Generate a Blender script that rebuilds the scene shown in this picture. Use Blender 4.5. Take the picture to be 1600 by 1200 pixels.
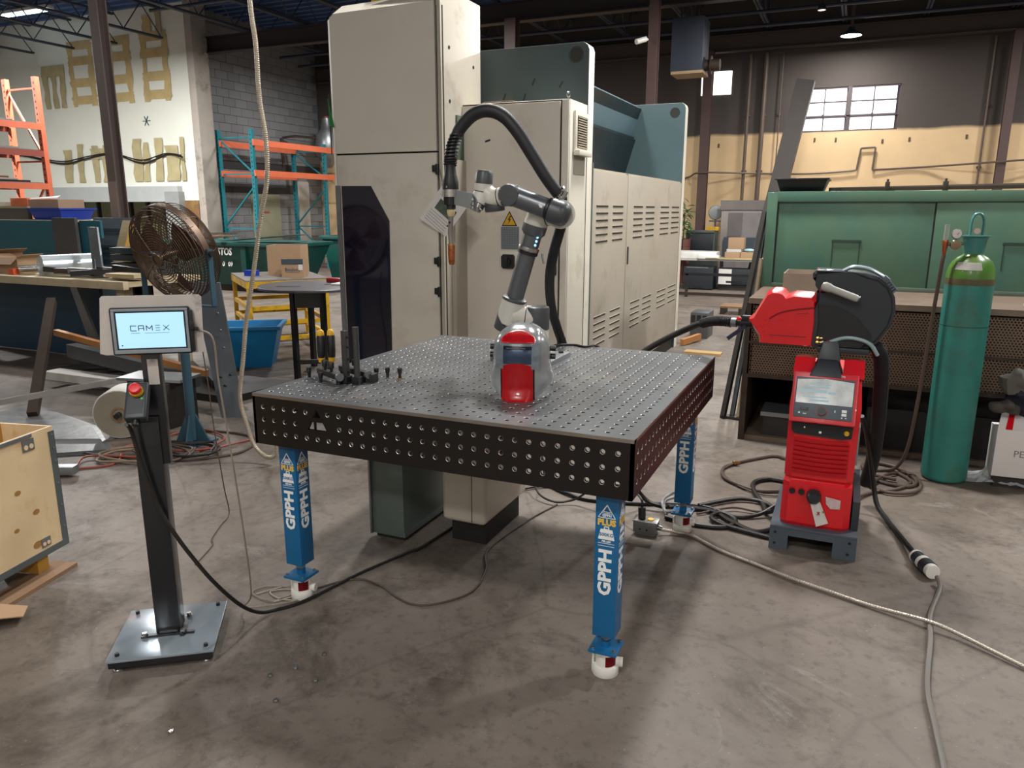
import bpy, bmesh, math, random
from mathutils import Vector, Matrix
random.seed(7)
for o in list(bpy.data.objects): bpy.data.objects.remove(o)
S = bpy.context.scene
COL = S.collection
# ---------------------------------------------------------------- camera
cam_d = bpy.data.cameras.new('camera'); cam = bpy.data.objects.new('camera', cam_d); COL.objects.link(cam)
YAW, PITCH, ROLL = -0.414926, 0.227019, 0.002168
_f = Vector((math.sin(YAW)*math.cos(PITCH), math.cos(YAW)*math.cos(PITCH), -math.sin(PITCH)))
_r = Vector((math.cos(YAW), -math.sin(YAW), 0)); _u = _r.cross(_f)
_c, _s = math.cos(ROLL), math.sin(ROLL)
_R, _U = _c*_r + _s*_u, -_s*_r + _c*_u
cam.matrix_world = Matrix(((_R.x, _U.x, -_f.x, 2.05138), (_R.y, _U.y, -_f.y, -2.18226), (_R.z, _U.z, -_f.z, 1.56881), (0, 0, 0, 1)))
cam_d.sensor_width = 36; cam_d.lens = 1184.04/1600*36; cam_d.clip_start = .05; cam_d.clip_end = 200
S.camera = cam
# ---------------------------------------------------------------- world, lamps, exposure
W = bpy.data.worlds.new('world'); S.world = W; W.use_nodes = True
W.node_tree.nodes['Background'].inputs[0].default_value = (.75, .86, 1, 1)
W.node_tree.nodes['Background'].inputs[1].default_value = .6
S.view_settings.view_transform = 'Standard'; S.view_settings.look = 'None'
S.view_settings.gamma = 1; S.view_settings.use_curve_mapping = False
S.view_settings.exposure = 0.0
def lamp(x, y, z, watts, size=.45, col=(1, .985, .955)):
    d = bpy.data.lights.new('bay_and_fill_light', 'AREA'); d.shape = 'DISK'; d.size = size; d.energy = watts; d.color = col
    o = bpy.data.objects.new('bay_and_fill_light', d); COL.objects.link(o); o.location = (x, y, z)
LW = 300
for (x, y, k) in ((-.9, 3.6, .55), (1.0, 3.3, .75), (4.8, 4.0, .75), (2.6, 6.0, .12), (-5.4, 3.4, .12), (1.0, -3.3, .42), (6, -2.6, .35), (-4.5, -3.4, .12), (1.5, -6.9, .6), (-5, -7, .12), (7, -6.5, .5),
                  (-5.2, 9.2, .6), (-10.4, 7.8, 1.9), (-13.4, 4.6, 3.0), (-8.6, 13.4, .55), (1.2, 10.4, 1.1), (6.5, 9.4, .7), (1.667, 15.1, .4), (6.5, 13.6, .5)):  # High bays, plus unseen fills added to brighten machine, floor and left walls
    lamp(x, y, 5.0 if y < 14 else 4.86, LW*k)

# ---------------------------------------------------------------- helpers
WM = {}
V = Vector
def srgb(h):
    h = h.lstrip('#'); c = [int(h[i:i+2], 16)/255 for i in (0, 2, 4)]
    return [(v/12.92 if v <= .04045 else ((v+.055)/1.055)**2.4) for v in c]
def tag(o, label=None, cat=None, group=None, kind=None):
    for k, v in (('label', label), ('category', cat), ('group', group), ('kind', kind)):
        if v: o[k] = v
    return o
def thing(name, label, cat, loc=(0, 0, 0), rot=0, group=None):
    o = bpy.data.objects.new(name, None); COL.objects.link(o); o.empty_display_size = .1
    m = Matrix.Translation(V(loc)) @ Matrix.Rotation(rot, 4, 'Z'); o.matrix_world = m; WM[o.name] = m
    return tag(o, label, cat, group)
class G:
    def __init__(s): s.bm = bmesh.new(); s.mi = 0
    def _f(s, vs):
        try:
            f = s.bm.faces.new(vs); f.material_index = s.mi; return f
        except ValueError: return None
    def face(s, pts): return s._f([s.bm.verts.new(p) for p in pts])
    def hexa(s, P, bev=0, seg=2):      # P: 4 bottom + 4 top
        v = [s.bm.verts.new(p) for p in P]
        fs = [s._f([v[i] for i in q]) for q in ((0, 3, 2, 1), (4, 5, 6, 7), (0, 1, 5, 4), (1, 2, 6, 5), (2, 3, 7, 6), (3, 0, 4, 7))]
        if bev:
            es = list({e for f in fs for e in f.edges})
            r = bmesh.ops.bevel(s.bm, geom=es, offset=bev, segments=seg, affect='EDGES', profile=.6, clamp_overlap=True)
            for f in r['faces']: f.material_index = s.mi
        return s
    def box(s, x0, x1, y0, y1, z0, z1, bev=0, seg=2):
        return s.hexa([(x0, y0, z0), (x1, y0, z0), (x1, y1, z0), (x0, y1, z0), (x0, y0, z1), (x1, y0, z1), (x1, y1, z1), (x0, y1, z1)], bev, seg)
    def obox(s, c, size, M=None, bev=0, seg=2):
        M = M or Matrix.Identity(3); a, b, d = [v/2 for v in size]; c = V(c)
        return s.hexa([c + M @ V(p) for p in ((-a, -b, -d), (a, -b, -d), (a, b, -d), (-a, b, -d), (-a, -b, d), (a, -b, d), (a, b, d), (-a, b, d))], bev, seg)
    def beam(s, p0, p1, w, h, up=(0, 0, 1), bev=0):   # rectangular bar
        p0, p1 = V(p0), V(p1); d = (p1-p0); L = d.length; d.normalize(); u = V(up)
        if abs(d.dot(u)) > .98: u = V((0, 1, 0))
        x = d.cross(u).normalized(); u = x.cross(d)
        return s.obox((p0+p1)/2, (w, L, h), Matrix((x, d, u)).transposed(), bev)
    def cyl(s, p0, p1, r0, r1=None, n=16, caps=True):
        p0, p1 = V(p0), V(p1); d = (p1-p0).normalized(); r1 = r0 if r1 is None else r1
        a = d.orthogonal().normalized(); b = d.cross(a); R = []
        for p, r in ((p0, r0), (p1, r1)):
            R.append([s.bm.verts.new(p + r*(math.cos(t)*a + math.sin(t)*b)) for t in [2*math.pi*i/n for i in range(n)]])
        for i in range(n): s._f([R[0][i], R[0][(i+1) % n], R[1][(i+1) % n], R[1][i]])
        if caps: s._f(R[0][::-1]); s._f(R[1])
        return s
    def lathe(s, prof, o=(0, 0, 0), axis=(0, 0, 1), n=24):    # prof: (r, h) along the axis
        o, d = V(o), V(axis).normalized(); a = d.orthogonal().normalized(); b = d.cross(a); prev = None
        for r, h in prof:
            if r < 1e-6: ring = [s.bm.verts.new(o + d*h)]
            else: ring = [s.bm.verts.new(o + d*h + r*(math.cos(t)*a + math.sin(t)*b)) for t in [2*math.pi*i/n for i in range(n)]]
            if prev:
                if len(prev) == 1 and len(ring) > 1:
                    for i in range(n): s._f([prev[0], ring[(i+1) % n], ring[i]])
                elif len(ring) == 1 and len(prev) > 1:
                    for i in range(n): s._f([prev[i], prev[(i+1) % n], ring[0]])
                elif len(ring) > 1:
                    for i in range(n): s._f([prev[i], prev[(i+1) % n], ring[(i+1) % n], ring[i]])
            prev = ring
        return s
    def tube(s, pts, r, n=8, sub=6, flat=1.0, closed=False, up=None):
        P = [V(p) for p in pts]
        if sub > 1 and len(P) > 2:
            Q = []; m = len(P)
            for i in range(m if closed else m-1):
                g = (lambda k: P[k % m]) if closed else (lambda k: P[max(0, min(m-1, k))])
                a, b, c, d = g(i-1), g(i), g(i+1), g(i+2)
                for k in range(sub):
                    t = k/sub
                    Q.append(.5*((2*b) + (c-a)*t + (2*a-5*b+4*c-d)*t*t + (3*b-a-3*c+d)*t**3))
            if not closed: Q.append(P[-1])
            P = Q
        m = len(P); rings = []; x = None
        for i in range(m):
            d = (P[(i+1) % m]-P[i-1]) if (closed or 0 < i < m-1) else (P[1]-P[0] if i == 0 else P[-1]-P[-2])
            if d.length < 1e-9: d = V((0, 0, 1))
            d.normalize()
            if up is not None: x = V(up).cross(d)
            else: x = d.orthogonal() if x is None else x - d*x.dot(d)
            if x.length < 1e-6: x = d.orthogonal()
            x.normalize(); y = d.cross(x)
            rr = r(i/(m-1)) if callable(r) else r
            rings.append([s.bm.verts.new(P[i] + rr*(math.cos(t)*x*flat + math.sin(t)*y)) for t in [2*math.pi*k/n for k in range(n)]])
        for i in range(m if closed else m-1):
            A, B = rings[i], rings[(i+1) % m]
            for k in range(n): s._f([A[k], A[(k+1) % n], B[(k+1) % n], B[k]])
        if not closed: s._f(rings[0][::-1]); s._f(rings[-1])
        return s
    def prism(s, poly, vec):
        vec = V(vec); a = [s.bm.verts.new(p) for p in poly]; b = [s.bm.verts.new(V(p)+vec) for p in poly]; n = len(a)
        s._f(a[::-1]); s._f(b)
        for i in range(n): s._f([a[i], a[(i+1) % n], b[(i+1) % n], b[i]])
        return s
    def ball(s, c, r, sc=(1, 1, 1), n=14):
        t = bmesh.new(); bmesh.ops.create_uvsphere(t, u_segments=n, v_segments=max(6, n//2+1), radius=r)
        bmesh.ops.transform(t, matrix=Matrix.Translation(V(c)) @ Matrix.Diagonal((*sc, 1)), verts=t.verts)
        return s.add(t)
    def add(s, t):
        for f in t.faces: f.material_index = s.mi
        m = bpy.data.meshes.new('tmp'); t.to_mesh(m); t.free(); n0 = len(s.bm.faces); s.bm.from_mesh(m); bpy.data.meshes.remove(m)
        return s
    def cut(s, c, axis, r, h, point, normal):   # dome-ended cylinder sliced by a plane, keeps the side the normal points to
        g = G(); g.mi = s.mi; g.lathe([(0, 0), (r, 0), (r, h*.93), (r*.95, h*.98), (r*.85, h), (0, h)], c, axis, 24)
        bmesh.ops.bisect_plane(g.bm, geom=g.bm.verts[:]+g.bm.edges[:]+g.bm.faces[:], plane_co=V(point), plane_no=V(normal), clear_inner=True)
        bmesh.ops.holes_fill(g.bm, edges=g.bm.edges[:], sides=60)
        return s.add(g.bm)
    def out(s, name, mats, parent=None, local=False, smooth=40, **kw):
        me = bpy.data.meshes.new(name)
        bmesh.ops.recalc_face_normals(s.bm, faces=s.bm.faces[:]) if kw.pop('recalc', True) else None
        if parent is not None and not local: s.bm.transform(WM[parent.name].inverted())
        off = None
        if parent is None:
            xs = [v.co for v in s.bm.verts]
            off = V(((min(v.x for v in xs)+max(v.x for v in xs))/2, (min(v.y for v in xs)+max(v.y for v in xs))/2, min(v.z for v in xs)))
            s.bm.transform(Matrix.Translation(-off))
        s.bm.to_mesh(me); s.bm.free()
        for m in (mats if isinstance(mats, (list, tuple)) else [mats]): me.materials.append(m)
        if smooth:
            for p in me.polygons: p.use_smooth = True
            me.set_sharp_from_angle(angle=math.radians(smooth))
        o = bpy.data.objects.new(name, me); COL.objects.link(o)
        if parent is not None: o.parent = parent; WM[o.name] = WM[parent.name]
        else: o.location = off; WM[o.name] = Matrix.Translation(off)
        return tag(o, **kw)
def dup(src, parent=None, offset=(0, 0, 0)):
    c = src.copy(); COL.objects.link(c)
    if parent is not None: c.parent = parent
    c.location = src.location + V(offset); WM[c.name] = Matrix.Translation(V(offset)) @ WM[src.name]
    return c
def duptree(root, loc, label, rot=None):
    r = root.copy(); COL.objects.link(r); r['label'] = label
    r.location = loc
    if rot is not None: r.rotation_euler = (0, 0, rot)
    WM[r.name] = Matrix.Translation(V(loc)) @ Matrix.Rotation(rot or 0, 4, 'Z')
    for ch in list(root.children):
        c = ch.copy(); COL.objects.link(c); c.parent = r; WM[c.name] = WM[r.name]
        for g in list(ch.children):
            d = g.copy(); COL.objects.link(d); d.parent = c; WM[d.name] = WM[r.name]
    return r
def text(name, s, size, o, xd, yd, m, parent, bold=0.0, align='CENTER', ext=.0006, local=False, sx=1.0):
    c = bpy.data.curves.new(name, 'FONT'); c.body = s; c.size = size; c.align_x = align; c.align_y = 'CENTER'; c.extrude = ext; c.offset = bold; c.resolution_u = 2
    t = bpy.data.objects.new('tmp_text', c); COL.objects.link(t); bpy.context.view_layer.update()
    me = bpy.data.meshes.new_from_object(t); bpy.data.objects.remove(t); bpy.data.curves.remove(c)
    x, y = V(xd).normalized(), V(yd).normalized(); z = x.cross(y)
    M = Matrix.Translation(V(o)) @ Matrix((x*sx, y, z)).transposed().to_4x4()
    if not local: M = WM[parent.name].inverted() @ M
    me.transform(M); me.materials.clear(); me.materials.append(m); me.name = name
    ob = bpy.data.objects.new(name, me); COL.objects.link(ob); ob.parent = parent; WM[ob.name] = WM[parent.name]
    return ob
def mat(name, col, rough=.5, metal=0, var=.12, vs=5, col2=None, amt=.5, s2=3, bump=0, bs=40, coat=0, emit=0, sx=(1, 1, 1), alpha=None, trans=0, rv=.1):
    m = bpy.data.materials.new(name); m.use_nodes = True; n = m.node_tree.nodes; L = m.node_tree.links; b = n['Principled BSDF']
    c = srgb(col); b.inputs['Roughness'].default_value = rough; b.inputs['Metallic'].default_value = metal
    b.inputs['Coat Weight'].default_value = coat; b.inputs['Base Color'].default_value = (*c, 1)
    if trans: b.inputs['Transmission Weight'].default_value = trans
    if alpha is not None: b.inputs['Alpha'].default_value = alpha
    if emit: b.inputs['Emission Color'].default_value = (*c, 1); b.inputs['Emission Strength'].default_value = emit
    if var or col2 or bump:
        tc = n.new('ShaderNodeTexCoord'); mp = n.new('ShaderNodeMapping'); mp.inputs['Scale'].default_value = sx; L.new(tc.outputs['Object'], mp.inputs[0])
        nz = n.new('ShaderNodeTexNoise'); nz.inputs['Scale'].default_value = vs; nz.inputs['Detail'].default_value = 6; nz.inputs['Roughness'].default_value = .62; L.new(mp.outputs[0], nz.inputs[0])
        mr = n.new('ShaderNodeMapRange'); mr.inputs[1].default_value = .25; mr.inputs[2].default_value = .75; mr.inputs[3].default_value = 1-var; mr.inputs[4].default_value = 1+var; L.new(nz.outputs[0], mr.inputs[0])
        mx = n.new('ShaderNodeMix'); mx.data_type = 'RGBA'; mx.blend_type = 'MULTIPLY'; mx.inputs[0].default_value = 1; mx.inputs[6].default_value = (*c, 1); L.new(mr.outputs[0], mx.inputs[7]); last = mx.outputs[2]
        if col2:
            n2 = n.new('ShaderNodeTexNoise'); n2.inputs['Scale'].default_value = s2; n2.inputs['Detail'].default_value = 8; n2.inputs['Roughness'].default_value = .7; L.new(mp.outputs[0], n2.inputs[0])
            r2 = n.new('ShaderNodeMapRange'); r2.inputs[1].default_value = .72-amt*.5; r2.inputs[2].default_value = .82-amt*.3; L.new(n2.outputs[0], r2.inputs[0])
            m2 = n.new('ShaderNodeMix'); m2.data_type = 'RGBA'; m2.inputs[7].default_value = (*srgb(col2), 1); L.new(r2.outputs[0], m2.inputs[0]); L.new(last, m2.inputs[6]); last = m2.outputs[2]
        L.new(last, b.inputs['Base Color'])
        if rv:
            rr = n.new('ShaderNodeMapRange'); rr.inputs[3].default_value = max(0, rough-rv); rr.inputs[4].default_value = min(1, rough+rv); L.new(nz.outputs[0], rr.inputs[0]); L.new(rr.outputs[0], b.inputs['Roughness'])
        if bump:
            nb = n.new('ShaderNodeTexNoise'); nb.inputs['Scale'].default_value = bs; nb.inputs['Detail'].default_value = 5; L.new(mp.outputs[0], nb.inputs[0])
            bp = n.new('ShaderNodeBump'); bp.inputs['Strength'].default_value = bump; bp.inputs['Distance'].default_value = .01; L.new(nb.outputs[0], bp.inputs['Height']); L.new(bp.outputs[0], b.inputs['Normal'])
    return m
# ---------------------------------------------------------------- materials
BLACK = mat('black_plastic', '17171a', .45, var=.1); RUBBER = mat('black_rubber', '1b1a1a', .7, var=.15); BSTEEL = mat('black_painted_steel', '15161a', .3, var=.1, coat=.3)
NITRIDE = mat('nitrided_steel_side', '27221f', .38, .5, var=.12, vs=3, rv=.06)
TOPST = mat('nitrided_steel_top_sheen', '66686a', .36, .55, var=.1, vs=4, rv=.06, col2='7d7a75', amt=.35, s2=3)  # Paler than the sides: reflected grey put into the top's colour
EDGE = mat('bare_steel_edge', '9a8f84', .35, .8, var=.1); CHAM = mat('bright_chamfer', 'b5b4b0', .38, .8, var=.05)
BLUE = mat('blue_leg_paint', '0f5e8e', .38, var=.06); WHITE = mat('white_plastic', 'dad7cf', .45, var=.05); PRINT = mat('white_print', 'e9e9e6', .5, var=0); YPRINT = mat('yellow_print', 'e2b64a', .5, var=0)
RED = mat('red_plastic', 'd4141f', .3, var=.06, coat=.3); DRED = mat('dark_red', '8b1420', .4); REDP = mat('red_print', 'a3231f', .5)
STEEL = mat('bright_steel', 'b9b8b5', .25, .95, var=.08); ZINC = mat('zinc_steel', '8f9294', .4, .8, var=.15, vs=8); GSTEEL = mat('grey_steel', '5d6063', .45, .6, var=.15, vs=4)
BRASS = mat('brass', 'b8965a', .3, .9); COPPER = mat('copper', 'b06a42', .4, .8, col2='7a3a24', amt=.5, s2=60)
CREAM = mat('machine_cream_paint', 'ccc5b8', .42, var=.05, vs=2, col2='bcb3a4', amt=.34, s2=2.2, rv=.08); CREAM2 = mat('machine_cream_lit_side', 'd9d4c6', .42, var=.05, vs=2, col2='c0b7a6', amt=.36, s2=3, rv=.08)  # Second cream is paler: lit side faces painted into the colour
CREAMT = mat('machine_cream_tall_dimmed', 'a9a295', .45, var=.05, vs=2, col2='948b7d', amt=.36, s2=3, rv=.08); CREAML = mat('machine_cream_louvre_dimmed', 'b2aa9c', .45, var=.05, vs=2, col2='9c9383', amt=.36, s2=3, rv=.08)  # Same cream darkened here to hold down overlit side faces
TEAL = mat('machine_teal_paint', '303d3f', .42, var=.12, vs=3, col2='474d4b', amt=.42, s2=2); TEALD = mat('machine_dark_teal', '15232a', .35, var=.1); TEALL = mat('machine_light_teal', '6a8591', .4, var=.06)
GREYGREEN = mat('grey_green_cabinet', '5e6964', .4, var=.08, vs=3); GLASSN = mat('dark_navy_window', '100d22', .08, var=.1, coat=.6)
CGREY = mat('cobot_grey', '4a4c4f', .4, .2, var=.05); CCREAM = mat('cobot_cream', 'cbc6bc', .4, var=.03); CTUBE = mat('cobot_tube', '66696d', .32, .5, var=.05)
SILVER = mat('silver_helmet', 'b9bcbd', .22, .35, var=.04, coat=.5); LENS = mat('lens_reflection_tint', '55698a', .08, .5, var=.15, vs=20, coat=.8)  # Lens base lightened to stand in for its reflections
SCREEN = mat('lit_screen', 'a3cfe6', .12, var=.05, vs=6, emit=.75); INK = mat('screen_ink', '3d4a55', .5, var=0)
YELLOW = mat('yellow_paint', 'd2a21a', .5, var=.12, col2='6d5516', amt=.4, s2=6); WOOD = mat('pale_wood', 'b6a582', .6, var=.15, vs=6, sx=(1, 1, 8), bump=.1)
PLY = mat('plywood', 'd6bb93', .55, var=.07, vs=3, sx=(1, 2, 1), col2='bd9765', amt=.36, s2=3.5); PLYD = mat('plywood_inside', 'c2923f', .6, var=.1); WOODO = mat('orange_wood', 'a8713c', .6, var=.15, vs=8)
CARD = mat('cardboard', 'a98a6c', .75, var=.08, vs=6); CARD2 = mat('cardboard_dark', '8b6d52', .8, var=.1)
GREEN = mat('dumpster_green', '0f4a44', .45, var=.12, vs=3, col2='1d3a37', amt=.4, s2=3); CABG = mat('cabinet_green', '52755f', .5, var=.1, vs=2.5, col2='3f6e64', amt=.5, s2=1.8)
RACKB = mat('rack_blue', '15707c', .45, var=.1); RACKO = mat('rack_orange', 'cf6a4a', .5, var=.1); RACKOD = mat('rack_orange_dark', '8a4030', .55, var=.12)
BROWN = mat('dark_brown_steel', '3f332a', .55, .3, var=.2, vs=6, col2='2a211b', amt=.4, s2=5); COLM = mat('column_brown_paint', '4f3b37', .55, var=.12, vs=3); COLM2 = mat('column_taupe_paint', '574a46', .55, var=.1)
CYLT = mat('cylinder_teal', '2b7a70', .5, var=.14, vs=4, col2='3f6656', amt=.44, s2=5, coat=.1); CYLG = mat('cylinder_green', '4d7a2a', .35, var=.1, coat=.3, col2='5a4a2a', amt=.38, s2=14)
DGREY = mat('dark_grey_plastic', '23282e', .45, var=.06); MGREY = mat('mid_grey_plastic', '46505a', .45, var=.06); PLINTH = mat('plinth_blue_grey', '475059', .4, var=.06)
DKBLUE = mat('dark_blue_sheet', '17394e', .5, var=.15, vs=3); TEALSH = mat('teal_sheet', '1e5d6c', .5, var=.1, vs=2); BRBLUE = mat('bright_blue_plastic', '1c3fb0', .45, var=.06); BINBLUE = mat('bin_blue', '0a72a6', .42, var=.05)
FOAM = mat('white_foam', 'c9c6bf', .7, var=.06); FILM = mat('clear_film', 'cfd6d8', .15, var=.15, vs=25, alpha=.45); PAPER = mat('white_paper', 'd8d4cf', .6, var=.06, vs=20)
PIPE = mat('grey_pipe', '5a4c42', .55, var=.1); HOSEG = mat('grey_hose', '8fa3a6', .4, var=.05); CBLK = mat('cable_black', '15110e', .5, var=.1); CBRN = mat('cable_brown', '4a3a33', .55, var=.15); CORG = mat('cable_red', '8a3d30', .5, var=.1)
CGRY = mat('cable_grey', '6a645e', .5, var=.1); FLEX = mat('flexible_metal', 'b3a795', .4, .5, var=.15, vs=12); FANM = mat('rusty_wire', '594638', .4, .5, var=.2, vs=12); FANB = mat('fan_blade', '4e3526', .5, .3, var=.15)
PLATEM = mat('brushed_plate', 'c2bab4', .45, .3, var=.15, vs=4, col2='6d6664', amt=.3, s2=8); JUNK = mat('dark_junk_steel', '322f2d', .55, .4, var=.3, vs=10)
FLASH = mat('aluminium', 'c0c6c8', .3, .85, var=.12, vs=5); LED = mat('blue_led', '6fc4ff', .4, var=0, emit=4)
# ================================================================ SETTING
# ---- floor: worn concrete
def floor_mat():
    m = bpy.data.materials.new('worn_concrete'); m.use_nodes = True; n = m.node_tree.nodes; L = m.node_tree.links; b = n['Principled BSDF']
    tc = n.new('ShaderNodeTexCoord')
    def nz(sc, det, ro=.6, dist=0, src=None):
        x = n.new('ShaderNodeTexNoise'); x.inputs['Scale'].default_value = sc; x.inputs['Detail'].default_value = det; x.inputs['Roughness'].default_value = ro; x.inputs['Distortion'].default_value = dist
        L.new(src or tc.outputs['Object'], x.inputs[0]); return x.outputs[0]
    def rng(v, a, b_, c=0, d=1):
        x = n.new('ShaderNodeMapRange'); x.inputs[1].default_value = a; x.inputs[2].default_value = b_; x.inputs[3].default_value = c; x.inputs[4].default_value = d; L.new(v, x.inputs[0]); return x.outputs[0]
    def mix(f, a, c):
        x = n.new('ShaderNodeMix'); x.data_type = 'RGBA'; L.new(f, x.inputs[0])
        for i, v in ((6, a), (7, c)):
            if isinstance(v, str): x.inputs[i].default_value = (*srgb(v), 1)
            else: L.new(v, x.inputs[i])
        return x.outputs[2]
    big = nz(.55, 6, .65, .4); mid = nz(2.2, 9, .72, .3); fine = nz(22, 6, .7)
    c = mix(rng(big, .35, .65), '5c5147', '7a7067')
    c = mix(rng(mid, .50, .66, 0, .85), c, '453a30')
    c = mix(rng(nz(1.3, 9, .78, 1.2), .57, .70, 0, .75), c, '8d8780')
    c = mix(rng(fine, .52, .70, 0, .55), c, '3d332b')
    c = mix(rng(nz(60, 3), .66, .74, 0, .6), c, '958e85')
    mp = n.new('ShaderNodeMapping'); mp.inputs['Scale'].default_value = (.8, .8, .8); L.new(tc.outputs['Object'], mp.inputs[0])
    vo = n.new('ShaderNodeTexVoronoi'); vo.feature = 'DISTANCE_TO_EDGE'; vo.inputs['Scale'].default_value = .55
    wx = n.new('ShaderNodeMix'); wx.data_type = 'VECTOR'; wx.inputs[0].default_value = .12; L.new(tc.outputs['Object'], wx.inputs[4])
    nn = n.new('ShaderNodeTexNoise'); nn.inputs['Scale'].default_value = 1.6; nn.inputs['Detail'].default_value = 6; L.new(tc.outputs['Object'], nn.inputs[0]); L.new(nn.outputs[1], wx.inputs[5]); L.new(wx.outputs[1], vo.inputs[0])
    c = mix(rng(vo.outputs[0], .0, .006, .3, 0), c, '3c332b')
    L.new(c, b.inputs['Base Color'])
    L.new(rng(mid, .3, .7, .5, .7), b.inputs['Roughness'])
    bp = n.new('ShaderNodeBump'); bp.inputs['Strength'].default_value = .25; bp.inputs['Distance'].default_value = .006; L.new(fine, bp.inputs['Height']); L.new(bp.outputs[0], b.inputs['Normal'])
    return m
g = G(); g.box(-20, 12, -8, 17.2, -.1, 0); g.out('floor', floor_mat(), smooth=0, kind='structure')
# ---- walls
def wall_mat(name, low, high, h, var=.1):
    m = mat(name, low, .75, var=var, vs=1.2, bump=.15, bs=30); n = m.node_tree.nodes; L = m.node_tree.links
    tc = n.new('ShaderNodeTexCoord'); sp = n.new('ShaderNodeSeparateXYZ'); L.new(tc.outputs['Object'], sp.inputs[0])
    nz = n.new('ShaderNodeTexNoise'); nz.inputs['Scale'].default_value = 1.5; L.new(tc.outputs['Object'], nz.inputs[0])
    a = n.new('ShaderNodeMath'); a.operation = 'MULTIPLY_ADD'; a.inputs[1].default_value = .12; L.new(nz.outputs[0], a.inputs[0]); L.new(sp.outputs[2], a.inputs[2])
    r = n.new('ShaderNodeMapRange'); r.inputs[1].default_value = h+.03; r.inputs[2].default_value = h+.1; L.new(a.outputs[0], r.inputs[0])
    b = n['Principled BSDF']; old = b.inputs['Base Color'].links[0].from_socket
    x = n.new('ShaderNodeMix'); x.data_type = 'RGBA'; L.new(r.outputs[0], x.inputs[0]); L.new(old, x.inputs[6]); x.inputs[7].default_value = (*srgb(high), 1); L.new(x.outputs[2], b.inputs['Base Color'])
    return m
BEIGE = wall_mat('two_tone_wall_paint', 'cdb088', '463e3a', 3.22)
g = G()
WX0, WX1, WZ0, WZ1 = .77, 2.70, 3.22, 4.13      # opening for the glass block window
g.box(-12.6, WX0, 16.4, 16.8, 0, 6.2); g.box(WX1, 12, 16.4, 16.8, 0, 6.2); g.box(WX0, WX1, 16.4, 16.8, 0, WZ0); g.box(WX0, WX1, 16.4, 16.8, WZ1, 6.2)
wall_back = g.out('wall_back', BEIGE, smooth=0, kind='structure')
for (x, z) in ((1.10, 3.06), (1.53, 3.05), (2.45, 2.99), (2.96, 3.01), (4.0, 3.03), (-.95, 3.0), (-1.35, 3.01)):
    g = G(); g.box(x-.02, x+.02, 16.385, 16.4, z-.05, z+.04, .008); g.out('wall_anchor', mat('anchor_rust', '5a4634', .8, var=0), wall_back)
# glass block window: two sashes, each block its own piece
GLB = mat('lit_glass_block', 'f3f1f6', .3, var=.12, vs=9, emit=1.0); FRM = mat('window_frame_brown', '4b4144', .6)
g = G(); g.box(WX0, WX1, 16.42, 16.5, WZ0, WZ0+.03); g.box(WX0, WX1, 16.42, 16.5, WZ1-.03, WZ1); g.box(1.69, 1.76, 16.40, 16.5, WZ0, WZ1); g.box(WX0, WX0+.02, 16.42, 16.5, WZ0, WZ1); g.box(WX1-.02, WX1, 16.42, 16.5, WZ0, WZ1)
g.box(WX0, WX1, 16.40, 16.5, WZ0+.30, WZ0+.325)
g.box(WX0, WX1, 16.5, 16.52, WZ0, WZ1); win = g.out('window_1', FRM, smooth=0, kind='structure')
gb = None
for sx in (.80, 1.77):
    for i in range(2):
        for j in range(3):
            x = sx+i*.445; z = WZ0+.03+j*.29+(.02 if j else 0)
            if gb is None:
                g = G(); g.box(x, x+.420, 16.44, 16.5, z, z+.255, .012); g.box(x+.06, x+.36, 16.425, 16.44, z+.05, z+.205, .012); gb = g.out('glass_block', GLB, win); B0 = (x, z)
            else: dup(gb, win, (x-B0[0], 0, z-B0[1]))
g = G()
for x in (1.22, 2.19): g.cyl((x, 16.39, WZ0+.335), (x, 16.42, WZ0+.335), .022, n=8)
g.out('sash_latch', FRM, win)
g = G(); g.box(-1.42, -.75, 16.38, 16.42, 4.1, 4.6, .01)
w2 = g.out('window_2', mat('lit_window_pane', 'f2f6f8', .3, var=.03, emit=2.4), kind='structure')
# white gypsum wall on the left with old glue patches
WWALL = mat('white_wall_paint', 'dcdfd4', .75, var=.05, vs=1, bump=.05)
GLUE = mat('old_glue_stain', 'bba676', .85, var=.18, vs=4); GLUE2 = mat('old_glue_stain_pale', 'a89d78', .85, var=.2, vs=4)
g = G(); g.box(-20, -11.98, 11.6, 11.9, 2.0, 6.2); g.box(-20, -17.3, 11.6, 11.9, 0, 2.0); g.box(-12.85, -11.98, 11.6, 11.9, 0, 2.0)
wall_left = g.out('wall_left', WWALL, smooth=0, kind='structure')
PK = 0
def patch(x0, x1, z0, z1, m=GLUE, sh=0):
    global PK; PK += 1; random.seed(int(x0*97+z0*31)); g = G(); N = 5; L_, R_ = [], []
    for i in range(N+1):
        z = z0+(z1-z0)*i/N; L_.append((x0+random.uniform(-.04, .04)+sh*i/N, 11.598-.0011*PK, z)); R_.append((x1+random.uniform(-.04, .04)+sh*i/N, 11.598-.0011*PK, z))
    g.prism(L_+R_[::-1], (0, .0009, 0)); return g.out('glue_stain', m, wall_left, smooth=0)
for (x0, x1) in ((-15.92, -15.05), (-14.57, -13.8), (-13.45, -12.6)):      # upper ladders of glue
    patch(x0, x0+.18, 4.0, 5.35); patch(x1-.18, x1, 4.0, 5.35)
    for z in (4.05, 4.45, 4.95, 5.3): patch(x0, x1, z, z+.2)
for x in (-16.9, -16.6, -16.3): patch(x, x+.18, 4.0, 5.0, GLUE2)
patch(-16.9, -16.15, 4.75, 5.0, GLUE2); patch(-13.3, -13.05, 5.3, 5.85, GLUE); patch(-12.9, -12.7, 5.3, 5.9, GLUE2)
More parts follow.
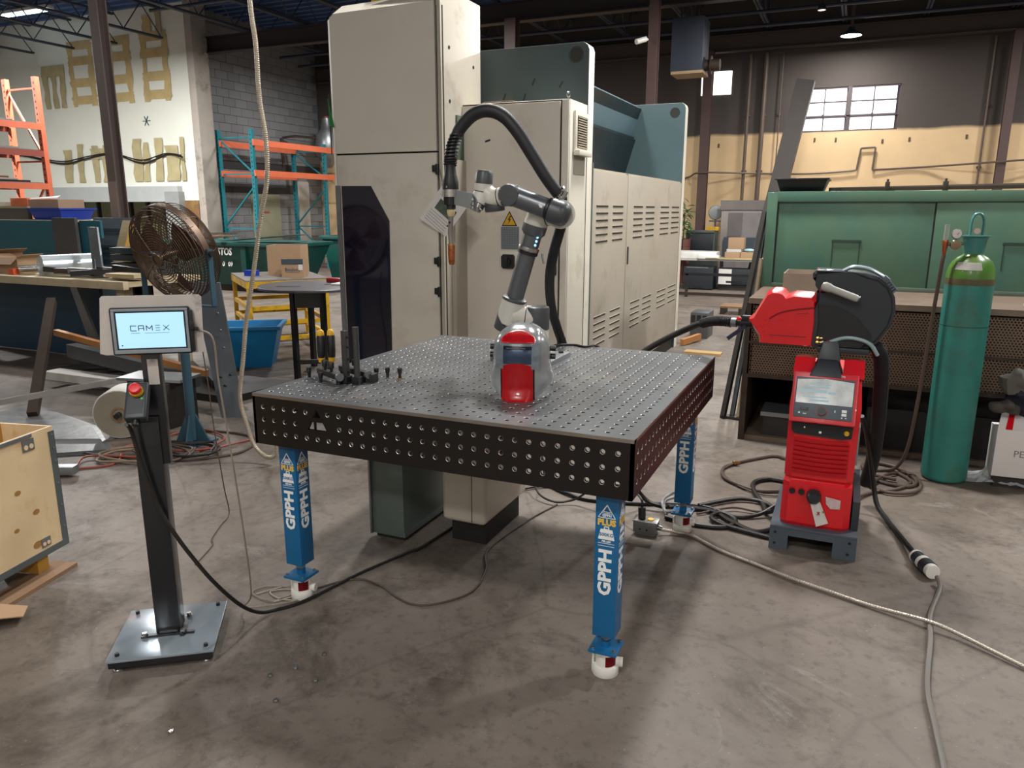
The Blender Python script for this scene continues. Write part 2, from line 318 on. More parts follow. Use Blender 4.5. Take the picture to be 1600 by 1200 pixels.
for (x, w_) in ((-16.5, .3), (-16.0, .22), (-15.45, .2), (-15.1, .3), (-14.8, .22), (-14.05, .3), (-13.7, .2), (-13.3, .22), (-12.98, .42), (-12.5, .15)): patch(x, x+w_, 2.2, 3.05+random.uniform(-.1, .15), GLUE2, .05)
patch(-15.45, -14.6, 2.75, 3.0, GLUE2)
g = G()                                                            # six-armed splat of dark paint
for k in range(3): a = k*math.pi/3; g.beam((-13.48-.12*math.cos(a), 11.595, 3.58-.12*math.sin(a)), (-13.48+.12*math.cos(a), 11.595, 3.58+.12*math.sin(a)), .01, .035, (0, 1, 0))
g.out('paint_mark', INK, wall_left, smooth=0)
LINTEL = mat('grey_lintel_paint', 'a9aeae', .6, var=.06)
g = G(); g.box(-17.2, -12.55, 11.45, 11.6, 1.72, 2.08); g.out('lintel', LINTEL, wall_left, smooth=0)
g = G(); g.box(-12.95, -12.5, 11.42, 11.6, 0, 1.95); g.out('jamb', mat('jamb_grey', '8d9090', .6), wall_left, smooth=0)
g = G(); g.box(-12.45, -12.02, 11.55, 11.6, .4, 1.75); g.out('rusty_patch', mat('rust_patch', '7a5a35', .8, var=.25, vs=3, col2='a08a50', amt=.45, s2=2), wall_left, smooth=0)
DARKV = mat('dim_back_room', '8a8a68', .8, var=.25, vs=2)
g = G(); g.box(-18, -12.4, 12.6, 12.8, 0, 2.2); g.out('wall_inner', DARKV, smooth=0, kind='structure')
g = G()
for x in (-16.9, -16.3, -15.7, -15.1, -14.5, -13.9): g.box(x, x+.06, 12.2, 12.3, 0, 2)
g.out('trim_1', JUNK, smooth=0, kind='structure')
PIL = mat('corner_plaster', 'a39b92', .75, var=.12, vs=3, col2='6e6459', amt=.35, s2=2, bump=.2)
g = G(); g.box(-11.96, -11.75, 11.5, 11.95, 0, 6.2, .02); g.out('trim_2', PIL, kind='structure')
# grey block wall behind the blue rack: every block its own piece
BLK = mat('grey_block_paint', '808285', .75, var=.1, vs=1.4, bump=.2, bs=25); g = G(); g.box(-12.6, -12.2, 11.95, 16.4, 0, 6.2)
wall_side = g.out('wall_side', mat('mortar_grey', '6c6e71', .85, var=.1, bump=.2), smooth=0, kind='structure')
BLKS = [mat('grey_block_paint_b', '797b7f', .75, var=.1, vs=1.6, bump=.25, bs=25), BLK, mat('grey_block_paint_c', '858688', .75, var=.1, vs=1.3, bump=.25, bs=25)]
protos = []
for q in BLKS:
    g = G(); g.box(-12.205, -12.18, 11.96, 12.353, .8, .993, .004, 1); protos.append(g.out('block', q, wall_side))
n_ = 0
for j in range(25):
    for i in range(11):
        y = i*.4+(.2 if j % 2 else 0); z = j*.2
        if i == 10 and j % 2: continue
        k = random.choice((0, 1, 1, 2)); dup(protos[k], wall_side, (-.001*random.random(), y, z))
for p in protos: bpy.data.objects.remove(p)
GREYP = mat('dark_wall_band', '333335', .7, var=.1)
g = G(); g.box(-12.19, -12.16, 11.96, 16.3, 2.52, 2.72); g.out('band', GREYP, wall_side, smooth=0)
g = G(); g.box(-12.19, -12.16, 11.96, 15.2, 1.95, 2.18); g.out('band', GREYP, wall_side, smooth=0)
DOORM = mat('pale_door_paint', '8f8f78', .6, var=.06)
g = G(); g.box(-12.19, -12.13, 13.45, 14.5, 0, 1.93, .005); d1 = g.out('door_1', DOORM, kind='structure')
g = G(); g.box(-12.132, -12.12, 13.85, 14.05, 1.45, 1.5); g.out('door_sign', mat('red_sign', 'a05040', .6), d1)
g = G(); g.box(-12.19, -12.14, 15.3, 15.75, .2, 2.3); g.out('trim_3', mat('white_strip', 'b8b4b0', .6, var=.1), kind='structure')
# remaining walls behind the camera and far right
PLW = mat('plain_wall', 'c2beb6', .8, var=.08)
g = G(); g.box(12, 12.3, -8, 16.8, 0, 6.2); g.out('wall_right', PLW, smooth=0, kind='structure')
g = G(); g.box(-20, 12.3, -8.3, -8, 0, 6.2); g.out('wall_front', PLW, smooth=0, kind='structure')
g = G(); g.box(-20.3, -20, -8.3, 11.9, 0, 6.2); g.out('wall_far_left', PLW, smooth=0, kind='structure')
# ---- ceiling: dark corrugated deck on joists and beams
DECK = mat('dark_roof_deck', '4a628f', .75, var=.1); JST = mat('joist_paint', '343a48', .6, var=.1); BMP = mat('beam_paint', '4a413d', .55, var=.1); BMPD = mat('beam_paint_dark', '2b2729', .55, var=.1)
g = G(); g.box(-20.3, 12.3, -8.3, 16.8, 6.1, 6.25)
y = -8.0
while y < 16.7: g.box(-20.2, 12.2, y, y+.09, 6.04, 6.1); y += .3
ceiling = g.out('ceiling', DECK, smooth=0, kind='structure')
def ibeam(x0, x1, y, z, h=.35, w=.2, m=None):
    g = G(); g.box(x0, x1, y-w/2, y+w/2, z, z+.025); g.box(x0, x1, y-.01, y+.01, z+.025, z+h-.025); g.box(x0, x1, y-w/2, y+w/2, z+h-.025, z+h); return g.out('beam', m or BMP, ceiling, smooth=0)
ibeam(-20, 12, 12.0, 5.0, m=BMPD); ibeam(-20, 12, 7.5, 5.25, m=BMPD); ibeam(-12, 12, 16.2, 4.95); ibeam(-20, 12, 2, 5.3, m=BMPD)
g = G()
for (z, r) in ((5.32, .025), (5.95, .025)):
    for dx in (-.03, .03): g.beam((-19.9+dx, -8, z), (-19.9+dx, 11.5, z), .04, .04)
k = 0; y = -8
while y < 11.4: g.cyl((-19.9, y, 5.32 if k % 2 else 5.95), (-19.9, y+.5, 5.95 if k % 2 else 5.32), .012, n=6); y += .5; k += 1
jl = g.out('joist', JST, ceiling, smooth=0)
for i in range(1, 6): dup(jl, ceiling, (i*1.45, 0, 0))
g = G()
for z in (5.38, 5.95):
    for dx in (-.03, .03): g.beam((-10.5+dx, -8, z), (-10.5+dx, 16.3, z), .04, .045)
k = 0; y = -8
while y < 16.2: g.cyl((-10.5, y, 5.38 if k % 2 else 5.95), (-10.5, y+.5, 5.95 if k % 2 else 5.38), .012, n=6); y += .5; k += 1
jr = g.out('joist', JST, ceiling, smooth=0)
for i in range(1, 15): dup(jr, ceiling, (i*1.5, 0, 0))
g = G()
for (y, z) in ((13.2, 5.3), (14.1, 5.25), (10.2, 5.5), (14.8, 5.15)): g.cyl((-11.5, y, z), (11.5, y, z), .035, n=8)
g.out('sprinkler_pipe', mat('pipe_dark_blue', '2b3140', .5), ceiling)
# ---- columns
def column(label, x, y, h, w, m, loc_mat=None):
    t = thing('steel_column', label, 'column', (x, y, 0))
    g = G(); a = w/2; g.box(x-a, x+a, y-a, y-a+.015, 0, h); g.box(x-a, x+a, y+a-.015, y+a, 0, h); g.box(x-.01, x+.01, y-a+.015, y+a-.015, 0, h); g.out('shaft', m, t, smooth=0)
    g = G(); g.box(x-a-.06, x+a+.06, y-a-.06, y+a+.06, 0, .02); g.out('base_plate', m, t, smooth=0); return t
c1 = column('taupe steel column behind the cluttered bench and pedestal fan', -6.68, 5.0, 5.98, .145, COLM2)
g = G(); g.box(-6.75, -6.61, 4.92, 4.927, .0, 1.9); g.out('scuffed_band', mat('taupe_light', '7d6d66', .55, var=.1), c1, smooth=0)
column('brown steel column rising just behind the tall cream machine', -4.1, 11.75, 5.0, .22, COLM)
column('dark steel column in front of the hanging heater at the back', -1.3, 11.3, 5.0, .16, COLM)
column('brown steel column against beige wall beside the potted plant', -1.2, 16.0, 4.95, .2, COLM)
column('brown steel column against beige wall right of the bright window', 4.62, 16.1, 4.95, .16, COLM)
# ---- pipes and cables on the back wall
def solo(name, label, cat, g, m, group=None, **kw): return g.out(name, m, None, label=label, cat=cat, group=group, **kw)
for (x, r, lab) in ((-.35, .035, 'thin vertical pipe on the beige wall nearest the brown column'), (-.02, .05, 'thicker of the vertical pipes on the beige wall'), (.33, .012, 'slim vertical conduit on the beige wall left of the leaning beam'), (4.28, .02, 'vertical pipe on beige wall beside the right hand column')):
    g = G(); g.cyl((x, 16.32, 1.5), (x, 16.32, 4.9), r, n=8)
    for z in (2.4, 3.6): g.box(x-r-.02, x+r+.02, 16.36, 16.4, z, z+.04)
    solo('wall_pipe', lab, 'pipe', g, PIPE)
g = G(); z0 = 2.36; g.tube([(-2.2, 16.33, 2.15), (-1.6, 16.33, 2.3), (-1.2, 15.86, 2.38), (0, 16.33, 2.36), (1.0, 16.33, 2.34), (1.7, 16.33, 2.37), (2.0, 16.33, 2.40)], .02, 6)
g.tube([(2.0, 16.33, 2.40), (2.05, 16.33, 2.85)], .02, 6, 1); g.tube([(2.05, 16.33, 2.85), (2.33, 16.33, 2.86)], .02, 6, 1); g.tube([(2.33, 16.33, 2.86), (2.31, 16.33, 2.40)], .02, 6, 1); g.tube([(2.31, 16.33, 2.40), (3.3, 16.33, 2.44), (4.6, 15.95, 2.5), (6, 16.33, 2.6)], .02, 6)
solo('wall_conduit', 'dark conduit stepping up in a square hump below the bright window', 'pipe', g, PIPE)
g = G(); g.tube([(-18.5, 11.55, 2.95), (-17.8, 11.55, 2.87), (-16.5, 11.55, 2.66), (-15.6, 11.55, 2.77), (-14.65, 11.55, 2.85), (-13.7, 11.55, 2.62), (-12.85, 11.55, 2.80), (-12.3, 11.45, 2.72)], .022, 6)
g.tube([(-17.8, 11.52, 2.9), (-16.5, 11.52, 2.72), (-15.5, 11.52, 2.82), (-14.65, 11.52, 2.87), (-13.7, 11.52, 2.69), (-12.9, 11.52, 2.82), (-12.3, 11.42, 2.76)], .015, 6)
solo('wall_cable', 'pair of sagging black cables across the white wall', 'cable', g, CBLK)
g = G(); g.beam((.24, 14.45, .03), (.93, 14.75, 4.05), .34, .3, (0, 1, 0)); solo('leaning_duct', 'grey steel beam leaning beside the bright window', 'beam', g, mat('leaning_beam', '4a4441', .6, var=.1), smooth=0)
# ---- lamps in view, heater
t = thing('high_bay_lamp', 'lit high bay lamp hanging above the bright window', 'lamp', (1.667, 15.1, 4.88))
g = G(); g.lathe([(0, .16), (.05, .16), (.07, .1), (.2, .04), (.21, .0), (.19, .0)], (1.667, 15.1, 4.88)); g.out('housing', DGREY, t)
g = G(); g.cyl((1.667, 15.1, 4.885), (1.667, 15.1, 4.892), .185, n=24); g.out('lens', mat('lamp_lens', 'fff6e6', .4, var=0, emit=30), t)
g = G(); g.cyl((1.667, 15.1, 5.03), (1.667, 15.1, 6.035), .03, n=8); g.out('rod', COLM2, t)
t = thing('ceiling_lamp', 'tiny far ceiling lamp high up left of the large lit lamp', 'lamp', (1.2, 13.1, 4.95))
g = G(); g.lathe([(0, .1), (.05, .1), (.08, .02), (.07, 0)], (1.2, 13.1, 4.95), n=12); g.out('shade', DGREY, t); g = G(); g.cyl((1.2, 13.1, 4.955), (1.2, 13.1, 4.96), .065, n=12); g.out('lens', mat('lamp_lens_small', 'fff2e0', .4, var=0, emit=2), t); g = G(); g.cyl((1.2, 13.1, 5.04), (1.2, 13.1, 6.035), .012, n=6); g.out('rod', DGREY, t)
t = thing('unit_heater', 'dark unit heater hanging below the ceiling with pale underside', 'heater', (-.95, 12.9, 4.0))
g = G(); g.box(-1.3, -.72, 12.6, 13.2, 4.03, 4.95, .02); g.out('casing', mat('heater_casing', '2d3340', .55), t)
g = G(); g.box(-1.28, -.70, 12.58, 13.15, 3.98, 4.03); g.out('bottom_tray', mat('heater_tray', '9a8468', .6), t)
g = G(); g.cyl((-.72, 12.9, 4.15), (-.45, 12.9, 4.15), .1, n=12); g.cyl((-.62, 12.9, 4.15), (-.6, 12.9, 4.15), .16, n=12); g.out('fan_motor', BROWN, t)
g = G()
for x in (-1.2, -.8): g.cyl((x, 12.9, 4.95), (x, 12.9, 6.035), .012, n=6)
g.out('hanger', BROWN, t)
t = thing('security_camera', 'small white camera on the dark column near the hanging heater', 'camera', (-1.45, 11.3, 4.28))
g = G(); g.cyl((-1.40, 11.15, 4.33), (-1.52, 11.0, 4.27), .045, n=10); g.out('body', WHITE, t); g = G(); g.cyl((-1.38, 11.25, 4.34), (-1.42, 11.15, 4.32), .02, n=8); g.out('bracket', WHITE, t)
t = thing('strip_light', 'cool white strip light under the roof at the top left corner', 'lamp', (-15.6, 10.3, 5.7))
g = G(); g.box(-17.2, -14.6, 10.2, 10.4, 5.86, 5.92); g.out('housing', WHITE, t, smooth=0); g = G(); g.cyl((-17.15, 10.3, 5.83), (-14.65, 10.3, 5.83), .03, n=10); g.out('tube', mat('cool_tube', 'cfe6f4', .4, var=0, emit=6), t)
for x in (-16.8, -15.0): g = G(); g.cyl((x, 10.3, 5.92), (x, 10.3, 6.035), .01, n=6); g.out('hanger', JST, t)
# ================================================================ LEFT BACKGROUND
# ---- blue and orange pallet rack along the grey wall
def upright_frame(x0, x1, y, h, m, mb, parent):
    for x in (x0, x1):
        g = G(); g.box(x-.045, x+.045, y-.04, y-.03, 0, h); g.box(x-.045, x-.035, y-.03, y+.04, 0, h); g.box(x+.035, x+.045, y-.03, y+.04, 0, h); p = g.out('upright', m, parent, smooth=0)
        g = G(); z = .3
        while z < h-.05: g.box(x-.012, x+.012, y-.042, y-.0395, z, z+.035); z += .1
        g.out('slots', JUNK, p, smooth=0)
    for z in (.3, 1.1, 2.35, h-.18):
        g = G(); g.beam((x0, y, z), (x1, y, z), .03, .03); g.out('brace', m, parent, smooth=0)
    for (za, zb) in ((.3, 1.1), (2.1, 1.15), (2.35, h-.2)):
        g = G(); g.beam((x0, y+.02, zb), (x1, y+.02, za), .03, .03); g.out('brace', m, parent, smooth=0)
rk = thing('pallet_rack', 'blue pallet rack with orange beams along the grey block wall', 'rack', (-11.3, 13.4, 0))
upright_frame(-11.8, -10.8, 12.1, 3.35, RACKB, None, rk); upright_frame(-11.8, -10.8, 14.75, 3.2, RACKB, None, rk)
for z in (2.98, 2.3):
    for (x, m) in ((-10.74, RACKO), (-11.74, RACKO)):
        g = G(); g.box(x-.025, x+.025, 12.06, 14.79, z, z+.06); g.box(x-.015, x+.015, 12.06, 14.79, z+.06, z+.14); g.out('load_beam', m, rk, smooth=0)
g = G(); g.box(-10.76, -10.715, 14.8, 16.0, 2.3, 2.44); g.out('load_beam', RACKO, rk, smooth=0)
g = G(); g.box(-10.76, -10.715, 14.8, 15.3, 2.98, 3.12); g.out('load_beam', RACKO, rk, smooth=0)
# ---- orange rack at the far left
ro = thing('pallet_rack', 'orange pallet rack loaded with sheet stock at the far left', 'rack', (-10.6, 7, 0))
upright_frame(-11.55, -10.78, 7.0, 3.72, RACKO, None, ro)
upright_frame(-11.55, -10.78, 4.2, 3.72, RACKO, None, ro)
for (z, m) in ((2.86, 0), (2.42, 1), (1.88, 0), (1.4, 0)):
    for x in (-10.74, -11.6):
        g = G(); g.box(x-.02, x+.02, 4.25, 6.95, z, z+.1); g.out('load_beam', RACKOD if (m or x < -11) else RACKO, ro, smooth=0)
    g = G(); g.box(-11.58, -10.76, 4.3, 6.9, z+.1, z+.115); g.out('shelf_deck', mat('deck_grey', '5d5f62', .6, var=.1), ro, smooth=0)
for (z, x1, y1, lab, mm) in ((2.537, -10.84, 6.6, 'pale sheet lying on the second shelf of the orange rack', FOAM), (2.569, -10.9, 6.3, 'long grey sheet above the pale one on the orange rack', ZINC), (1.997, -10.8, 6.7, 'dark board on the third shelf of the orange rack', JUNK), (2.029, -10.82, 6.5, 'white board second from bottom on the third shelf of the orange rack', FOAM), (2.061, -10.9, 6.4, 'brown board on top of the third shelf of the orange rack', CARD2), (2.977, -10.9, 6.6, 'grey panel on the top shelf of the orange rack', MGREY), (1.517, -10.86, 6.7, 'grey panel on the bottom shelf of the orange rack', MGREY), (1.549, -10.9, 6.5, 'yellow board on the bottom shelf of the orange rack', WOOD)):
    g = G(); g.box(-11.5, x1, 4.4, y1, z, z+.03, .004); solo('sheet', lab, 'sheet', g, mm)
# ---- dumpsters
def dumpster(label, x0, x1, y0, y1, z0, z1, sl):
    t = thing('dumpster', label, 'dumpster', ((x0+x1)/2, y0, 0))
    g = G(); g.hexa([(x0+.1, y0+.15, z0), (x1-sl-.1, y0+.15, z0), (x1-sl-.1, y1-.1, z0), (x0+.1, y1-.1, z0), (x0, y0, z1), (x1, y0, z1), (x1, y1, z1), (x0, y1, z1)], .02); g.out('tub', GREEN, t)
    g = G(); g.box(x0-.04, x1+.04, y0-.05, y0+.02, z1-.05, z1+.02, .01); g.box(x1-.02, x1+.04, y0, y1, z1-.05, z1+.02, .01); g.box(x0-.04, x0+.02, y0, y1, z1-.05, z1+.02, .01); g.box(x0, x1, y1-.02, y1+.04, z1-.05, z1+.02, .01); g.out('rim', GREEN, t)
    for x in (x0+.5, x1-1.1):
        g = G(); g.box(x, x+.12, y0-.03, y0+.1, z0+.1, z1-.06); g.out('rib', GREEN, t, smooth=0)
    g = G(); g.box(x0+.1, x1-sl-.1, y0+.2, y0+.35, 0, z0); g.box(x0+.1, x1-sl-.1, y1-.35, y1-.2, 0, z0); g.out('skid', JUNK, t, smooth=0); return t
d = dumpster('green dumpster lettered STOS behind the pedestal fan', -11.0, -7.35, 9.0, 10.3, .12, .92, .3)
text('lettering', 'STOS', .19, (-8.84, 8.975, .76), (1, 0, 0), (0, .1, 1), PRINT, d, .004, ext=.004, sx=.8)
text('lettering', '0', .13, (-8.92, 9.01, .53), (1, 0, 0), (0, .17, 1), PRINT, d, .003, ext=.004, sx=.85); text('lettering', '09', .13, (-8.75, 9.01, .53), (1, 0, 0), (0, .17, 1), PRINT, d, .003, ext=.004, sx=.85)
d2 = dumpster('green dumpster partly hidden behind the tall cream machine', -8.05, -5.2, 10.9, 12.0, .12, 1.0, .2)
g = G(); g.obox((-8.3, 9.5, 1.02), (1.5, .8, .012), Matrix.Rotation(math.radians(-5), 3, 'Y') @ Matrix.Rotation(.3, 3, 'Z')); solo('scrap_sheet', 'pale sheet metal sticking out of the lettered green dumpster', 'scrap', g, ZINC, smooth=0)
g = G()
for i in range(14): g.cyl((-10.2+.05*i, 9.2, .945+.012*i), (-9.9+.05*i, 9.9, .965+.01*i), .004, n=5)
for i in range(10): g.cyl((-10.2, 9.2+.07*i, .945), (-9.2, 9.25+.07*i, 1.07-.004*i), .004, n=5)
solo('wire_mesh', 'rusty wire mesh offcut on the dumpster rim beside the fan', 'scrap', g, FANM)
g = G(); g.obox((-7.0, 11.3, 1.08), (.7, .5, .1), Matrix.Rotation(.3, 3, 'Z') @ Matrix.Rotation(.15, 3, 'Y'), .01); g.obox((-7.3, 11.1, 1.1), (.2, .1, .2), Matrix.Rotation(.5, 3, 'Y')); solo('scrap_metal', 'grey metal scrap heaped on the far green dumpster', 'scrap', g, ZINC, smooth=0)
# ---- motor hanging behind the machine
t = thing('wall_fan_motor', 'grey blower hung behind the left edge of the tall machine', 'blower', (-11.2, 15.4, 2.7))
g = G(); g.lathe([(.0, 1.2), (.12, 1.18), (.16, .9), (.3, .75), (.32, .5), (.33, .3), (.1, -.1), (0, -.1)], (-11.2, 15.45, 2.75), n=14); g.out('housing', ZINC, t)
g = G(); g.cyl((-11.2, 15.45, 3.75), (-11.2, 15.45, 3.98), .1, n=10); g.out('motor', mat('rust_red', '6d2f28', .5), t)
g = G(); g.tube([(-11.25, 15.3, 3.4), (-11.8, 14.9, 3.45), (-12.1, 14.7, 3.4)], .03, 6, 3); g.tube([(-12.1, 14.7, 3.4), (-12.1, 14.7, 2.7)], .03, 6, 1); g.out('pipe', BROWN, t)
# ---- yellow cart
def zrot(a): return Matrix.Rotation(a, 3, 'Z')
ca = math.radians(51); ct = thing('work_cart', 'yellow steel cart with grey worn top carrying cardboard boxes', 'cart', (-4.2, 5.05, 0), ca)
g = G(); g.box(-.46, .46, -.6, .6, .775, .79); g.out('top', mat('worn_grey_top', '7a746e', .5, var=.15, vs=5, col2='463a28', amt=.35, s2=5), ct, local=True, smooth=0)
g = G(); g.box(-.46, .46, -.6, -.57, .70, .775); g.box(-.46, .46, .57, .6, .70, .775); g.box(-.46, -.43, -.57, .57, .70, .775); g.box(.43, .46, -.57, .57, .70, .775); g.out('apron', YELLOW, ct, local=True, smooth=0)
for (x, y) in ((-.43, -.57), (.43, -.57), (-.43, .57), (.43, .57)):
    g = G(); g.box(x-.023, x+.023, y-.023, y+.023, .0, .7); g.out('leg', YELLOW, ct, local=True, smooth=0)
for z in (.1, .28, .45):
    for y in (-.57, .57):
        g = G(); g.box(-.4, .4, y-.02, y+.02, z, z+.045); g.out('rail', YELLOW, ct, local=True, smooth=0)
    for x in (-.43, .43):
        g = G(); g.box(x-.02, x+.02, -.54, .54, z, z+.045); g.out('rail', YELLOW, ct, local=True, smooth=0)
def carton(name, label, x, y, z, a, sx, sy, sz, m=CARD, flaps=True, tape=False):
    t = thing(name, label, 'box', (x, y, z), a)
    g = G(); w = .006
    g.box(-sx/2, sx/2, -sy/2, -sy/2+w, 0, sz); g.box(-sx/2, sx/2, sy/2-w, sy/2, 0, sz); g.box(-sx/2, -sx/2+w, -sy/2+w, sy/2-w, 0, sz); g.box(sx/2-w, sx/2, -sy/2+w, sy/2-w, 0, sz); g.box(-sx/2+w, sx/2-w, -sy/2+w, sy/2-w, 0, w)
    if flaps is False: g.box(-sx/2, sx/2, -sy/2, sy/2, sz, sz+w)
    g.out('carton', m, t, local=True, smooth=0)
    if flaps:
        for (p, q, o) in (((-sx/2, -sy/2), (sx/2, -sy/2), (0, -1)), ((sx/2, -sy/2), (sx/2, sy/2), (1, 0)), ((-sx/2, sy/2), (-sx/2, -sy/2), (-1, 0))):
            g = G(); f = .45*min(sx, sy); e = (o[0]*f*.75, o[1]*f*.75, -f*.55 if o[1] else f*.3)
            g.prism([(p[0], p[1], sz), (q[0], q[1], sz), (q[0]+e[0], q[1]+e[1], sz+e[2]), (p[0]+e[0], p[1]+e[1], sz+e[2])], (0, 0, .005)); g.out('flap', CARD2 if o[1] else m, t, local=True, smooth=0)
    if tape: g = G(); g.box(-sx/2-.001, sx/2+.001, -.03, .03, sz+.006, sz+.008); g.out('tape', CARD2, t, local=True, smooth=0)
    return t
carton('cardboard_box', 'large open cardboard box on the yellow cart, behind a smaller one', -4.2, 5.25, .79, math.radians(24), .40, .36, .35, flaps=None)
t = carton('cardboard_box', 'small cardboard box with a printed word and white label on the yellow cart', -3.86, 4.95, .79, math.radians(24), .25, .2, .21, flaps=None)
text('lettering', 'Boulons', .055, (.0, -.101, .09), (1, 0, 0), (0, 0, 1), INK, t, .001, local=True); g = G(); g.box(-.08, .08, -.1012, -.1, .058, .063); g.mi = 0; g.box(-.124, .124, -.106, -.1005, .155, .212); g.out('underline', INK, t, local=True, smooth=0)
g = G(); g.box(.07, .118, -.103, -.1, .085, .15); g.out('shipping_label', PAPER, t, local=True, smooth=0)
t = carton('small_parts_bin', 'small blue parts tray on the yellow cart', -4.42, 4.85, .79, .2, .14, .1, .06, BRBLUE, False); g = G(); g.box(.03, .072, -.052, -.05, .01, .05); g.out('tray_label', PAPER, t, local=True)
# ---- round black table with screwdriver rack
rt = thing('round_table', 'round black steel table between the cart and the cream machine', 'table', (-2.62, 3.72, 0))
g = G(); g.lathe([(0, .83), (.52, .83), (.525, .835), (.525, .85), (.52, .855), (0, .855)], (-2.62, 3.72, 0), n=40); g.out('tabletop', mat('table_dark_top', '55555a', .35, .3, var=.1), rt)
for (x, y, sx) in ((-2.75, 3.5, .22), (-2.5, 3.85, .16)): g = G(); g.obox((x, y, .8565), (sx, .07, .002), zrot(.4)); g.out('slot', BLACK, rt, smooth=0)
for (x, y) in ((-2.62, 3.40), (-2.86, 3.95), (-2.40, 3.55), (-2.50, 4.08)):
    g = G(); g.beam((x, y, 0), (x, y, .83), .045, .045); g.out('leg', BSTEEL, rt, smooth=0)
g = G(); g.beam((-2.62, 3.40, .74), (-2.40, 3.55, .74), .03, .14); g.out('apron', BSTEEL, rt, smooth=0); g = G(); g.beam((-2.62, 3.40, .16), (-2.40, 3.55, .16), .03, .04); g.out('rail', BSTEEL, rt, smooth=0); g = G(); g.beam((-2.62, 3.40, .74), (-2.86, 3.95, .74), .03, .1); g.out('apron', BSTEEL, rt, smooth=0)
g = G(); g.box(-2.45, -2.2, 3.75, 3.95, .855, .875, .004); solo('paper_pad', 'white paper pad on the round black table', 'paper', g, PAPER)
g = G(); g.box(-2.68, -2.52, 3.98, 4.06, .855, .9, .01); solo('cordless_tool', 'small black and red tool on the round black table', 'tool', g, DRED)
# ---- blue bin
ba = math.radians(33); bn = thing('storage_bin', 'open blue plastic storage bin on the floor by the yellow cart', 'bin', (-3.54, 3.74, 0), ba)
g = G(); P = lambda sx, sy, z: [(-sx, -sy, z), (sx, -sy, z), (sx, sy, z), (-sx, sy, z)]
a, b_ = P(.26, .18, 0), P(.36, .24, .42); c_, d_ = P(.345, .228, .42), P(.25, .17, .01)
for lo, hi in ((a, b_), (d_, c_)):
    for i in range(4): g.face([lo[i], lo[(i+1) % 4], hi[(i+1) % 4], hi[i]])
g.face(a[::-1]); g.face(d_)
for i in range(4): g.face([b_[i], b_[(i+1) % 4], c_[(i+1) % 4], c_[i]])
g.out('tub', BINBLUE, bn, local=True, smooth=0, recalc=False)
g = G()
for (x0, x1, y0, y1) in ((-.385, .385, -.265, -.24), (-.385, .385, .24, .265), (-.385, -.36, -.24, .24), (.36, .385, -.24, .24)): g.box(x0, x1, y0, y1, .385, .425, .008)
g.out('rim', BINBLUE, bn, local=True)
# ---- flexible conduit drop
g = G(); CP = [(-1.07, 1.35, 2.675), (-1.05, 1.35, 2.45), (-1.05, 1.35, 2.18), (-1.025, 1.35, 1.96), (-1.036, 1.35, 1.73), (-1.10, 1.35, 1.517), (-1.19, 1.35, 1.18), (-1.268, 1.35, .908), (-1.317, 1.35, .667), (-1.368, 1.35, .417), (-1.333, 1.35, .25), (-1.284, 1.35, .115), (-1.20, 1.35, .05), (-1.13, 1.35, .06), (-1.105, 1.35, .14), (-1.10, 1.38, .4)]
CP = [(-1.15, 1.35, 6.03), (-1.12, 1.35, 4.5), (-1.09, 1.35, 3.3)]+CP
g.tube(CP, lambda t: .0125, 10, 6)
fc = thing('flexible_conduit', 'flexible metal conduit hanging from the ceiling left of the table', 'conduit', (-1.15, 1.35, 6.0)); g.out('sheath', FLEX, fc)
def ringed(pts, r, pitch, name, m, parent):      # spiral ridges of an armoured hose, one joined part
    g = G(); g.tube(pts, r, 4, 8); g.bm.clear(); P = [V(p) for p in pts]; Q = []
    for i in range(len(P)-1):
        a, b, c, d = P[max(0, i-1)], P[i], P[i+1], P[min(len(P)-1, i+2)]; L_ = (c-b).length; k = max(2, int(L_/pitch))
        for j in range(k):
            t = j/k; p = .5*((2*b)+(c-a)*t+(2*a-5*b+4*c-d)*t*t+(3*b-a-3*c+d)*t**3); q = (c-a)+2*(2*a-5*b+4*c-d)*t+3*(3*b-a-3*c+d)*t*t; Q.append((p, q.normalized()))
    for p, d in Q: g.lathe([(r*.98, -pitch*.3), (r*1.13, -pitch*.12), (r*1.13, pitch*.12), (r*.98, pitch*.3)], p, d, 8)
    return g.out(name, m, parent, kind='stuff')
ringed(CP[2:], .0125, .011, 'ridges', FLEX, fc)
# ================================================================ LEFT BENCH AND CLUTTER
wb = thing('workbench', 'long cluttered wooden workbench with pale timber edge on the left', 'workbench', (-5.6, 3.2, 0))
g = G(); g.box(-7.2, -4.05, 2.84, 3.7, .85, .90); g.out('worktop', WOOD, wb, smooth=0)
g = G(); g.box(-7.2, -4.05, 2.78, 2.84, .83, .905, .004); g.out('front_edge', mat('timber_edge', 'bfae90', .6, var=.12, vs=8, col2='8c7b62', amt=.3, s2=9), wb)
for (x, y) in ((-7.0, 3.0), (-4.25, 2.95), (-7.0, 3.6), (-4.25, 3.6)): g = G(); g.box(x-.05, x+.05, y-.05, y+.05, 0, .85); g.out('leg', WOOD, wb, smooth=0)
g = G(); g.box(-7.1, -5.05, 3.3, 3.34, .02, .85); solo('steel_sheet', 'dark blue steel sheet standing under the wooden workbench', 'sheet', g, DKBLUE, smooth=0)
g = G(); g.hexa([(-5.1, 3.2, .03), (-4.95, 3.2, .03), (-4.95, 3.23, .03), (-5.1, 3.23, .03), (-5.22, 3.1, .8), (-5.12, 3.1, .8), (-5.12, 3.13, .8), (-5.22, 3.13, .8)]); solo('steel_flat', 'pale steel flat leaning under the workbench against the dark blue sheet', 'bar', g, ZINC, smooth=0)
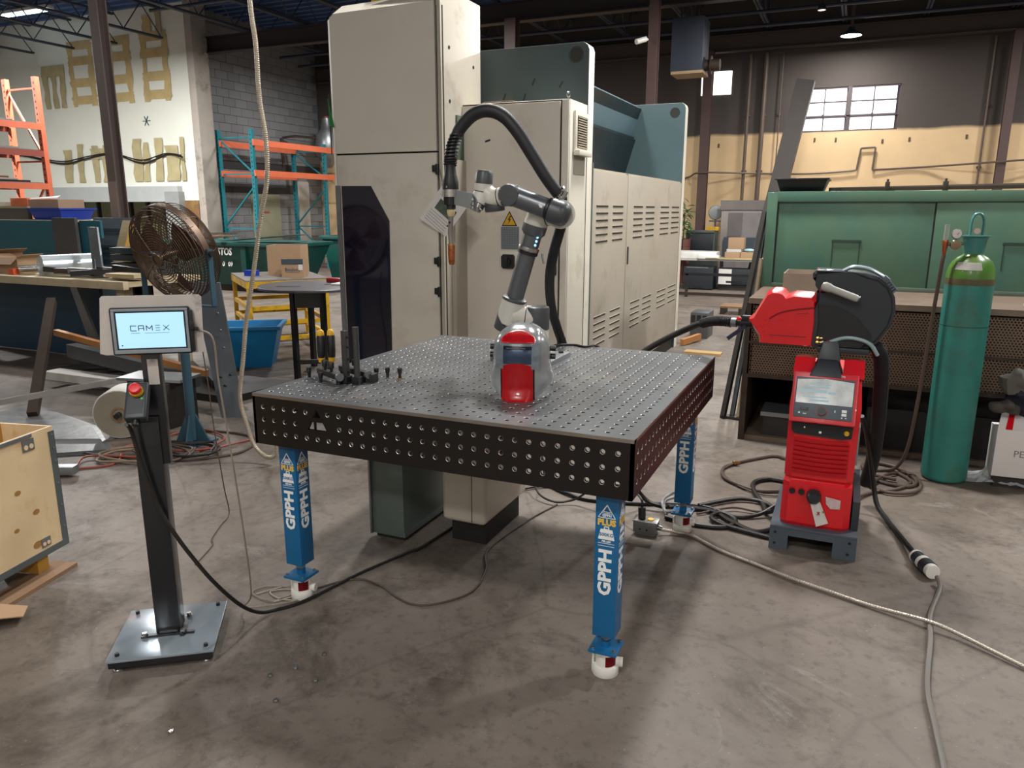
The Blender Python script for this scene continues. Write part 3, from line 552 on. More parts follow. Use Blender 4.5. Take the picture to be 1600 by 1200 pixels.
for i, (x, dx, m, lab) in enumerate(((-4.85, .1, JUNK, 'dark steel sheet leaning under the right end of the workbench'), (-4.6, .12, BSTEEL, 'black steel plate leaning second under the right end of the workbench'))):
    g = G(); g.hexa([(x, 3.3, .02), (x+.35, 3.25, .02), (x+.35, 3.28, .02), (x, 3.33, .02), (x-dx, 3.45, .8), (x+.3-dx, 3.4, .8), (x+.3-dx, 3.43, .8), (x-dx, 3.48, .8)]); solo('steel_plate', lab, 'plate', g, m, smooth=0)
# sheets standing behind the bench
g = G(); g.box(-8.8, -6.38, 3.85, 3.9, .0, 1.425); solo('teal_panel', 'large teal panel standing behind the workbench', 'panel', g, TEALSH, smooth=0)
g = G(); g.hexa([(-6.36, 3.8, .0), (-5.95, 3.8, .0), (-5.95, 3.84, .0), (-6.36, 3.84, .0), (-6.34, 3.8, 1.46), (-5.96, 3.8, 1.46), (-5.96, 3.84, 1.46), (-6.34, 3.84, 1.46)]); solo('metal_sheet', 'dark grey panel standing right of the large teal panel', 'panel', g, mat('dark_grey_panel', '47474a', .55, var=.15, vs=3), smooth=0)
g = G(); g.box(-6.02, -5.82, 3.9, 3.93, .0, 1.43); g.box(-5.82, -5.68, 3.9, 3.93, 1.24, 1.43); solo('teal_panel', 'small teal panel behind the aluminium channel', 'panel', g, TEALSH, smooth=0)
t = thing('louvred_panel', 'light grey slatted panel standing behind the aluminium channel', 'panel', (-6.3, 4.4, 0))
g = G(); g.box(-6.43, -5.75, 4.4, 4.44, .0, 1.455); g.out('sheet', mat('light_grey_panel', '6d7680', .5, var=.08), t, smooth=0)
for z in (1.3, 1.1, 1.04, .95): g = G(); g.box(-6.41, -5.77, 4.385, 4.4, z, z+.03); g.out('slat', MGREY, t, smooth=0)
t = thing('aluminium_channel', 'bright aluminium channel leaning over the workbench', 'channel', (-4.85, 3.2, .9))
g = G(); A = (-5.04, 3.2, 1.375); g.hexa([(-4.84, 3.1, .902), (-4.71, 3.1, .902), (-4.71, 3.12, .902), (-4.84, 3.12, .902), (-5.045, 3.25, 1.38), (-4.91, 3.25, 1.38), (-4.91, 3.27, 1.38), (-5.045, 3.27, 1.38)]); g.out('web', FLASH, t, smooth=0)
g = G(); g.hexa([(-4.84, 3.12, .902), (-4.835, 3.12, .902), (-4.835, 3.18, .902), (-4.84, 3.18, .902), (-5.045, 3.27, 1.38), (-5.04, 3.27, 1.38), (-5.04, 3.33, 1.38), (-5.045, 3.33, 1.38)]); g.out('flange', FLASH, t, smooth=0)
g = G(); g.prism([(-4.89, 3.150, 1.07), (-4.86, 3.150, 1.07), (-4.83, 3.122, .97), (-4.86, 3.122, .97)], (0, -.006, .001)); g.out('slot', ZINC, t, smooth=0)
# objects on the bench
t = thing('metal_duct', 'shiny white metal duct tube lying on the workbench', 'duct', (-5.45, 3.05, .9))
g = G(); M_ = Matrix.Rotation(-.12, 3, 'Z'); p0, p1 = V((-5.43, 2.97, .995)), V((-5.26, 3.48, .995)); g.cyl(p0, p1, .11, n=28, caps=False); g.cyl(p0, p1, .106, n=28, caps=False); g.cyl(p0+(p1-p0)*.03, p0+(p1-p0)*.04, .106, n=28); g.out('tube', mat('white_duct', 'cfd8dc', .25, .4, var=.04), t, recalc=True)
t = carton('cardboard_box', 'small open cardboard box on the workbench left of the duct', -5.98, 3.1, .9, .15, .28, .25, .16); carton('cardboard_box', 'crumpled cardboard box at the far left end of the workbench', -6.45, 3.2, .9, -.1, .45, .3, .2, CARD2)
g = G(); g.box(-5.84, -5.76, 2.9, 2.97, .9, .96, .006); solo('orange_block', 'small orange block on the workbench beside the duct', 'block', g, mat('orange_plastic', 'd0572c', .5))
g = G(); g.cyl((-5.74, 2.95, .96), (-5.6, 3.15, .96), .035, n=12); solo('spool', 'small silver spool on the workbench beside the duct', 'spool', g, STEEL)
random.seed(11)
labs = ['dark flat bar lying on the workbench nearest the duct', 'brown angle bar across the middle of the workbench', 'grey strip on the workbench behind the angle bar', 'black channel offcut toward the right end of the workbench', 'rusty plate offcut on the workbench near the fan', 'black tube on the workbench near the fan']
for i, lab in enumerate(labs):
    x = -5.1+i*.17; g = G(); a = random.uniform(.2, .9); g.obox((x, 3.0+random.uniform(-.04, .12), .95+i*.006), (.5, .06, .05), zrot(a) @ Matrix.Rotation(random.uniform(-.12, .12), 3, 'Y')); solo('steel_offcut', lab, 'offcut', g, (JUNK, BROWN, ZINC, BLACK, BROWN, BLACK)[i], 'steel offcuts on the workbench', smooth=0)
g = G(); g.box(-4.4, -4.02, 2.88, 3.05, .93, .965); solo('timber_offcut', 'pale timber offcut on the right end of the workbench', 'timber', g, WOOD, smooth=0)
t = thing('black_crate', 'stack of black grooved plates behind the workbench end', 'crate', (-4.6, 3.35, .9))
for z in (.9, .97, 1.05, 1.12): g = G(); g.box(-4.84+(.01 if z > .95 else 0), -4.3, 3.3, 3.6, z, z+.06, .004); g.out('plate', DGREY, t)
g = G(); g.hexa([(-5.22, 3.6, .9), (-4.98, 3.6, .9), (-4.98, 3.63, .9), (-5.22, 3.63, .9), (-5.14, 3.75, 1.44), (-5.0, 3.75, 1.44), (-5.0, 3.78, 1.44), (-5.14, 3.78, 1.44)]); solo('plywood_offcut', 'plywood offcut leaning beside the taupe column', 'board', g, WOOD, smooth=0)
g = G(); g.beam((-5.02, 3.58, .925), (-4.93, 3.7, 1.42), .045, .045); solo('timber_strip', 'timber strip leaning beside the taupe column', 'timber', g, PLYD, smooth=0)
# shelf-top items behind bench
sh = thing('storage_shelf', 'grey timber topped shelf behind the large teal panel', 'shelf', (-7.6, 4.3, 0))
g = G(); g.box(-8.8, -7.17, 4.1, 4.7, 1.565, 1.59); g.box(-8.8, -6.45, 4.0, 4.7, 1.405, 1.43); g.out('top', WOOD, sh, smooth=0); g = G(); g.box(-8.8, -7.17, 4.1, 4.15, 1.43, 1.565); g.out('fascia', mat('shelf_fascia', '5d5754', .6, var=.1), sh, smooth=0)
for x in (-8.7, -6.6): g = G(); g.box(x, x+.08, 4.3, 4.4, 0, 1.405); g.out('leg', JUNK, sh, smooth=0)
t = thing('blue_tote', 'bright blue plastic tote on the shelf above the teal panel', 'tote', (-6.84, 4.3, 1.43)); g = G(); g.hexa([(-7.08, 4.12, 1.432), (-6.6, 4.12, 1.432), (-6.6, 4.5, 1.432), (-7.08, 4.5, 1.432), (-7.12, 4.08, 1.555), (-6.56, 4.08, 1.555), (-6.56, 4.54, 1.555), (-7.12, 4.54, 1.555)]); g.out('tub', BRBLUE, t, smooth=0); g = G(); g.box(-7.14, -6.54, 4.06, 4.56, 1.55, 1.567); g.out('rim', BRBLUE, t, smooth=0)
carton('cardboard_box', 'open cardboard box above the bright blue tote', -6.95, 4.33, 1.568, .05, .5, .36, .10, flaps=None)
g = G(); g.prism([(-7.25, 4.2, 1.672), (-6.75, 4.2, 1.68), (-7.1, 4.5, 1.71)], (0, .01, .012)); solo('foam_sheet', 'white and blue foam sheet on the open cardboard box', 'foam', g, FOAM, smooth=0)
g = G(); g.box(-7.62, -7.3, 4.2, 4.5, 1.59, 1.69, .01); solo('orange_carton', 'orange carton on the shelf at the far left', 'box', g, mat('orange_carton', 'c96a45', .6)); g = G(); g.obox((-7.85, 4.25, 1.615), (.35, .15, .05), zrot(.3)); solo('white_packet', 'white packet on the shelf left of the orange carton', 'packet', g, FOAM)
# under-bench and floor clutter
g = G(); g.beam((-3.53, 1.44, 0.03), (-4.3, 2.25, .78), .07, .07); solo('steel_prop', 'dark steel prop leaning in the lower left clutter', 'bar', g, BROWN, smooth=0)
g = G(); g.beam((-4.30, 2.25, .50), (-2.62, 2.3, .27), .05, .05); solo('timber_batten', 'orange timber batten sloping behind the tablet stand', 'timber', g, WOODO, smooth=0)
g = G(); g.beam((-4.5, 2.3, .10), (-3.55, 2.3, .10), .16, .07); g2 = g; solo('pallet_board', 'pale board edge low behind the foam roll', 'board', g2, FOAM, smooth=0)
g = G(); g.beam((-4.4, 2.45, .30), (-2.75, 2.3, .2), .1, .12); solo('steel_tube', 'dark square tube lying behind the tablet stand', 'tube', g, GSTEEL, smooth=0)
g = G(); g.hexa([(-4.9, 2.45, .0), (-2.5, 2.4, .0), (-2.4, 3.1, .0), (-4.9, 3.1, .0), (-4.9, 2.45, .06), (-2.5, 2.4, .06), (-2.4, 3.1, .06), (-4.9, 3.1, .06)]); solo('pallet_deck', 'dark pallet deck on the floor under the workbench clutter', 'pallet', g, JUNK, smooth=0)
random.seed(5)
cl = ['dark steel offcut on the pallet nearest the foam roll', 'rusty bar on the pallet behind the foam roll', 'black plate on the pallet left of the fan post', 'short tube on the pallet left of the fan post', 'bent dark strip on the pallet by the leaning prop', 'grey bracket on the pallet by the leaning prop']
for i, lab in enumerate(cl):
    g = G(); g.obox((-4.4+i*.33, 2.65+random.uniform(-.1, .2), .1+random.uniform(0, .06)), (random.uniform(.3, .6), .08, .06), zrot(random.uniform(-.8, .8)) @ Matrix.Rotation(random.uniform(-.2, .2), 3, 'Y')); solo('scrap_piece', lab, 'scrap', g, (JUNK, BROWN, ZINC, BSTEEL, GSTEEL, JUNK)[i], smooth=0)
g = G(); g.beam((-4.9, 1.35, -.02+.16), (-3.1, 1.95, .16), .045, .045); g.bm.clear(); g.beam((-3.9, .75, .12), (-2.75, 1.75, .34), .04, .04); solo('steel_square_bar', 'bright square steel bar slanting over the foam roll toward the crate', 'bar', g, STEEL, smooth=0)
g = G(); g.face([(-3.9, .6, .004), (-3.0, .55, .004), (-2.25, 1.1, .004), (-2.9, 1.5, .004), (-3.9, 1.7, .02)]); g.prism([(-3.9, .6, .002), (-3.0, .55, .002), (-2.3, 1.1, .002), (-2.9, 1.45, .002), (-3.9, 1.7, .002)], (0, 0, .02)); solo('film_sheet', 'grey plastic film spread on the floor behind the crate', 'film', g, mat('grey_film', '5a5c5d', .35, var=.15, vs=8, bump=.2, bs=12), smooth=0)
t = thing('foam_roll', 'roll of white foam wrap standing behind the tablet stand', 'roll', (-2.5, 1.45, 0))
ax_ = V((.55, -.83, 0)).normalized(); c0 = V((-2.61, 1.55, .175)); g = G(); g.lathe([(.055, 0), (.17, 0), (.175, .01), (.175, .22), (.17, .23), (.055, .23), (.055, 0)], c0, ax_, 32); g.out('foam', FOAM, t)
g = G(); g.lathe([(.04, -.005), (.055, -.005), (.055, .24), (.04, .24), (.04, -.005)], c0, ax_, 20); g.out('core', CARD2, t); g = G(); g.cyl(c0+ax_*.2, c0+ax_*.232, .165, n=32); g.out('dusty_side', mat('dusty_foam', '8f8676', .8, var=.15), t); g = G(); g.cyl(c0+ax_*.15, c0+ax_*.29, .02, n=10); g.out('spindle', BLACK, t)
t = thing('power_strip', 'pale metal power strip on the floor beside the plywood crate', 'power strip', (-2.4, .8, 0)); g = G(); g.obox((-2.27, .62, .04), (.42, .07, .05), zrot(.45), .004); g.out('body', ZINC, t); g = G(); g.obox((-2.30, .57, .045), (.05, .04, .05), zrot(.45)); g.out('plug', mat('red_plug', 'b5402e', .5), t)
# ---- leaning slotted plate by the fan
t = thing('slotted_plate', 'tall grey slotted steel plate leaning beside the fan post', 'plate', (-2.2, 2.1, 0))
g = G(); g.hexa([(-2.26, 2.06, 0), (-2.10, 2.13, 0), (-2.11, 2.15, 0), (-2.27, 2.08, 0), (-2.86, 2.46, .98), (-2.62, 2.52, .98), (-2.63, 2.54, .98), (-2.87, 2.48, .98)]); g.out('plate', mat('slotted_plate_grey', '54585c', .5, .3, var=.1), t, smooth=0)
for (u, v, r, m) in ((.3, .28, .022, BLACK), (.45, .22, .016, BLACK), (.75, .3, .014, BLACK), (.7, .5, .012, FLASH), (.72, .63, .012, FLASH), (.72, .76, .012, FLASH), (.72, .88, .012, FLASH)):
    b0 = V((-2.26, 2.06, 0)).lerp(V((-2.10, 2.13, 0)), u); t0 = V((-2.86, 2.46, .98)).lerp(V((-2.62, 2.52, .98)), u); p = b0.lerp(t0, v); nrm = V((.25, -.85, -.35)).normalized()
    g = G(); g.cyl(p-nrm*.002, p+nrm*.004, r, n=10); g.out('hole', m, t)
g = G(); g.box(-2.75, -2.35, 1.66, 1.93, .0, .34, .01); solo('black_bin', 'black bin on the floor behind the fan post', 'bin', g, JUNK); g = G(); g.beam((-2.8, 1.72, .352), (-2.3, 1.84, .352), .26, .02); solo('cover_plate', 'flat grey plate lying over the black bin behind the fan post', 'plate', g, ZINC, smooth=0)
# ================================================================ PEDESTAL FAN
fan = thing('pedestal_fan', 'large rusty wire pedestal fan on a blue post', 'fan', (-1.96, 1.5, 0))
POST = mat('fan_post_blue', '2c4a58', .5, var=.15, vs=6)
g = G(); g.tube([(-1.965, 1.5, .02), (-1.965, 1.5, 1.0)], .03, 12, 1); g.out('post', POST, fan)
for a in (0, 90, 180, 270):
    c, s_ = math.cos(math.radians(a+20)), math.sin(math.radians(a+20)); g = G(); g.prism([(-1.965+.02*c, 1.5+.02*s_, .0), (-1.965+.11*c, 1.5+.11*s_, 0), (-1.965+.11*c, 1.5+.11*s_, .02), (-1.965+.03*c, 1.5+.03*s_, .2)], (-.012*s_, .012*c, 0)); g.out('base_fin', POST, fan, smooth=0)
g = G(); g.box(-2.08, -1.85, 1.385, 1.615, 0, .012); g.out('base_plate', POST, fan, smooth=0)
FA = V((-.08, -.93, -.30)).normalized(); FC = V((-1.97, 1.5, 1.29)); FX = FA.cross(V((0, 0, 1))).normalized(); FY = FX.cross(FA).normalized()
def fp(a, r, h): return FC + FX*(r*math.cos(a)) + FY*(r*math.sin(a)) + FA*h
def ring(g, r, h, w, n=36): g.tube([fp(2*math.pi*i/n, r, h) for i in range(n)], w, 4, 1, closed=True)
R0 = .31
g = G()
for i in range(15): r = .075+i*.0155; ring(g, r, .135-.05*(r/R0)**2.5, .0033)
for h, r in ((.08, .305), (.055, .313), (.03, .318)): ring(g, r, h, .0042)
for k in range(8): a = k*math.pi/4+.2; g.tube([fp(a, .05, .138), fp(a, .18, .125), fp(a, .27, .10), fp(a, .313, .05), fp(a, .32, 0)], .003, 5, 3)
g.out('front_guard', FANM, fan)
g = G()
for i in range(14): r = .075+i*.017; ring(g, r, -.16+.07*(r/R0)**2.5, .003)
for k in range(8): a = k*math.pi/4; g.tube([fp(a, .06, -.165), fp(a, .2, -.14), fp(a, .29, -.09), fp(a, .318, -.02), fp(a, .322, .0)], .003, 5, 3)
g.out('rear_guard', FANM, fan)
g = G(); N = 40
for (ra, rb) in ((.322, .319),):
    A = [[fp(2*math.pi*i/N, r, h) for i in range(N)] for (r, h) in ((ra, -.022), (ra, .022), (rb, .022), (rb, -.022))]
    for j in range(4):
        for i in range(N): g.face([A[j][i], A[j][(i+1) % N], A[(j+1) % 4][(i+1) % N], A[(j+1) % 4][i]])
bmesh.ops.remove_doubles(g.bm, verts=g.bm.verts[:], dist=1e-5); g.out('rim_band', FANM, fan)
g = G(); g.lathe([(0, -.19), (.07, -.19), (.085, -.17), (.085, -.06), (.06, -.04), (0, -.04)], FC, FA, 20); g.out('motor', BROWN, fan)
g = G(); g.lathe([(0, .142), (.045, .14), (.05, .13), (.02, .13), (.02, -.04)], FC, FA, 20); g.lathe([(.03, .146), (.045, .146), (.045, .138), (.03, .138)], FC, FA, 20); g.out('hub', mat('fan_hub', '6a5a48', .45, .6, var=.2, vs=30), fan)
for k in range(3):
    a = k*2*math.pi/3+.5; g = G(); rows = []
    for i in range(6):
        r = .04+.045*i; w = .16+.55*math.sin(min(1, i/4)*1.3); rows.append([fp(a+w*(q-.5)*1.25, r, .02+.055*(.5-q)) for q in (0, .25, .5, .75, 1)])
    for i in range(5):
        for j in range(4): g.face([rows[i][j], rows[i][j+1], rows[i+1][j+1], rows[i+1][j]])
    bmesh.ops.remove_doubles(g.bm, verts=g.bm.verts[:], dist=1e-5); bmesh.ops.solidify(g.bm, geom=g.bm.faces[:], thickness=.003); g.out('blade', FANB, fan)
g = G(); g.beam(FC+FX*.33+V((0, 0, .03)), FC+FX*.335-V((0, 0, .33)), .035, .012, tuple(FX)); g.beam(FC-FX*.33+V((0, 0, .03)), FC-FX*.335-V((0, 0, .33)), .035, .012, tuple(FX)); g.beam(FC+FX*.335-V((0, 0, .335)), FC-FX*.335-V((0, 0, .335)), .035, .012); g.out('yoke', POST, fan, smooth=0)
for s_ in (1, -1): g = G(); g.cyl(FC+FX*s_*.318, FC+FX*s_*.355, .018, n=10); g.out('pivot_knob', BRBLUE if s_ > 0 else BLACK, fan)
# ================================================================ TABLET STAND
ts = thing('tablet_stand', 'black tablet stand on a square glossy base plate', 'stand', (-.117, -.382, 0), math.radians(36.5))
g = G(); g.box(-.176, .176, -.176, .176, .045, .055, .003); g.out('base_plate', mat('reflection_grey_plate', 'aab6bf', .2, .55, var=.05, coat=.5), ts, local=True)  # Pale base colour stands in for reflected roof brightness
g = G()
for (a, b, c, d) in ((-.17, .17, -.17, -.165), (-.17, .17, .165, .17), (-.17, -.165, -.165, .165), (.165, .17, -.165, .165)): g.box(a, b, c, d, .022, .045)
g.out('skirt', BSTEEL, ts, local=True)
for (x, y) in ((-.145, -.145), (.145, -.145), (-.145, .145), (.145, .145)):
    g = G(); g.lathe([(0, 0), (.019, 0), (.019, .008), (.012, .016), (.006, .018), (.006, .045)], (x, y, 0), n=16); p = g.out('levelling_foot', STEEL, ts, local=True)
    g = G(); g.lathe([(0, .066), (.007, .066), (.008, .055)], (x, y, 0), n=8); g.out('bolt_head', BLACK, p, local=True)
g = G(); g.box(-.042, .042, -.03, .05, .055, .874, .003); post = g.out('post', BSTEEL, ts, local=True)
g = G(); g.prism([(-.042, -.03, .874), (.042, -.03, .874), (.042, .05, .90), (-.042, .05, .90)], (0, 0, -.02)); g.out('post_cap', BSTEEL, ts, local=True)
for (x0, x1, y0, y1) in ((-.09, .09, -.048, -.034), (.044, .058, -.06, .09)): g = G(); g.box(x0, x1, y0, y1, .056, .064); g.out('clamp_bar', BSTEEL, ts, local=True)
for (x, y) in ((-.078, -.041), (.051, .078), (.051, -.041)): g = G(); g.lathe([(0, .074), (.009, .074), (.010, .064), (.013, .064), (.013, .0625)], (x, y, 0), n=6); g.out('bolt', STEEL, ts, local=True)
g = G(); g.box(-.03, .03, -.034, -.03, .056, .066); g.out('weld_tab', ZINC, ts, local=True)
g = G(); g.box(.005, .065, -.02, .02, .70, 1.10, .003); g.out('neck', BSTEEL, ts, local=True)
g = G(); g.box(.023, .057, -.0215, -.02, .985, 1.072); g.out('neck_label', PLATEM, ts, local=True)
g = G(); g.prism([(-.100+.006, -.04, 1.094), (.21, -.04, 1.094), (.216, -.04, 1.28), (.208, -.04, 1.289), (-.088, -.04, 1.289), (-.094, -.04, 1.283), (-.112, -.04, 1.1)], (0, .004, 0)); g.box(-.1, .2, -.036, -.022, 1.094, 1.098); g.out('mount_plate', PLATEM, ts, local=True)
g = G(); g.box(.0, .07, -.036, -.02, 1.09, 1.2); g.out('mount_bracket', BSTEEL, ts, local=True)
g = G(); g.box(-.068, .178, -.058, -.0405, 1.094, 1.252, .008, 3); g.box(.16, .186, -.056, -.042, 1.10, 1.24, .004); case = g.out('tablet_case', BLACK, ts, local=True)
g = G()
for (a, b, c, d) in ((-.062, .172, 1.100, 1.113), (-.062, .172, 1.240, 1.248), (-.062, -.052, 1.113, 1.24), (.164, .172, 1.113, 1.24)): g.box(a, b, -.0605, -.057, c, d, .0015)
g.out('bezel', mat('bezel_grey', '858b90', .4), case, local=True)
g = G(); g.box(-.052, .164, -.0595, -.057, 1.113, 1.24); g.out('glass_edge', BLACK, case, local=True)
g = G(); g.box(-.047, .159, -.0602, -.0585, 1.118, 1.235); g.out('screen', SCREEN, case, local=True)
# word on the screen, drawn with bars
g = G(); Y_ = -.0608; Z0, H_, wd = 1.176, .0165, .0024
def bar(x0, z0, x1, z1, w=wd): g.beam((x0, Y_, z0), (x1, Y_, z1), w, .0006, (0, 1, 0))
x = -.006; bar(x, Z0, x+.018, Z0); bar(x, Z0, x, Z0+H_); bar(x, Z0+H_, x+.018, Z0+H_)
x = .018; bar(x, Z0, x, Z0+H_); bar(x, Z0+H_, x+.016, Z0+H_); bar(x+.016, Z0+H_, x+.016, Z0); bar(x, Z0+.007, x+.016, Z0+.007)
x = .042; bar(x, Z0, x, Z0+H_); bar(x, Z0+H_, x+.009, Z0+.005); bar(x+.009, Z0+.005, x+.018, Z0+H_); bar(x+.018, Z0+H_, x+.018, Z0)
x = .070
for q in (0, .5, 1): bar(x, Z0+H_*q, x+.014, Z0+H_*q, .0017)
x = .094; bar(x, Z0, x+.018, Z0+H_, .002); bar(x, Z0+H_, x+.018, Z0, .002)
bar(-.006, Z0-.008, .022, Z0-.008, .001); bar(.036, Z0-.008, .112, Z0-.008, .0008)
g.out('screen_word', INK, case, local=True, smooth=0)
g = G(); g.cyl((-.036, -.0601, 1.128), (-.036, -.0607, 1.128), .0025, n=10); g.out('screen_dot', INK, case, local=True)
g = G(); g.obox((.19, -.052, 1.176), (.022, .014, .012), None, .002); g.obox((.182, -.058, 1.19), (.014, .014, .03), None, .002); g.out('usb_plug', BLACK, ts, local=True)
# emergency stop
EM = Matrix.Rotation(math.radians(-52), 3, 'X') @ Matrix.Rotation(0, 3, 'Z'); EC = V((-.004, -.085, .94))
g = G(); g.obox(EC, (.068, .135, .04), Matrix.Rotation(math.radians(50), 3, 'X'), .008, 3); es = g.out('stop_box', DGREY, ts, local=True)
ED = V((0, -math.sin(math.radians(50)), math.cos(math.radians(50)))); EU = V((0, math.cos(math.radians(50)), math.sin(math.radians(50))))
b0 = EC+EU*.03+ED*.02
g = G(); g.cyl(b0, b0+ED*.010, .021, n=24); g.out('yellow_collar', YELLOW, es, local=True)
g = G(); g.lathe([(.012, .008), (.012, .016), (.019, .018), (.0195, .027), (.016, .031), (0, .032)], b0, ED, 24); g.out('red_button', RED, es, local=True)
g = G(); g.obox(EC-EU*.022+ED*.0205, (.045, .055, .001), Matrix.Rotation(math.radians(50), 3, 'X')); g.out('face_label', BLACK, es, local=True); g = G(); g.obox(EC+EU*.004+ED*.0208+V((.018, 0, 0)), (.007, .006, .0012), Matrix.Rotation(math.radians(50), 3, 'X')); g.out('green_mark', mat('green_mark', '2f8f3a', .5, emit=.4), es, local=True)
g = G(); g.cyl(EC-EU*.067-V((.0, 0, 0)), EC-EU*.085, .012, n=12); g.out('cable_gland', BLACK, es, local=True)
# ================================================================ PLYWOOD CRATE
ka = math.atan2(-.357, .083); kr = thing('plywood_crate', 'open plywood crate with grey metal edges on a skid at the left', 'crate', (-1.027, -.107, 0), ka)
# local x runs toward the camera along the long side, local -y is hidden end; outward normal is +y
g = G(); g.box(0, 1.0, -.012, 0, .12, .655); g.out('side_panel', PLY, kr, local=True, smooth=0)
g = G(); g.box(0, .012, -.26, -.012, .12, .655); g.out('end_panel', PLY, kr, local=True, smooth=0)
g = G(); g.box(.988, 1.0, -.26, -.012, .12, .655); g.out('end_panel', PLY, kr, local=True, smooth=0)
g = G(); g.box(.012, .988, -.26, -.248, .12, .655); g.out('side_panel', PLYD, kr, local=True, smooth=0)
g = G(); g.box(.012, .988, -.248, -.012, .12, .132); g.out('floor_panel', PLYD, kr, local=True, smooth=0)
g = G(); g.box(-.002, .03, -.001, .002, .118, .635); g.box(-.002, 0, -.03, .002, .118, .635); e = g.out('corner_edging', mat('galvanised_edging', '6f7a7c', .4, .7, var=.1), kr, local=True, smooth=0)
g = G()
for z in (.2, .3, .4, .5, .56, .62): g.cyl((.012, .002, z), (.012, .004, z), .004, n=8)
g.out('rivets', STEEL, e, local=True)
g = G(); g.box(-.002, 1.002, -.001, .003, .112, .138); g.box(-.002, 1.002, -.03, .003, .110, .113); g.out('bottom_edging', mat('galvanised_edging_b', '6f7a7c', .4, .7, var=.1), kr, local=True, smooth=0)
g = G(); g.box(.0, 1.0, -.25, -.02, .10, .112); g.out('base_board', WOODO, kr, local=True, smooth=0)
for y in (-.05,):
    g = G(); g.box(.07, .13, y-.2, y, 0.018, .10); g.out('skid_block', PLYD, kr, local=True, smooth=0); g = G(); g.box(.8, .86, y-.2, y, 0.018, .10); g.out('skid_block', PLYD, kr, local=True, smooth=0)
g = G(); g.box(.0, 1.0, -.09, .03, 0, .018); g.out('skid_runner', CARD2, kr, local=True, smooth=0)
for (x, z, s_) in ((.14, .585, 1), (.12, .15, .8)):      # clip plates with two holes
    g = G(); g.box(x-.03*s_, x+.03*s_, 0, .003, z, z+.05*s_)
    clip = g.out('clip_plate', ZINC, kr, local=True)
    for dx in (-.014, .014):
        g = G(); g.cyl((x+dx*s_, .003, z+.018*s_), (x+dx*s_, .0045, z+.018*s_), .0105*s_, n=14); g.out('clip_hole', PLY, clip, local=True)
KNOT = mat('plywood_knot', '9a7038', .6, var=.3, vs=60)
for (kx, kz, kr_) in ((.147, .318, .012), (.255, .278, .009), (.163, .176, .016), (.225, .43, .011)):
    g = G(); g.lathe([(0, .0008), (kr_, .0006), (kr_, 0)], (kx, 0, kz), (0, 1, 0), 14)
    for v in g.bm.verts: v.co.x = kx+(v.co.x-kx)*1.5
    g.out('knot', KNOT, kr, local=True)
g = G(); g.box(.12, 1.0, 0, .006, .640, .655); g.out('top_rail', ZINC, kr, local=True, smooth=0)
g = G(); g.prism([(.45, .12, .02), (.62, .14, .02), (.58, .05, .05), (.48, .05, .04)], (0, 0, .003)); solo('paper_scrap', 'torn paper scrap on the crate skid', 'paper', g, PAPER) if False else g.bm.free()
g = G(); g.prism([(-.80, -.46, .03), (-.74, -.52, .03), (-.84, -.66, .06), (-.93, -.55, .06)], (0, 0, .004)); solo('paper_scrap', 'torn brown paper scrap at the foot of the plywood crate', 'paper', g, CARD)
# ================================================================ BIG CREAM MACHINE
mc = thing('machine_tool', 'huge cream machine tool with dark teal end plates behind the table', 'machine', (-.5, 4.5, 0))
SEAM = mat('dark_seam', '2b241d', .8, var=.1); BLKG = mat('black_gasket', '1a1815', .7)
# tall body
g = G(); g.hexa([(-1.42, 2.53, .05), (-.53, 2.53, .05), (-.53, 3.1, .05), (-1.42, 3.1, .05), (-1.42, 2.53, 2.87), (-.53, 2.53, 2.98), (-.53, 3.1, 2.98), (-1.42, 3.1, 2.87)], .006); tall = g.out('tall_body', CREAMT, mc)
g = G(); g.box(-1.425, -.528, 2.525, 2.54, 0, 2.86); g.out('front_frame', SEAM, tall, smooth=0)
g = G(); g.prism([(-1.40, 2.5, 1.952), (-.572, 2.5, 1.952), (-.572, 2.5, 2.885), (-1.37, 2.5, 2.875), (-1.40, 2.5, 2.85)], (0, .025, 0)); g.out('upper_front_panel', CREAM, mc, smooth=0)
g = G(); g.prism([(-1.37, 2.5, 2.876), (-.572, 2.5, 2.886), (-.572, 2.56, 2.95), (-1.33, 2.56, 2.935)], (0, .01, -.01)); g.out('top_bevel', CREAM, mc, smooth=0)
g = G(); g.box(-1.395, -.572, 2.5, 2.525, .12, 1.940, .003); door = g.out('lower_front_panel', CREAM, mc)
g = G(); g.prism([(-1.425, 2.515, .1), (-1.398, 2.5, .1), (-1.398, 2.5, 2.85), (-1.425, 2.515, 2.84)], (0, .02, 0)); g.out('left_edge_strip', CREAM2, mc, smooth=0)
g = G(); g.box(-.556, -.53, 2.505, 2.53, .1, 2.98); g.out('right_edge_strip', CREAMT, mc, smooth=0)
g = G(); g.prism([(-1.362, 2.499, .42), (-.978, 2.499, .5), (-.963, 2.499, 1.485), (-1.107, 2.499, 1.725), (-1.357, 2.499, 1.727)], (0, -.006, 0)); g.out('dark_window', GLASSN, door, smooth=0)
g = G(); g.box(-1.41, -1.37, 2.49, 2.5, .3, 1.73); g.out('door_edge_trim', ZINC, door, smooth=0)
for z in (1.835, 1.215, 1.005):
    g = G(); g.box(-.60, -.568, 2.48, 2.5, z-.022, z+.022, .003); g.box(-.575, -.558, 2.48, 2.505, z-.04, z+.03, .003); g.out('hinge', BLACK, mc)
for (y, z) in ((2.62, 2.62), (2.98, 2.55), (2.62, 2.28)):
    g = G(); g.cyl((-.53, y, z), (-.526, y, z), .012, n=6); g.out('panel_screw', BLKG, tall)
g = G(); g.obox((-.50, 2.503, 1.1), (.006, .004, .01)); g.bm.clear(); g.cyl((-.529, 2.75, 1.22), (-.52, 2.75, 1.22), .008, n=8); g.out('panel_screw', BLKG, tall)
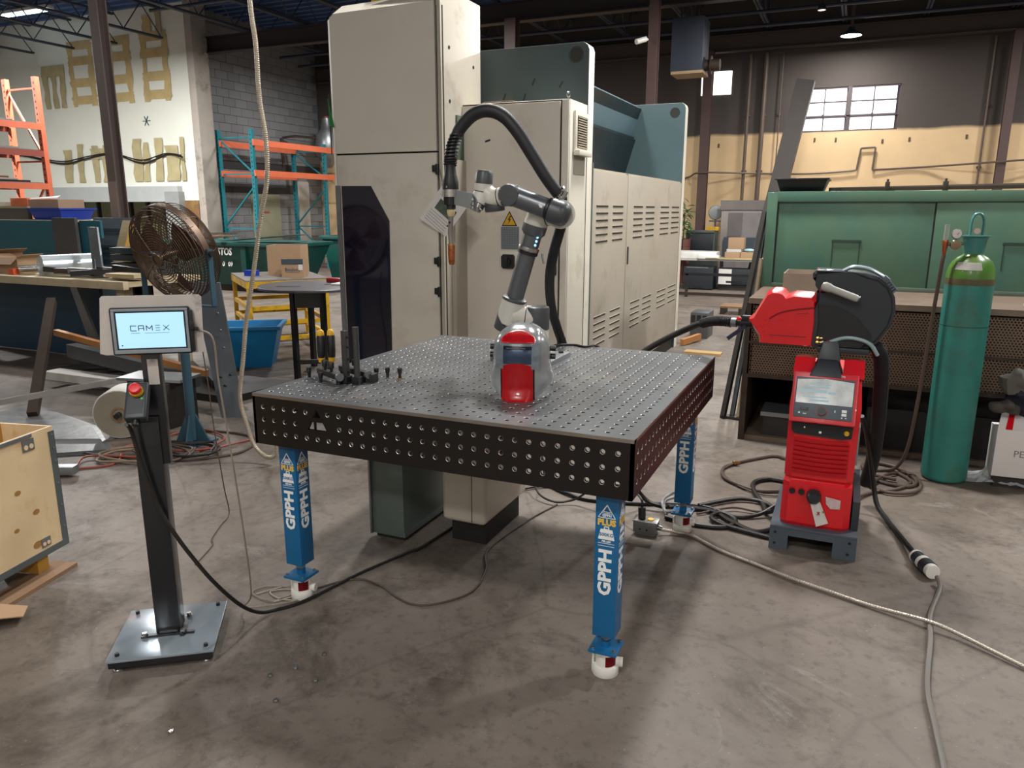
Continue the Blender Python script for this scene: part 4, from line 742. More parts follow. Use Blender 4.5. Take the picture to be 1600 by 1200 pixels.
g = G(); g.box(-.53, -.50, 2.62, 2.8, .05, 1.9); g.out('side_post', mat('post_taupe', 'a79f92', .45, var=.06), mc, smooth=0)
g = G(); g.box(-.535, -.515, 2.7, 2.8, 1.75, 2.2, .004); g.out('green_side_strip', mat('strip_green', '4f5f4d', .5, var=.1), mc)
# yellow crane eye on top
g = G(); g.box(-1.12, -.9, 2.6, 2.75, 2.93, 3.06, .01); g.out('yellow_lifting_lug', YELLOW, mc)
# front cabinet
CX0, CX1, CY0, CY1, CZ = -.563, .266, 2.8, 3.18, 2.28
g = G(); g.box(CX0, CX1, CY0+.014, CY1, .05, CZ, .006); cab = g.out('control_cabinet', CREAM2, mc)
g = G(); g.box(CX0-.003, CX1, CY0+.010, CY0+.016, .06, CZ-.005); g.out('door_gasket', SEAM, cab, smooth=0)
g = G(); g.box(CX0+.006, CX1-.062, CY0-.004, CY0+.012, .1, CZ-.014, .004); g.out('cabinet_door', CREAM, cab)
g = G(); g.box(CX1-.05, CX1, CY0-.004, CY0+.012, .1, CZ-.006, .004); g.out('door_frame', CREAM2, cab)
for z in (2.16, 1.32): g = G(); g.box(CX0-.012, CX0+.035, CY0-.022, CY0-.003, z-.045, z+.03, .003); g.box(CX0-.03, CX0-.01, CY0-.016, CY0, z-.06, z+.06, .003); g.out('cabinet_hinge', BLACK, cab)
g = G(); g.box(CX0+.17, CX0+.19, CY0-.022, CY0-.003, 1.88, 1.96); g.bm.clear(); g.box(CX0+.02, CX0+.06, CY0-.022, CY0-.003, 1.83, 1.875, .003); g.out('cabinet_hinge', BLACK, cab)
g = G(); g.obox((-.15+.18, 2.8, 2.0), (.04, .004, .012), Matrix.Rotation(-.3, 3, 'Y')); g.bm.clear(); g.obox((-.33, 2.795, 2.03), (.04, .004, .012), Matrix.Rotation(-.25, 3, 'Y')); g.out('scratch', BLKG, cab)
# warning triangle with lightning bolt
g = G(); y = CY0-.0045; g.prism([(-.222, y, 1.452), (-.104, y, 1.452), (-.163, y, 1.555)], (0, -.002, 0)); sg = g.out('warning_sign', BLKG, cab, smooth=0)
g = G(); g.prism([(-.210, y-.002, 1.459), (-.116, y-.002, 1.459), (-.163, y-.002, 1.541)], (0, -.001, 0)); g.mi = 1; g.prism([(-.160, y-.003, 1.525), (-.176, y-.003, 1.494), (-.165, y-.003, 1.496), (-.170, y-.003, 1.466), (-.174, y-.003, 1.470), (-.165, y-.003, 1.462), (-.157, y-.003, 1.472), (-.163, y-.003, 1.470), (-.152, y-.003, 1.503), (-.163, y-.003, 1.501), (-.153, y-.003, 1.522)], (0, -.0008, 0)); g.out('bolt_symbol', [YELLOW, BLKG], sg, smooth=0) if False else g.bm.free()
g = G(); g.prism([(-.211, y-.002, 1.4585), (-.115, y-.002, 1.4585), (-.163, y-.002, 1.5415)], (0, -.001, 0)); g.out('yellow_field', YELLOW, cab, smooth=0)
g = G(); g.prism([(-.158, y-.003, 1.523), (-.176, y-.003, 1.492), (-.164, y-.003, 1.494), (-.172, y-.003, 1.464), (-.150, y-.003, 1.501), (-.161, y-.003, 1.500), (-.148, y-.003, 1.522)], (0, -.0008, 0)); g.out('bolt_symbol', BLKG, cab, smooth=0)
g = G(); g.box(-.228, -.09, y-.002, y, 1.29, 1.447); pl = g.out('name_plate', mat('name_plate_grey', '7c8288', .4, .3, var=.06), cab, smooth=0)
g = G()
for i in range(9): g.box(-.222, -.096, y-.003, y-.002, 1.30+i*.0155, 1.302+i*.0155)
for i in range(7): g.box(-.222+i*.02, -.221+i*.02, y-.003, y-.002, 1.295, 1.442)
g.out('plate_grid', mat('plate_lines', '5d646b', .5), cab, smooth=0)
g = G(); g.box(-.235, -.085, y-.004, y, 1.135, 1.275, .002); g.out('switch_plate', CREAM2, cab)
g = G(); g.prism([(-.205, y-.004, 1.155), (-.13, y-.004, 1.155), (-.12, y-.004, 1.17), (-.12, y-.004, 1.24), (-.13, y-.004, 1.255), (-.205, y-.004, 1.255), (-.218, y-.004, 1.24), (-.218, y-.004, 1.17)], (0, -.02, 0)); g.cyl((-.168, y-.024, 1.205), (-.168, y-.045, 1.205), .028, n=16); g.obox((-.168, y-.05, 1.205), (.018, .02, .06), None, .003); g.out('rotary_switch', BLACK, cab)
g = G(); g.box(.150, .195, y-.016, y, 1.12, 1.27, .006, 2); g.out('door_latch', BLACK, cab); g = G(); g.box(.158, .187, y-.020, y-.016, 1.13, 1.195, .003); g.out('latch_lever', CREAM2, cab)
g = G(); g.box(.16, .185, y-.001, y, 1.295, 1.31); g.out('small_red_notice', REDP, cab, smooth=0); g = G(); g.obox((.0, y-.012, 1.24), (.012, .01, .05), Matrix.Rotation(-.5, 3, 'Y')); g.out('door_key', ZINC, cab, smooth=0)
g = G(); g.lathe([(.016, 0), (.02, .004), (.02, .012), (.016, .016), (.012, .012), (.012, .004), (.016, 0)], (.24, 2.83, CZ+.028), (1, 0, 0), 14); g.out('lifting_eye', ZINC, cab)
# vent on the cabinet side
g = G(); g.box(CX1, CX1+.018, 2.885, 3.15, 1.945, 2.215, .005); vent = g.out('vent_housing', CREAM2, cab)
g = G(); g.box(CX1+.014, CX1+.0195, 2.925, 3.125, 1.975, 2.185); g.out('vent_opening', SEAM, cab, smooth=0)
ls = None
for i in range(13):
    if ls is None: g = G(); g.box(CX1+.017, CX1+.025, 2.925, 3.125, 1.978, 1.986); ls = g.out('vent_slat', mat('vent_slat_cream', 'a59a86', .5), cab, smooth=0)
    else: dup(ls, cab, (0, 0, i*.0162))
g = G(); g.box(CX1+.005, CX1+.05, 2.88, 3.155, 1.925, 1.96, .006); g.out('vent_tray', CREAM2, cab); g = G(); g.box(CX1, CX1+.004, 2.9, 3.13, 1.80, 1.925); g.out('vent_patch', mat('vent_patch', '8f887c', .6, var=.1), cab, smooth=0)  # Flat darker patch below the vent tray
g = G(); g.box(-.45, -.2, 2.95, 3.1, CZ, CZ+.03, .01); g.out('debris', mat('dusty_debris', '5a4a3a', .9, var=.3, vs=30, bump=.5), cab)
# end plates
for (y0, y1, xa, hole, m) in ((3.19, 3.31, -1.2, (.17, 2.62), TEAL), (6.55, 6.68, -.62, (.15, 2.6), mat('machine_teal_lit', '42565a', .4, var=.06, vs=2))):  # Far plate's teal is a paler copy, its light put into the colour
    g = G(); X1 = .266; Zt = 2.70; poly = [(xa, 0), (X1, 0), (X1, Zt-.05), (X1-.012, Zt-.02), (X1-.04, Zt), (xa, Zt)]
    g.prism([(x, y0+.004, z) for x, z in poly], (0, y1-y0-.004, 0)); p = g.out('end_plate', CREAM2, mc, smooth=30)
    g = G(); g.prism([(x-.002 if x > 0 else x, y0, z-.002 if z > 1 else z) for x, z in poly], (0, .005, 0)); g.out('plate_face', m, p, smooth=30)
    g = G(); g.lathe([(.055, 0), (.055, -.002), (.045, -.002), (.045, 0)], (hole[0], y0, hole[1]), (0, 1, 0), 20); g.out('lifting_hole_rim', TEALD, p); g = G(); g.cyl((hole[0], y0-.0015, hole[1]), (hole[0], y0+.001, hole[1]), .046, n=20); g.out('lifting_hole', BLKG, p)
g = G(); g.mi = 0
for (x, z, a) in ((-.15, 2.46, .9), (-.22, 2.36, .6), (.06, 2.43, 1.1), (-.38, 2.37, .8)): g.obox((x, 3.189, z), (.012, .002, .05), Matrix.Rotation(a*.5, 3, 'Y'))
g.out('scratch_marks', BLKG, mc, smooth=0)
g = G(); g.box(-.63, -.28, 3.187, 3.19, 1.9, 2.70); g.bm.free()
# hopper between the plates
def strip(name, a, b, m, th=.02):
    g = G(); d = V((b[0]-a[0], 0, b[1]-a[1])).normalized(); nrm = V((-d.z, 0, d.x))*th
    g.hexa([(a[0], 3.31, a[1]), (a[0], 6.55, a[1]), (a[0]-nrm.x*-1, 6.55, a[1]-nrm.z*-1), (a[0]-nrm.x*-1, 3.31, a[1]-nrm.z*-1), (b[0], 3.31, b[1]), (b[0], 6.55, b[1]), (b[0]-nrm.x*-1, 6.55, b[1]-nrm.z*-1), (b[0]-nrm.x*-1, 3.31, b[1]-nrm.z*-1)]); return g.out(name, m, mc, smooth=0)
strip('hopper_lip', (-.246, 2.66), (-.285, 2.55), TEALD); strip('hopper_slope', (-.285, 2.55), (-.36, 2.36), TEALL); strip('hopper_lower', (-.30, 2.335), (-.43, 1.9), TEALD)
g = G(); g.box(-.36, -.30, 3.31, 6.55, 2.335, 2.36); g.out('hopper_ledge', TEALD, mc, smooth=0)
g = G(); g.box(-.262, -.24, 3.31, 6.55, 2.655, 2.67); g.out('hopper_rim', TEALL, mc, smooth=0)
g = G(); g.box(-.30, -.285, 4.02, 4.14, 2.42, 2.62); g.out('hopper_tag', ZINC, mc, smooth=0)
g = G(); g.prism([(-.7, 5.35, 2.6), (-.7, 5.95, 2.6), (-.7, 5.98, 2.83), (-.7, 5.88, 2.92), (-.7, 5.42, 2.95), (-.7, 5.36, 2.88)], (.03, 0, 0)); g.out('white_guard_panel', CREAM2, mc, smooth=0)
g = G(); g.box(-1.2, -.43, 3.31, 6.55, .1, 1.9); g.out('inner_body', TEALD, mc, smooth=0)
# louvred side cabinets
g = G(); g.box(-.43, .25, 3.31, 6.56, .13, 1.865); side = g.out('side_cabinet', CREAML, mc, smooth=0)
lp = None
for (ya, yb) in ((3.335, 4.30), (4.325, 6.52)):
    g = G(); g.box(.25, .268, ya, yb, .14, 1.85, .004); g.out('side_panel', CREAML, side)
g = G(); g.box(.25, .262, 4.30, 4.325, .14, 1.86); g.out('panel_gap', mat('gap_shadow', '6f675a', .7), side, smooth=0)
g = G(); g.box(.255, .272, 3.312, 3.334, .05, 1.9); g.out('corner_seal', mat('seal_grey', '5f6a66', .5), side, smooth=0)
g = G(); g.box(.267, .275, 4.345, 4.375, 1.10, 1.25); g.out('recessed_pull', SEAM, side, smooth=0)
g = G(); g.box(-.40, .245, 3.34, 6.5, 0, .13); g.out('plinth', BLKG, mc, smooth=0)
cols = [(3.44, .30), (3.88, .29), (4.52, .31), (4.96, .33), (5.56, .37), (6.08, .36)]
for (y0, w) in cols:
    src = None
    for i in range(11 if y0 < 5.2 else 10):
        z = 1.59-i*.0535 if i < 6 else .74-(i-6)*.055
        if src is None:
            g = G(); g.box(.266, .2705, y0, y0+w, z-.0065, z+.0065); g.mi = 1; g.box(.266, .272, y0-.01, y0+w+.01, z+.0065, z+.009); src = g.out('louvre', [SEAM, CREAML], side, smooth=0); sz = z
        else: dup(src, side, (0, 0, z-sz))
# printed sheets in a plastic sleeve, hung on the hinge side
t = thing('instruction_sheet', 'printed instruction sheet in a clear sleeve hung askew on the cream machine', 'paper', (-.5, 2.46, 1.38))
TL, LL, BB, RR = V((-.505, 2.46, 1.729)), V((-.690, 2.455, 1.505)), V((-.484, 2.45, 1.385)), V((-.316, 2.455, 1.585))
g = G(); g.prism([TL, LL, BB, RR], (0, -.004, 0)); g.out('sleeve', PAPER, t, smooth=0)
def on(u, v, off=-.0055): return TL+(LL-TL)*u+(RR-TL)*v+V((0, off, 0))
g = G(); g.prism([on(.28, .2), on(.55, .2), on(.55, .85), on(.28, .85)], (0, -.001, 0)); g.out('printed_picture', mat('printed_picture', '4e5a4c', .5, var=.5, vs=40), t, smooth=0)
g = G()
for i in range(5): u = .62+i*.065; g.prism([on(u, .12), on(u+.014, .12), on(u+.014, .88), on(u, .88)], (0, -.0006, 0))
for i in range(4): u = .05+i*.05; g.prism([on(u, .1), on(u+.012, .1), on(u+.012, .6), on(u, .6)], (0, -.0006, 0))
g.out('printed_lines', mat('print_grey', '9a9894', .6), t, smooth=0)
g = G(); g.tube([TL+V((0, -.004, -.01)), TL+V((.0, -.01, .03)), TL+V((-.03, .01, .1))], .002, 5, 3); g.out('hanging_string', BLKG, t)
# ---- things standing beneath the table
t = thing('floor_cabinet', 'narrow grey green steel cabinet standing under the table', 'cabinet', (.12, .95, 0))
g = G(); g.box(.035, .21, .715, 1.35, .02, .60, .003); g.out('body', GREYGREEN, t); g = G(); g.box(.026, .036, .70, .725, .02, .6); g.out('edge_strip', ZINC, t, smooth=0)
g = G(); g.box(.045, .20, .73, 1.34, 0, .02); g.out('plinth', BLKG, t, smooth=0); g = G(); g.box(.2095, .214, .715, 1.35, .02, .045); g.out('bottom_flange', ZINC, t, smooth=0); g = G(); g.cyl((.2, .716, .16), (.2, .710, .16), .006, n=8); g.out('screw', STEEL, t)
t = thing('chiller_unit', 'cream chiller unit with louvres and rounded corners under the table', 'chiller', (.49, 1.03, 0))
g = G(); g.box(.375, .605, .79, 1.30, .115, .60, .03, 3); g.out('shell', mat('chiller_cream', 'c4bcae', .4, var=.05, vs=3), t); g = G(); g.box(.40, .58, .85, 1.25, 0, .12); g.out('plinth', BLKG, t, smooth=0)
g = G(); g.box(.536, .539, .7885, .80, .13, .58); g.out('seam', SEAM, t, smooth=0)
src = None
for i in range(4):
    for j in range(2):
        x, z = .405+j*.062, .45-i*.025
        if src is None: g = G(); g.prism([(x, .79, z), (x+.045, .79, z), (x+.045, .782, z+.004), (x, .782, z+.004)], (0, 0, .012)); src = g.out('louvre', CREAM2, t, smooth=0); s0 = (x, z)
        else: dup(src, t, (x-s0[0], 0, z-s0[1]))
# ================================================================ WELDING TABLE
TZ, BZ, TH = .88, .68, .012
wt = thing('welding_table', 'dark perforated steel welding table on four blue legs', 'table', (.75, .75, 0))
def holed(origin, U, Vv, N, cells, r=.008, ch=.0014, th=TH, half=.025):
    """plate pieces with a chamfered through hole in each cell; U, V span the face, N points outward; returns verts, faces, material ids"""
    vs, fs, ms = [], [], []; U, Vv, N, o = V(U), V(Vv), V(N), V(origin)
    ang = [math.radians(45+30*j) for j in range(12)]; cs = [(1, 1), (-1, 1), (-1, -1), (1, -1)]
    for (cu, cv) in cells:
        b = len(vs); c = o + U*cu + Vv*cv
        for d in (0, -th):
            for (a, e) in cs: vs.append(c + U*(a*half) + Vv*(e*half) + N*d)
        for (rr, d) in ((r+ch, 0), (r, -ch), (r, -th)):
            for t in ang: vs.append(c + U*(rr*math.cos(t)) + Vv*(rr*math.sin(t)) + N*d)
        R0, R1, R2 = b+8, b+20, b+32
        for k in range(4):
            k2 = (k+1) % 4; q = [3*k, 3*k+1, 3*k+2, (3*k+3) % 12]
            fs.append([b+k, b+k2]+[R0+j for j in q[::-1]]); ms.append(0)
            fs.append([b+4+k2, b+4+k]+[R2+j for j in q]); ms.append(0)
        for j in range(12):
            j2 = (j+1) % 12; fs.append([R0+j, R0+j2, R1+j2, R1+j]); ms.append(1); fs.append([R1+j, R1+j2, R2+j2, R2+j]); ms.append(2)
    return vs, fs, ms
def plate(name, mats, packs, boxes, parent):
    g = G()
    for (a, b, c, d, e, f, mi) in boxes: g.mi = mi; g.box(a, b, c, d, e, f)
    me = bpy.data.meshes.new('tmp'); vs, fs, ms = [], [], []
    for (v, f, m) in packs:
        b = len(vs); vs += [tuple(p) for p in v]; fs += [[i+b for i in q] for q in f]; ms += m
    me.from_pydata(vs, [], fs); me.polygons.foreach_set('material_index', ms); me.update(); g.bm.from_mesh(me); bpy.data.meshes.remove(me)
    return g.out(name, mats, parent, smooth=0, recalc=False)
grid = [(.05*i, .05*j) for i in range(1, 30) for j in range(1, 30)]
z0, z1 = TZ-TH, TZ
plate('tabletop', [TOPST, CHAM, NITRIDE, EDGE], [holed((0, 0, TZ), (1, 0, 0), (0, 1, 0), (0, 0, 1), grid)],
      [(.0, 1.5, .0015, .025, z0, z1, 0), (.0, 1.5, 1.475, 1.4985, z0, z1, 0), (.0015, .025, .025, 1.475, z0, z1, 0), (1.475, 1.4985, .025, 1.475, z0, z1, 0),
       (0, 1.5, 0, .0015, z0-.001, z1-.001, 3), (0, .0015, .0015, 1.4985, z0, z1-.001, 3), (1.4985, 1.5, .0015, 1.4985, z0, z1-.001, 3)], wt)
rows = (.05, 0, -.05)
zc = .78
def frame(x0, x1, a, ya, yb, wall):      # solid margins round the holed field of a side plate
    A = []
    for (u0, u1, w0, w1) in ((0, .025, BZ, z0), (1.475, 1.5, BZ, z0), (.025, 1.475, BZ, .705), (.025, 1.475, .855, z0)):
        A.append((u0, u1, ya, yb, w0, w1, 0) if wall == 'x' else (ya, yb, u0, u1, w0, w1, 0))
    return A
miss = {(5, 0), (6, 0), (7, 0), (6, .05)}
cells = [(.05*i, r) for i in range(1, 30) for r in rows if (i, r) not in miss]
pk = holed((0, 0, zc), (1, 0, 0), (0, 0, 1), (0, -1, 0), cells)
lv, lf = [], []                          # plate round the cut-out triangle emblem
O = [(.225, .755), (.375, .755), (.375, .805), (.325, .805), (.325, .855), (.275, .855), (.275, .805), (.225, .805)]; T_ = [(.30, .848), (.256, .764), (.344, .764)]
for q in ([O[0], O[1], T_[2], T_[1]], [O[1], O[2], O[3], O[4], T_[0], T_[2]], [O[5], O[6], O[7], O[0], T_[1], T_[0]], [O[4], O[5], T_[0]]):
    b = len(lv); lv += [(x, 0, z) for x, z in q]; lf.append([b+i for i in range(len(q))]); b = len(lv); lv += [(x, TH, z) for x, z in q]; lf.append([b+i for i in range(len(q))][::-1])
for i in range(3): b = len(lv); (x0, w0), (x1, w1) = T_[i], T_[(i+1) % 3]; lv += [(x0, 0, w0), (x1, 0, w1), (x1, TH, w1), (x0, TH, w0)]; lf.append([b, b+1, b+2, b+3])
fr = plate('side_panel', [NITRIDE, CHAM, STEEL], [pk, ([V(p) for p in lv], lf, [0]*len(lf))], frame(0, 0, 0, 0, TH, 'x'), wt)
g = G(); g.box(.276, .324, 0, TH, .796, .812); g.box(.285, .289, .001, TH, .765, .80); g.out('emblem_bar', NITRIDE, fr, smooth=0)
allc = [(.05*i, r) for i in range(1, 30) for r in rows]
plate('side_panel', [NITRIDE, CHAM, STEEL], [holed((1.5, 0, zc), (0, 1, 0), (0, 0, 1), (1, 0, 0), allc)], frame(0, 0, 0, 1.5-TH, 1.5, 'y'), wt)
plate('side_panel', [NITRIDE, CHAM, STEEL], [holed((0, 0, zc), (0, 1, 0), (0, 0, 1), (-1, 0, 0), allc)], frame(0, 0, 0, 0, TH, 'y'), wt)
plate('side_panel', [NITRIDE, CHAM, STEEL], [holed((0, 1.5, zc), (1, 0, 0), (0, 0, 1), (0, 1, 0), allc)], frame(0, 0, 0, 1.5-TH, 1.5, 'x'), wt)
for x in (.5, 1.0): g = G(); g.box(x-.006, x+.006, .1, 1.4, .72, z0); g.out('rib', NITRIDE, wt, smooth=0)
def leg(x, y, prints):
    g = G(); g.box(x-.04, x+.04, y-.04, y+.04, .155, BZ, .005, 2); L_ = g.out('leg', BLUE, wt)
    g = G(); g.cyl((x, y, .10), (x, y, .156), .012, n=12); g.lathe([(.0, .150), (.019, .150), (.019, .134), (0, .134)], (x, y, 0), n=6); g.out('jack_screw', ZINC, L_)
    g = G(); g.cyl((x, y, .105), (x, y, .128), .018, n=16); g.box(x-.05, x+.05, y-.05, y+.05, .094, .105, .002); g.out('foot_plate', BLUE, L_)
    for (dx, dy) in ((-.038, -.038), (.038, -.038), (.038, .038), (-.038, .038)): g = G(); g.lathe([(0, .113), (.007, .112), (.007, .105)], (x+dx, y+dy, 0), n=6); g.out('foot_bolt', STEEL, L_)
    g = G(); g.lathe([(0, .092), (.033, .092), (.036, .086), (.036, .036), (.0, .036)], (x, y, 0), n=28); g.lathe([(0, 0), (.044, 0), (.046, .004), (.046, .03), (.043, .036), (0, .036)], (x, y, 0), n=28); g.box(x-.046, x-.036, y-.016, y+.016, .0, .07, .004); g.cyl((x+.03, y+.012, .042), (x+.056, y+.018, .042), .017, n=16); g.out('caster', WHITE, L_)
    g = G(); a0 = -75; n = 5
    for i in range(n):
        t0, t1 = math.radians(a0+i*14), math.radians(a0+(i+1)*14); r = .0365; g.face([(x+r*math.cos(t0), y+r*math.sin(t0), .04), (x+r*math.cos(t1), y+r*math.sin(t1), .04), (x+r*math.cos(t1), y+r*math.sin(t1), .078), (x+r*math.cos(t0), y+r*math.sin(t0), .078)])
    bmesh.ops.solidify(g.bm, geom=g.bm.faces[:], thickness=.0008); g.out('red_label', DRED, L_)
    for f in prints:
        if f == 'F': o, xd, nrm = V((x, y-.0402, 0)), V((1, 0, 0)), V((0, -1, 0))
        else: o, xd, nrm = V((x+.0402, y, 0)), V((0, 1, 0)), V((1, 0, 0))
        zd = V((0, 0, 1)); P = lambda u, z: o + xd*u + zd*z + nrm*.0003
        g = G()                               # triangle badge, weight symbol and rules
        def tri(h, w, base):
            return [P(-w, base), P(w, base), P(0, base+h)]
        def outline(pts, t):
            for i in range(len(pts)): g.beam(pts[i], pts[(i+1) % len(pts)], t, .0008, tuple(nrm))
        outline(tri(.046, .029, .588), .0022); outline(tri(.022, .013, .609), .0018); g.beam(P(-.020, .604), P(.020, .604), .0016, .0008, tuple(nrm))
        g.prism([P(-.020, .548), P(.020, .548), P(.028, .512), P(-.028, .512)], nrm*.0006); outline([P(-.008, .548), P(-.007, .557), P(.007, .557), P(.008, .548)], .0032)
        g.beam(P(-.028, .498), P(.028, .498), .0014, .0008, tuple(nrm)) ; g.beam(P(-.028, .489), P(.028, .489), .0014, .0008, tuple(nrm))
        g.out('leg_badge', PRINT, L_, smooth=0)
        text('lettering', 'GPPH', .0125, P(0, .596), xd, zd, PRINT, L_, .0004)
        text('lettering', 'PLUS', .0285, P(0, .571), xd, zd, YPRINT, L_, .0016)
        text('lettering', '500KG', .0165, P(0, .529)+nrm*.0006, xd, zd, BLUE, L_, .0004)
        text('lettering', 'PER LEG', .0085, P(0, .505), xd, zd, PRINT, L_, .0003)
        text('lettering', 'GPPH', .060, P(0, .395), zd, -xd, PRINT, L_, .0022, sx=1.12)
for (x, y, pr) in ((.10, .095, 'FR'), (1.405, .095, 'FR'), (1.405, 1.405, 'FR'), (.10, 1.405, '')): leg(x, y, pr)
# ================================================================ COBOT
rb = thing('robot_arm', 'grey and cream jointed robot arm with welding torch, bolted on the table', 'robot', (.73, 1.06, TZ))
def part(name, m, fn, parent=rb): g = G(); fn(g); return g.out(name, m, parent)
bp = G(); bp.box(.56, .865, .95, 1.21, TZ, TZ+.02, .002); bpo = bp.out('mounting_plate', ZINC, rb)
for (x, y) in ((.60, 1.0), (.83, 1.0), (.60, 1.17), (.83, 1.17)): part('plate_bolt', BLACK, lambda g: g.lathe([(0, .028), (.012, .028), (.013, .02)], (x, y, TZ), n=10), bpo)
def j1(g): g.lathe([(0, .02), (.085, .02), (.085, .05), (.07, .065), (.056, .075), (.056, .215), (.05, .22), (0, .22)], (.752, 1.05, TZ), n=28); g.cyl((.752, 1.05, 1.075), (.648, 1.0, 1.092), .0545, n=28); g.ball((.752, 1.05, 1.075), .056, n=20)
part('base_joint', CCREAM, j1)
part('joint_cap', CGREY, lambda g: g.cut((.752, 1.05, .95), (0, 0, 1), .0585, .183, (.757, 1.05, 1.07), (.62, -.1, .78)))
part('joint_seam', BLACK, lambda g: g.lathe([(.0548, -.002), (.0556, -.002), (.0556, .002), (.0548, .002)], (.70, 1.026, 1.0835), (-.104, -.05, .017), 28))
AX = V((.290, 0, .957)).normalized(); S0 = V((.636, 1.0, 1.085))
part('shoulder_joint', CCREAM, lambda g: (g.cyl(S0-AX*.03, S0+AX*.078, .0545, n=28), g.ball(S0, .0548, n=22), g.cyl(S0, (.70, 1.026, 1.0835), .0545, n=28)))
part('joint_cap', CGREY, lambda g: g.cut(S0+AX*.03, -AX, .0575, .10, S0-AX*.01+V((-.03, 0, 0)), V((-.8, -.1, -.6))))
part('collar', CGREY, lambda g: g.lathe([(.0, 0), (.056, 0), (.058, .006), (.056, .012), (.044, .018), (.0, .018)], S0+AX*.078, AX, 28))
T0, T1 = S0+AX*.09, V((.752, 1.0, 1.468))
part('upper_arm', CTUBE, lambda g: (g.cyl(T0, T0+AX*.235, .040, n=28), g.cyl(T0+AX*.235, T1, .042, n=28), g.lathe([(.042, 0), (.054, .015), (.055, .05), (0, .05)], T1-AX*.015, AX, 28)))
part('clamp_ring', STEEL, lambda g: g.lathe([(.041, -.008), (.048, -.008), (.049, 0), (.048, .009), (.041, .009)], T0+AX*.236, AX, 28))
part('clamp_band', BLACK, lambda g: g.lathe([(.041, -.014), (.0465, -.014), (.0465, 0), (.041, 0)], T0+AX*.226, AX, 28))
part('clamp_lever', ZINC, lambda g: g.beam((.80, .985, 1.375), (.815, .97, 1.335), .008, .006))
for i in range(3): part('status_light', LED, lambda g: g.ball(T0+AX*(.262+i*.018)+V((.0335, -.0255, -.01)), .0052, n=8))
E0 = V((.782, 1.0, 1.552)); J3 = V((.885, .955, 1.552)); N3 = V((.30, -.95, 0)).normalized()
part('elbow_joint', CCREAM, lambda g: (g.cyl(T1+AX*.03, E0, .0535, n=28), g.ball(E0, .0545, n=22), g.cyl(E0, V((.872, 1.0, 1.55)), .0535, n=28), g.ball((.880, 1.0, 1.551), .0545, n=22), g.cyl((.882, 1.0, 1.547), V((.882, 1.0, 1.547))+N3*.045, .062, n=28)))
part('joint_seam', BLACK, lambda g: g.lathe([(.0536, -.0025), (.0548, -.0025), (.0548, .0025), (.0536, .0025)], (.822, 1.0, 1.551), (1, 0, 0), 28))
c3 = V((.880, 1.0, 1.551))+N3*.045
F0 = c3+N3*.02; F1 = V((.695, .918, 1.622)); FD = (F1-F0).normalized()
part('elbow_cap', CGREY, lambda g: g.lathe([(0, 0), (.046, 0), (.0535, .006), (.0535, .050), (.050, .068), (.040, .082), (.022, .090), (0, .092)], F0+FD*.048, -FD, 28))
part('forearm', CTUBE, lambda g: g.cyl(F0+FD*.02, F1, .0435, n=28))
part('forearm_collar', BLACK, lambda g: g.lathe([(.044, 0), (.048, .004), (.048, .014), (.044, .018)], F0+FD*.045, FD, 28))
part('white_tag', PRINT, lambda g: g.obox(F0+FD*.075+V((0, -.043, .006)), (.02, .002, .012), Matrix.Rotation(.38, 3, 'Y')))
W1 = V((.680, .918, 1.627))
part('wrist_cap', CGREY, lambda g: (g.lathe([(0, -.05), (.047, -.048), (.0475, .04), (.044, .047), (0, .049)], W1, (.1, -1, 0), 28), g.cyl(W1, F1, .0465, n=24)))
for (dx, dz) in ((-.03, .025), (-.03, -.025)): part('cap_screw', STEEL, lambda g: g.cyl(W1+V((dx, -.048, dz)), W1+V((dx, -.051, dz)), .004, n=8))
W2 = V((.592, .918, 1.612))
part('wrist_joint', CCREAM, lambda g: (g.cyl(W1, W2, .0425, n=26), g.ball(W2, .0435, n=22), g.cyl(W2, W2+V((-.052, 0, .04)), .0415, n=26)))
for p in (W1.lerp(W2, .42), W1.lerp(W2, .62)): part('joint_seam', BLACK, lambda g: g.lathe([(.042, -.002), (.0435, -.002), (.0435, .002), (.042, .002)], p, W2-W1, 26))
part('wrist_cap', CGREY, lambda g: g.cut(W2+V((.004, 0, -.0)), (.12, 0, -1), .0445, .055, W2+V((0, 0, -.022)), (-.2, 0, -1)))
W3 = V((.548, .912, 1.655)); U3 = V((.11, 0, .99)).normalized()
part('wrist_joint', CCREAM, lambda g: (g.cyl(W3-U3*.03, W3+U3*.035, .039, n=26), g.ball(W3-U3*.02, .0395, n=20)))
part('wrist_cap', CGREY, lambda g: g.lathe([(.039, .0), (.0395, .0), (.038, .045), (.031, .056), (0, .058)], W3+U3*.022, U3, 26))
D3 = V((-.28, -.30, -.91)).normalized()
part('joint_seam', BLACK, lambda g: g.lathe([(.039, -.002), (.0402, -.002), (.0402, .002), (.039, .002)], W3-U3*.015, -U3+D3*.5, 26))
part('flange_joint', CCREAM, lambda g: g.cyl(W3-U3*.01, W3-U3*.01+D3*.058, .037, n=26))
part('tool_flange', STEEL, lambda g: g.lathe([(.03, 0), (.032, .002), (.032, .02), (.025, .024), (.025, .034), (0, .034)], W3-U3*.01+D3*.058, D3, 22))
part('torch_bracket', ZINC, lambda g: (g.hexa([(.425, .862, 1.588), (.522, .868, 1.566), (.522, .872, 1.566), (.425, .866, 1.588), (.425, .862, 1.652), (.520, .868, 1.634), (.520, .872, 1.634), (.425, .866, 1.652)]), g.hexa([(.518, .868, 1.565), (.545, .845, 1.556), (.548, .848, 1.556), (.522, .873, 1.565), (.518, .868, 1.634), (.545, .845, 1.608), (.548, .848, 1.608), (.522, .873, 1.634)])))
tq = V((.404, .878, 0)); TX = lambda z: V((.404, .878, z))
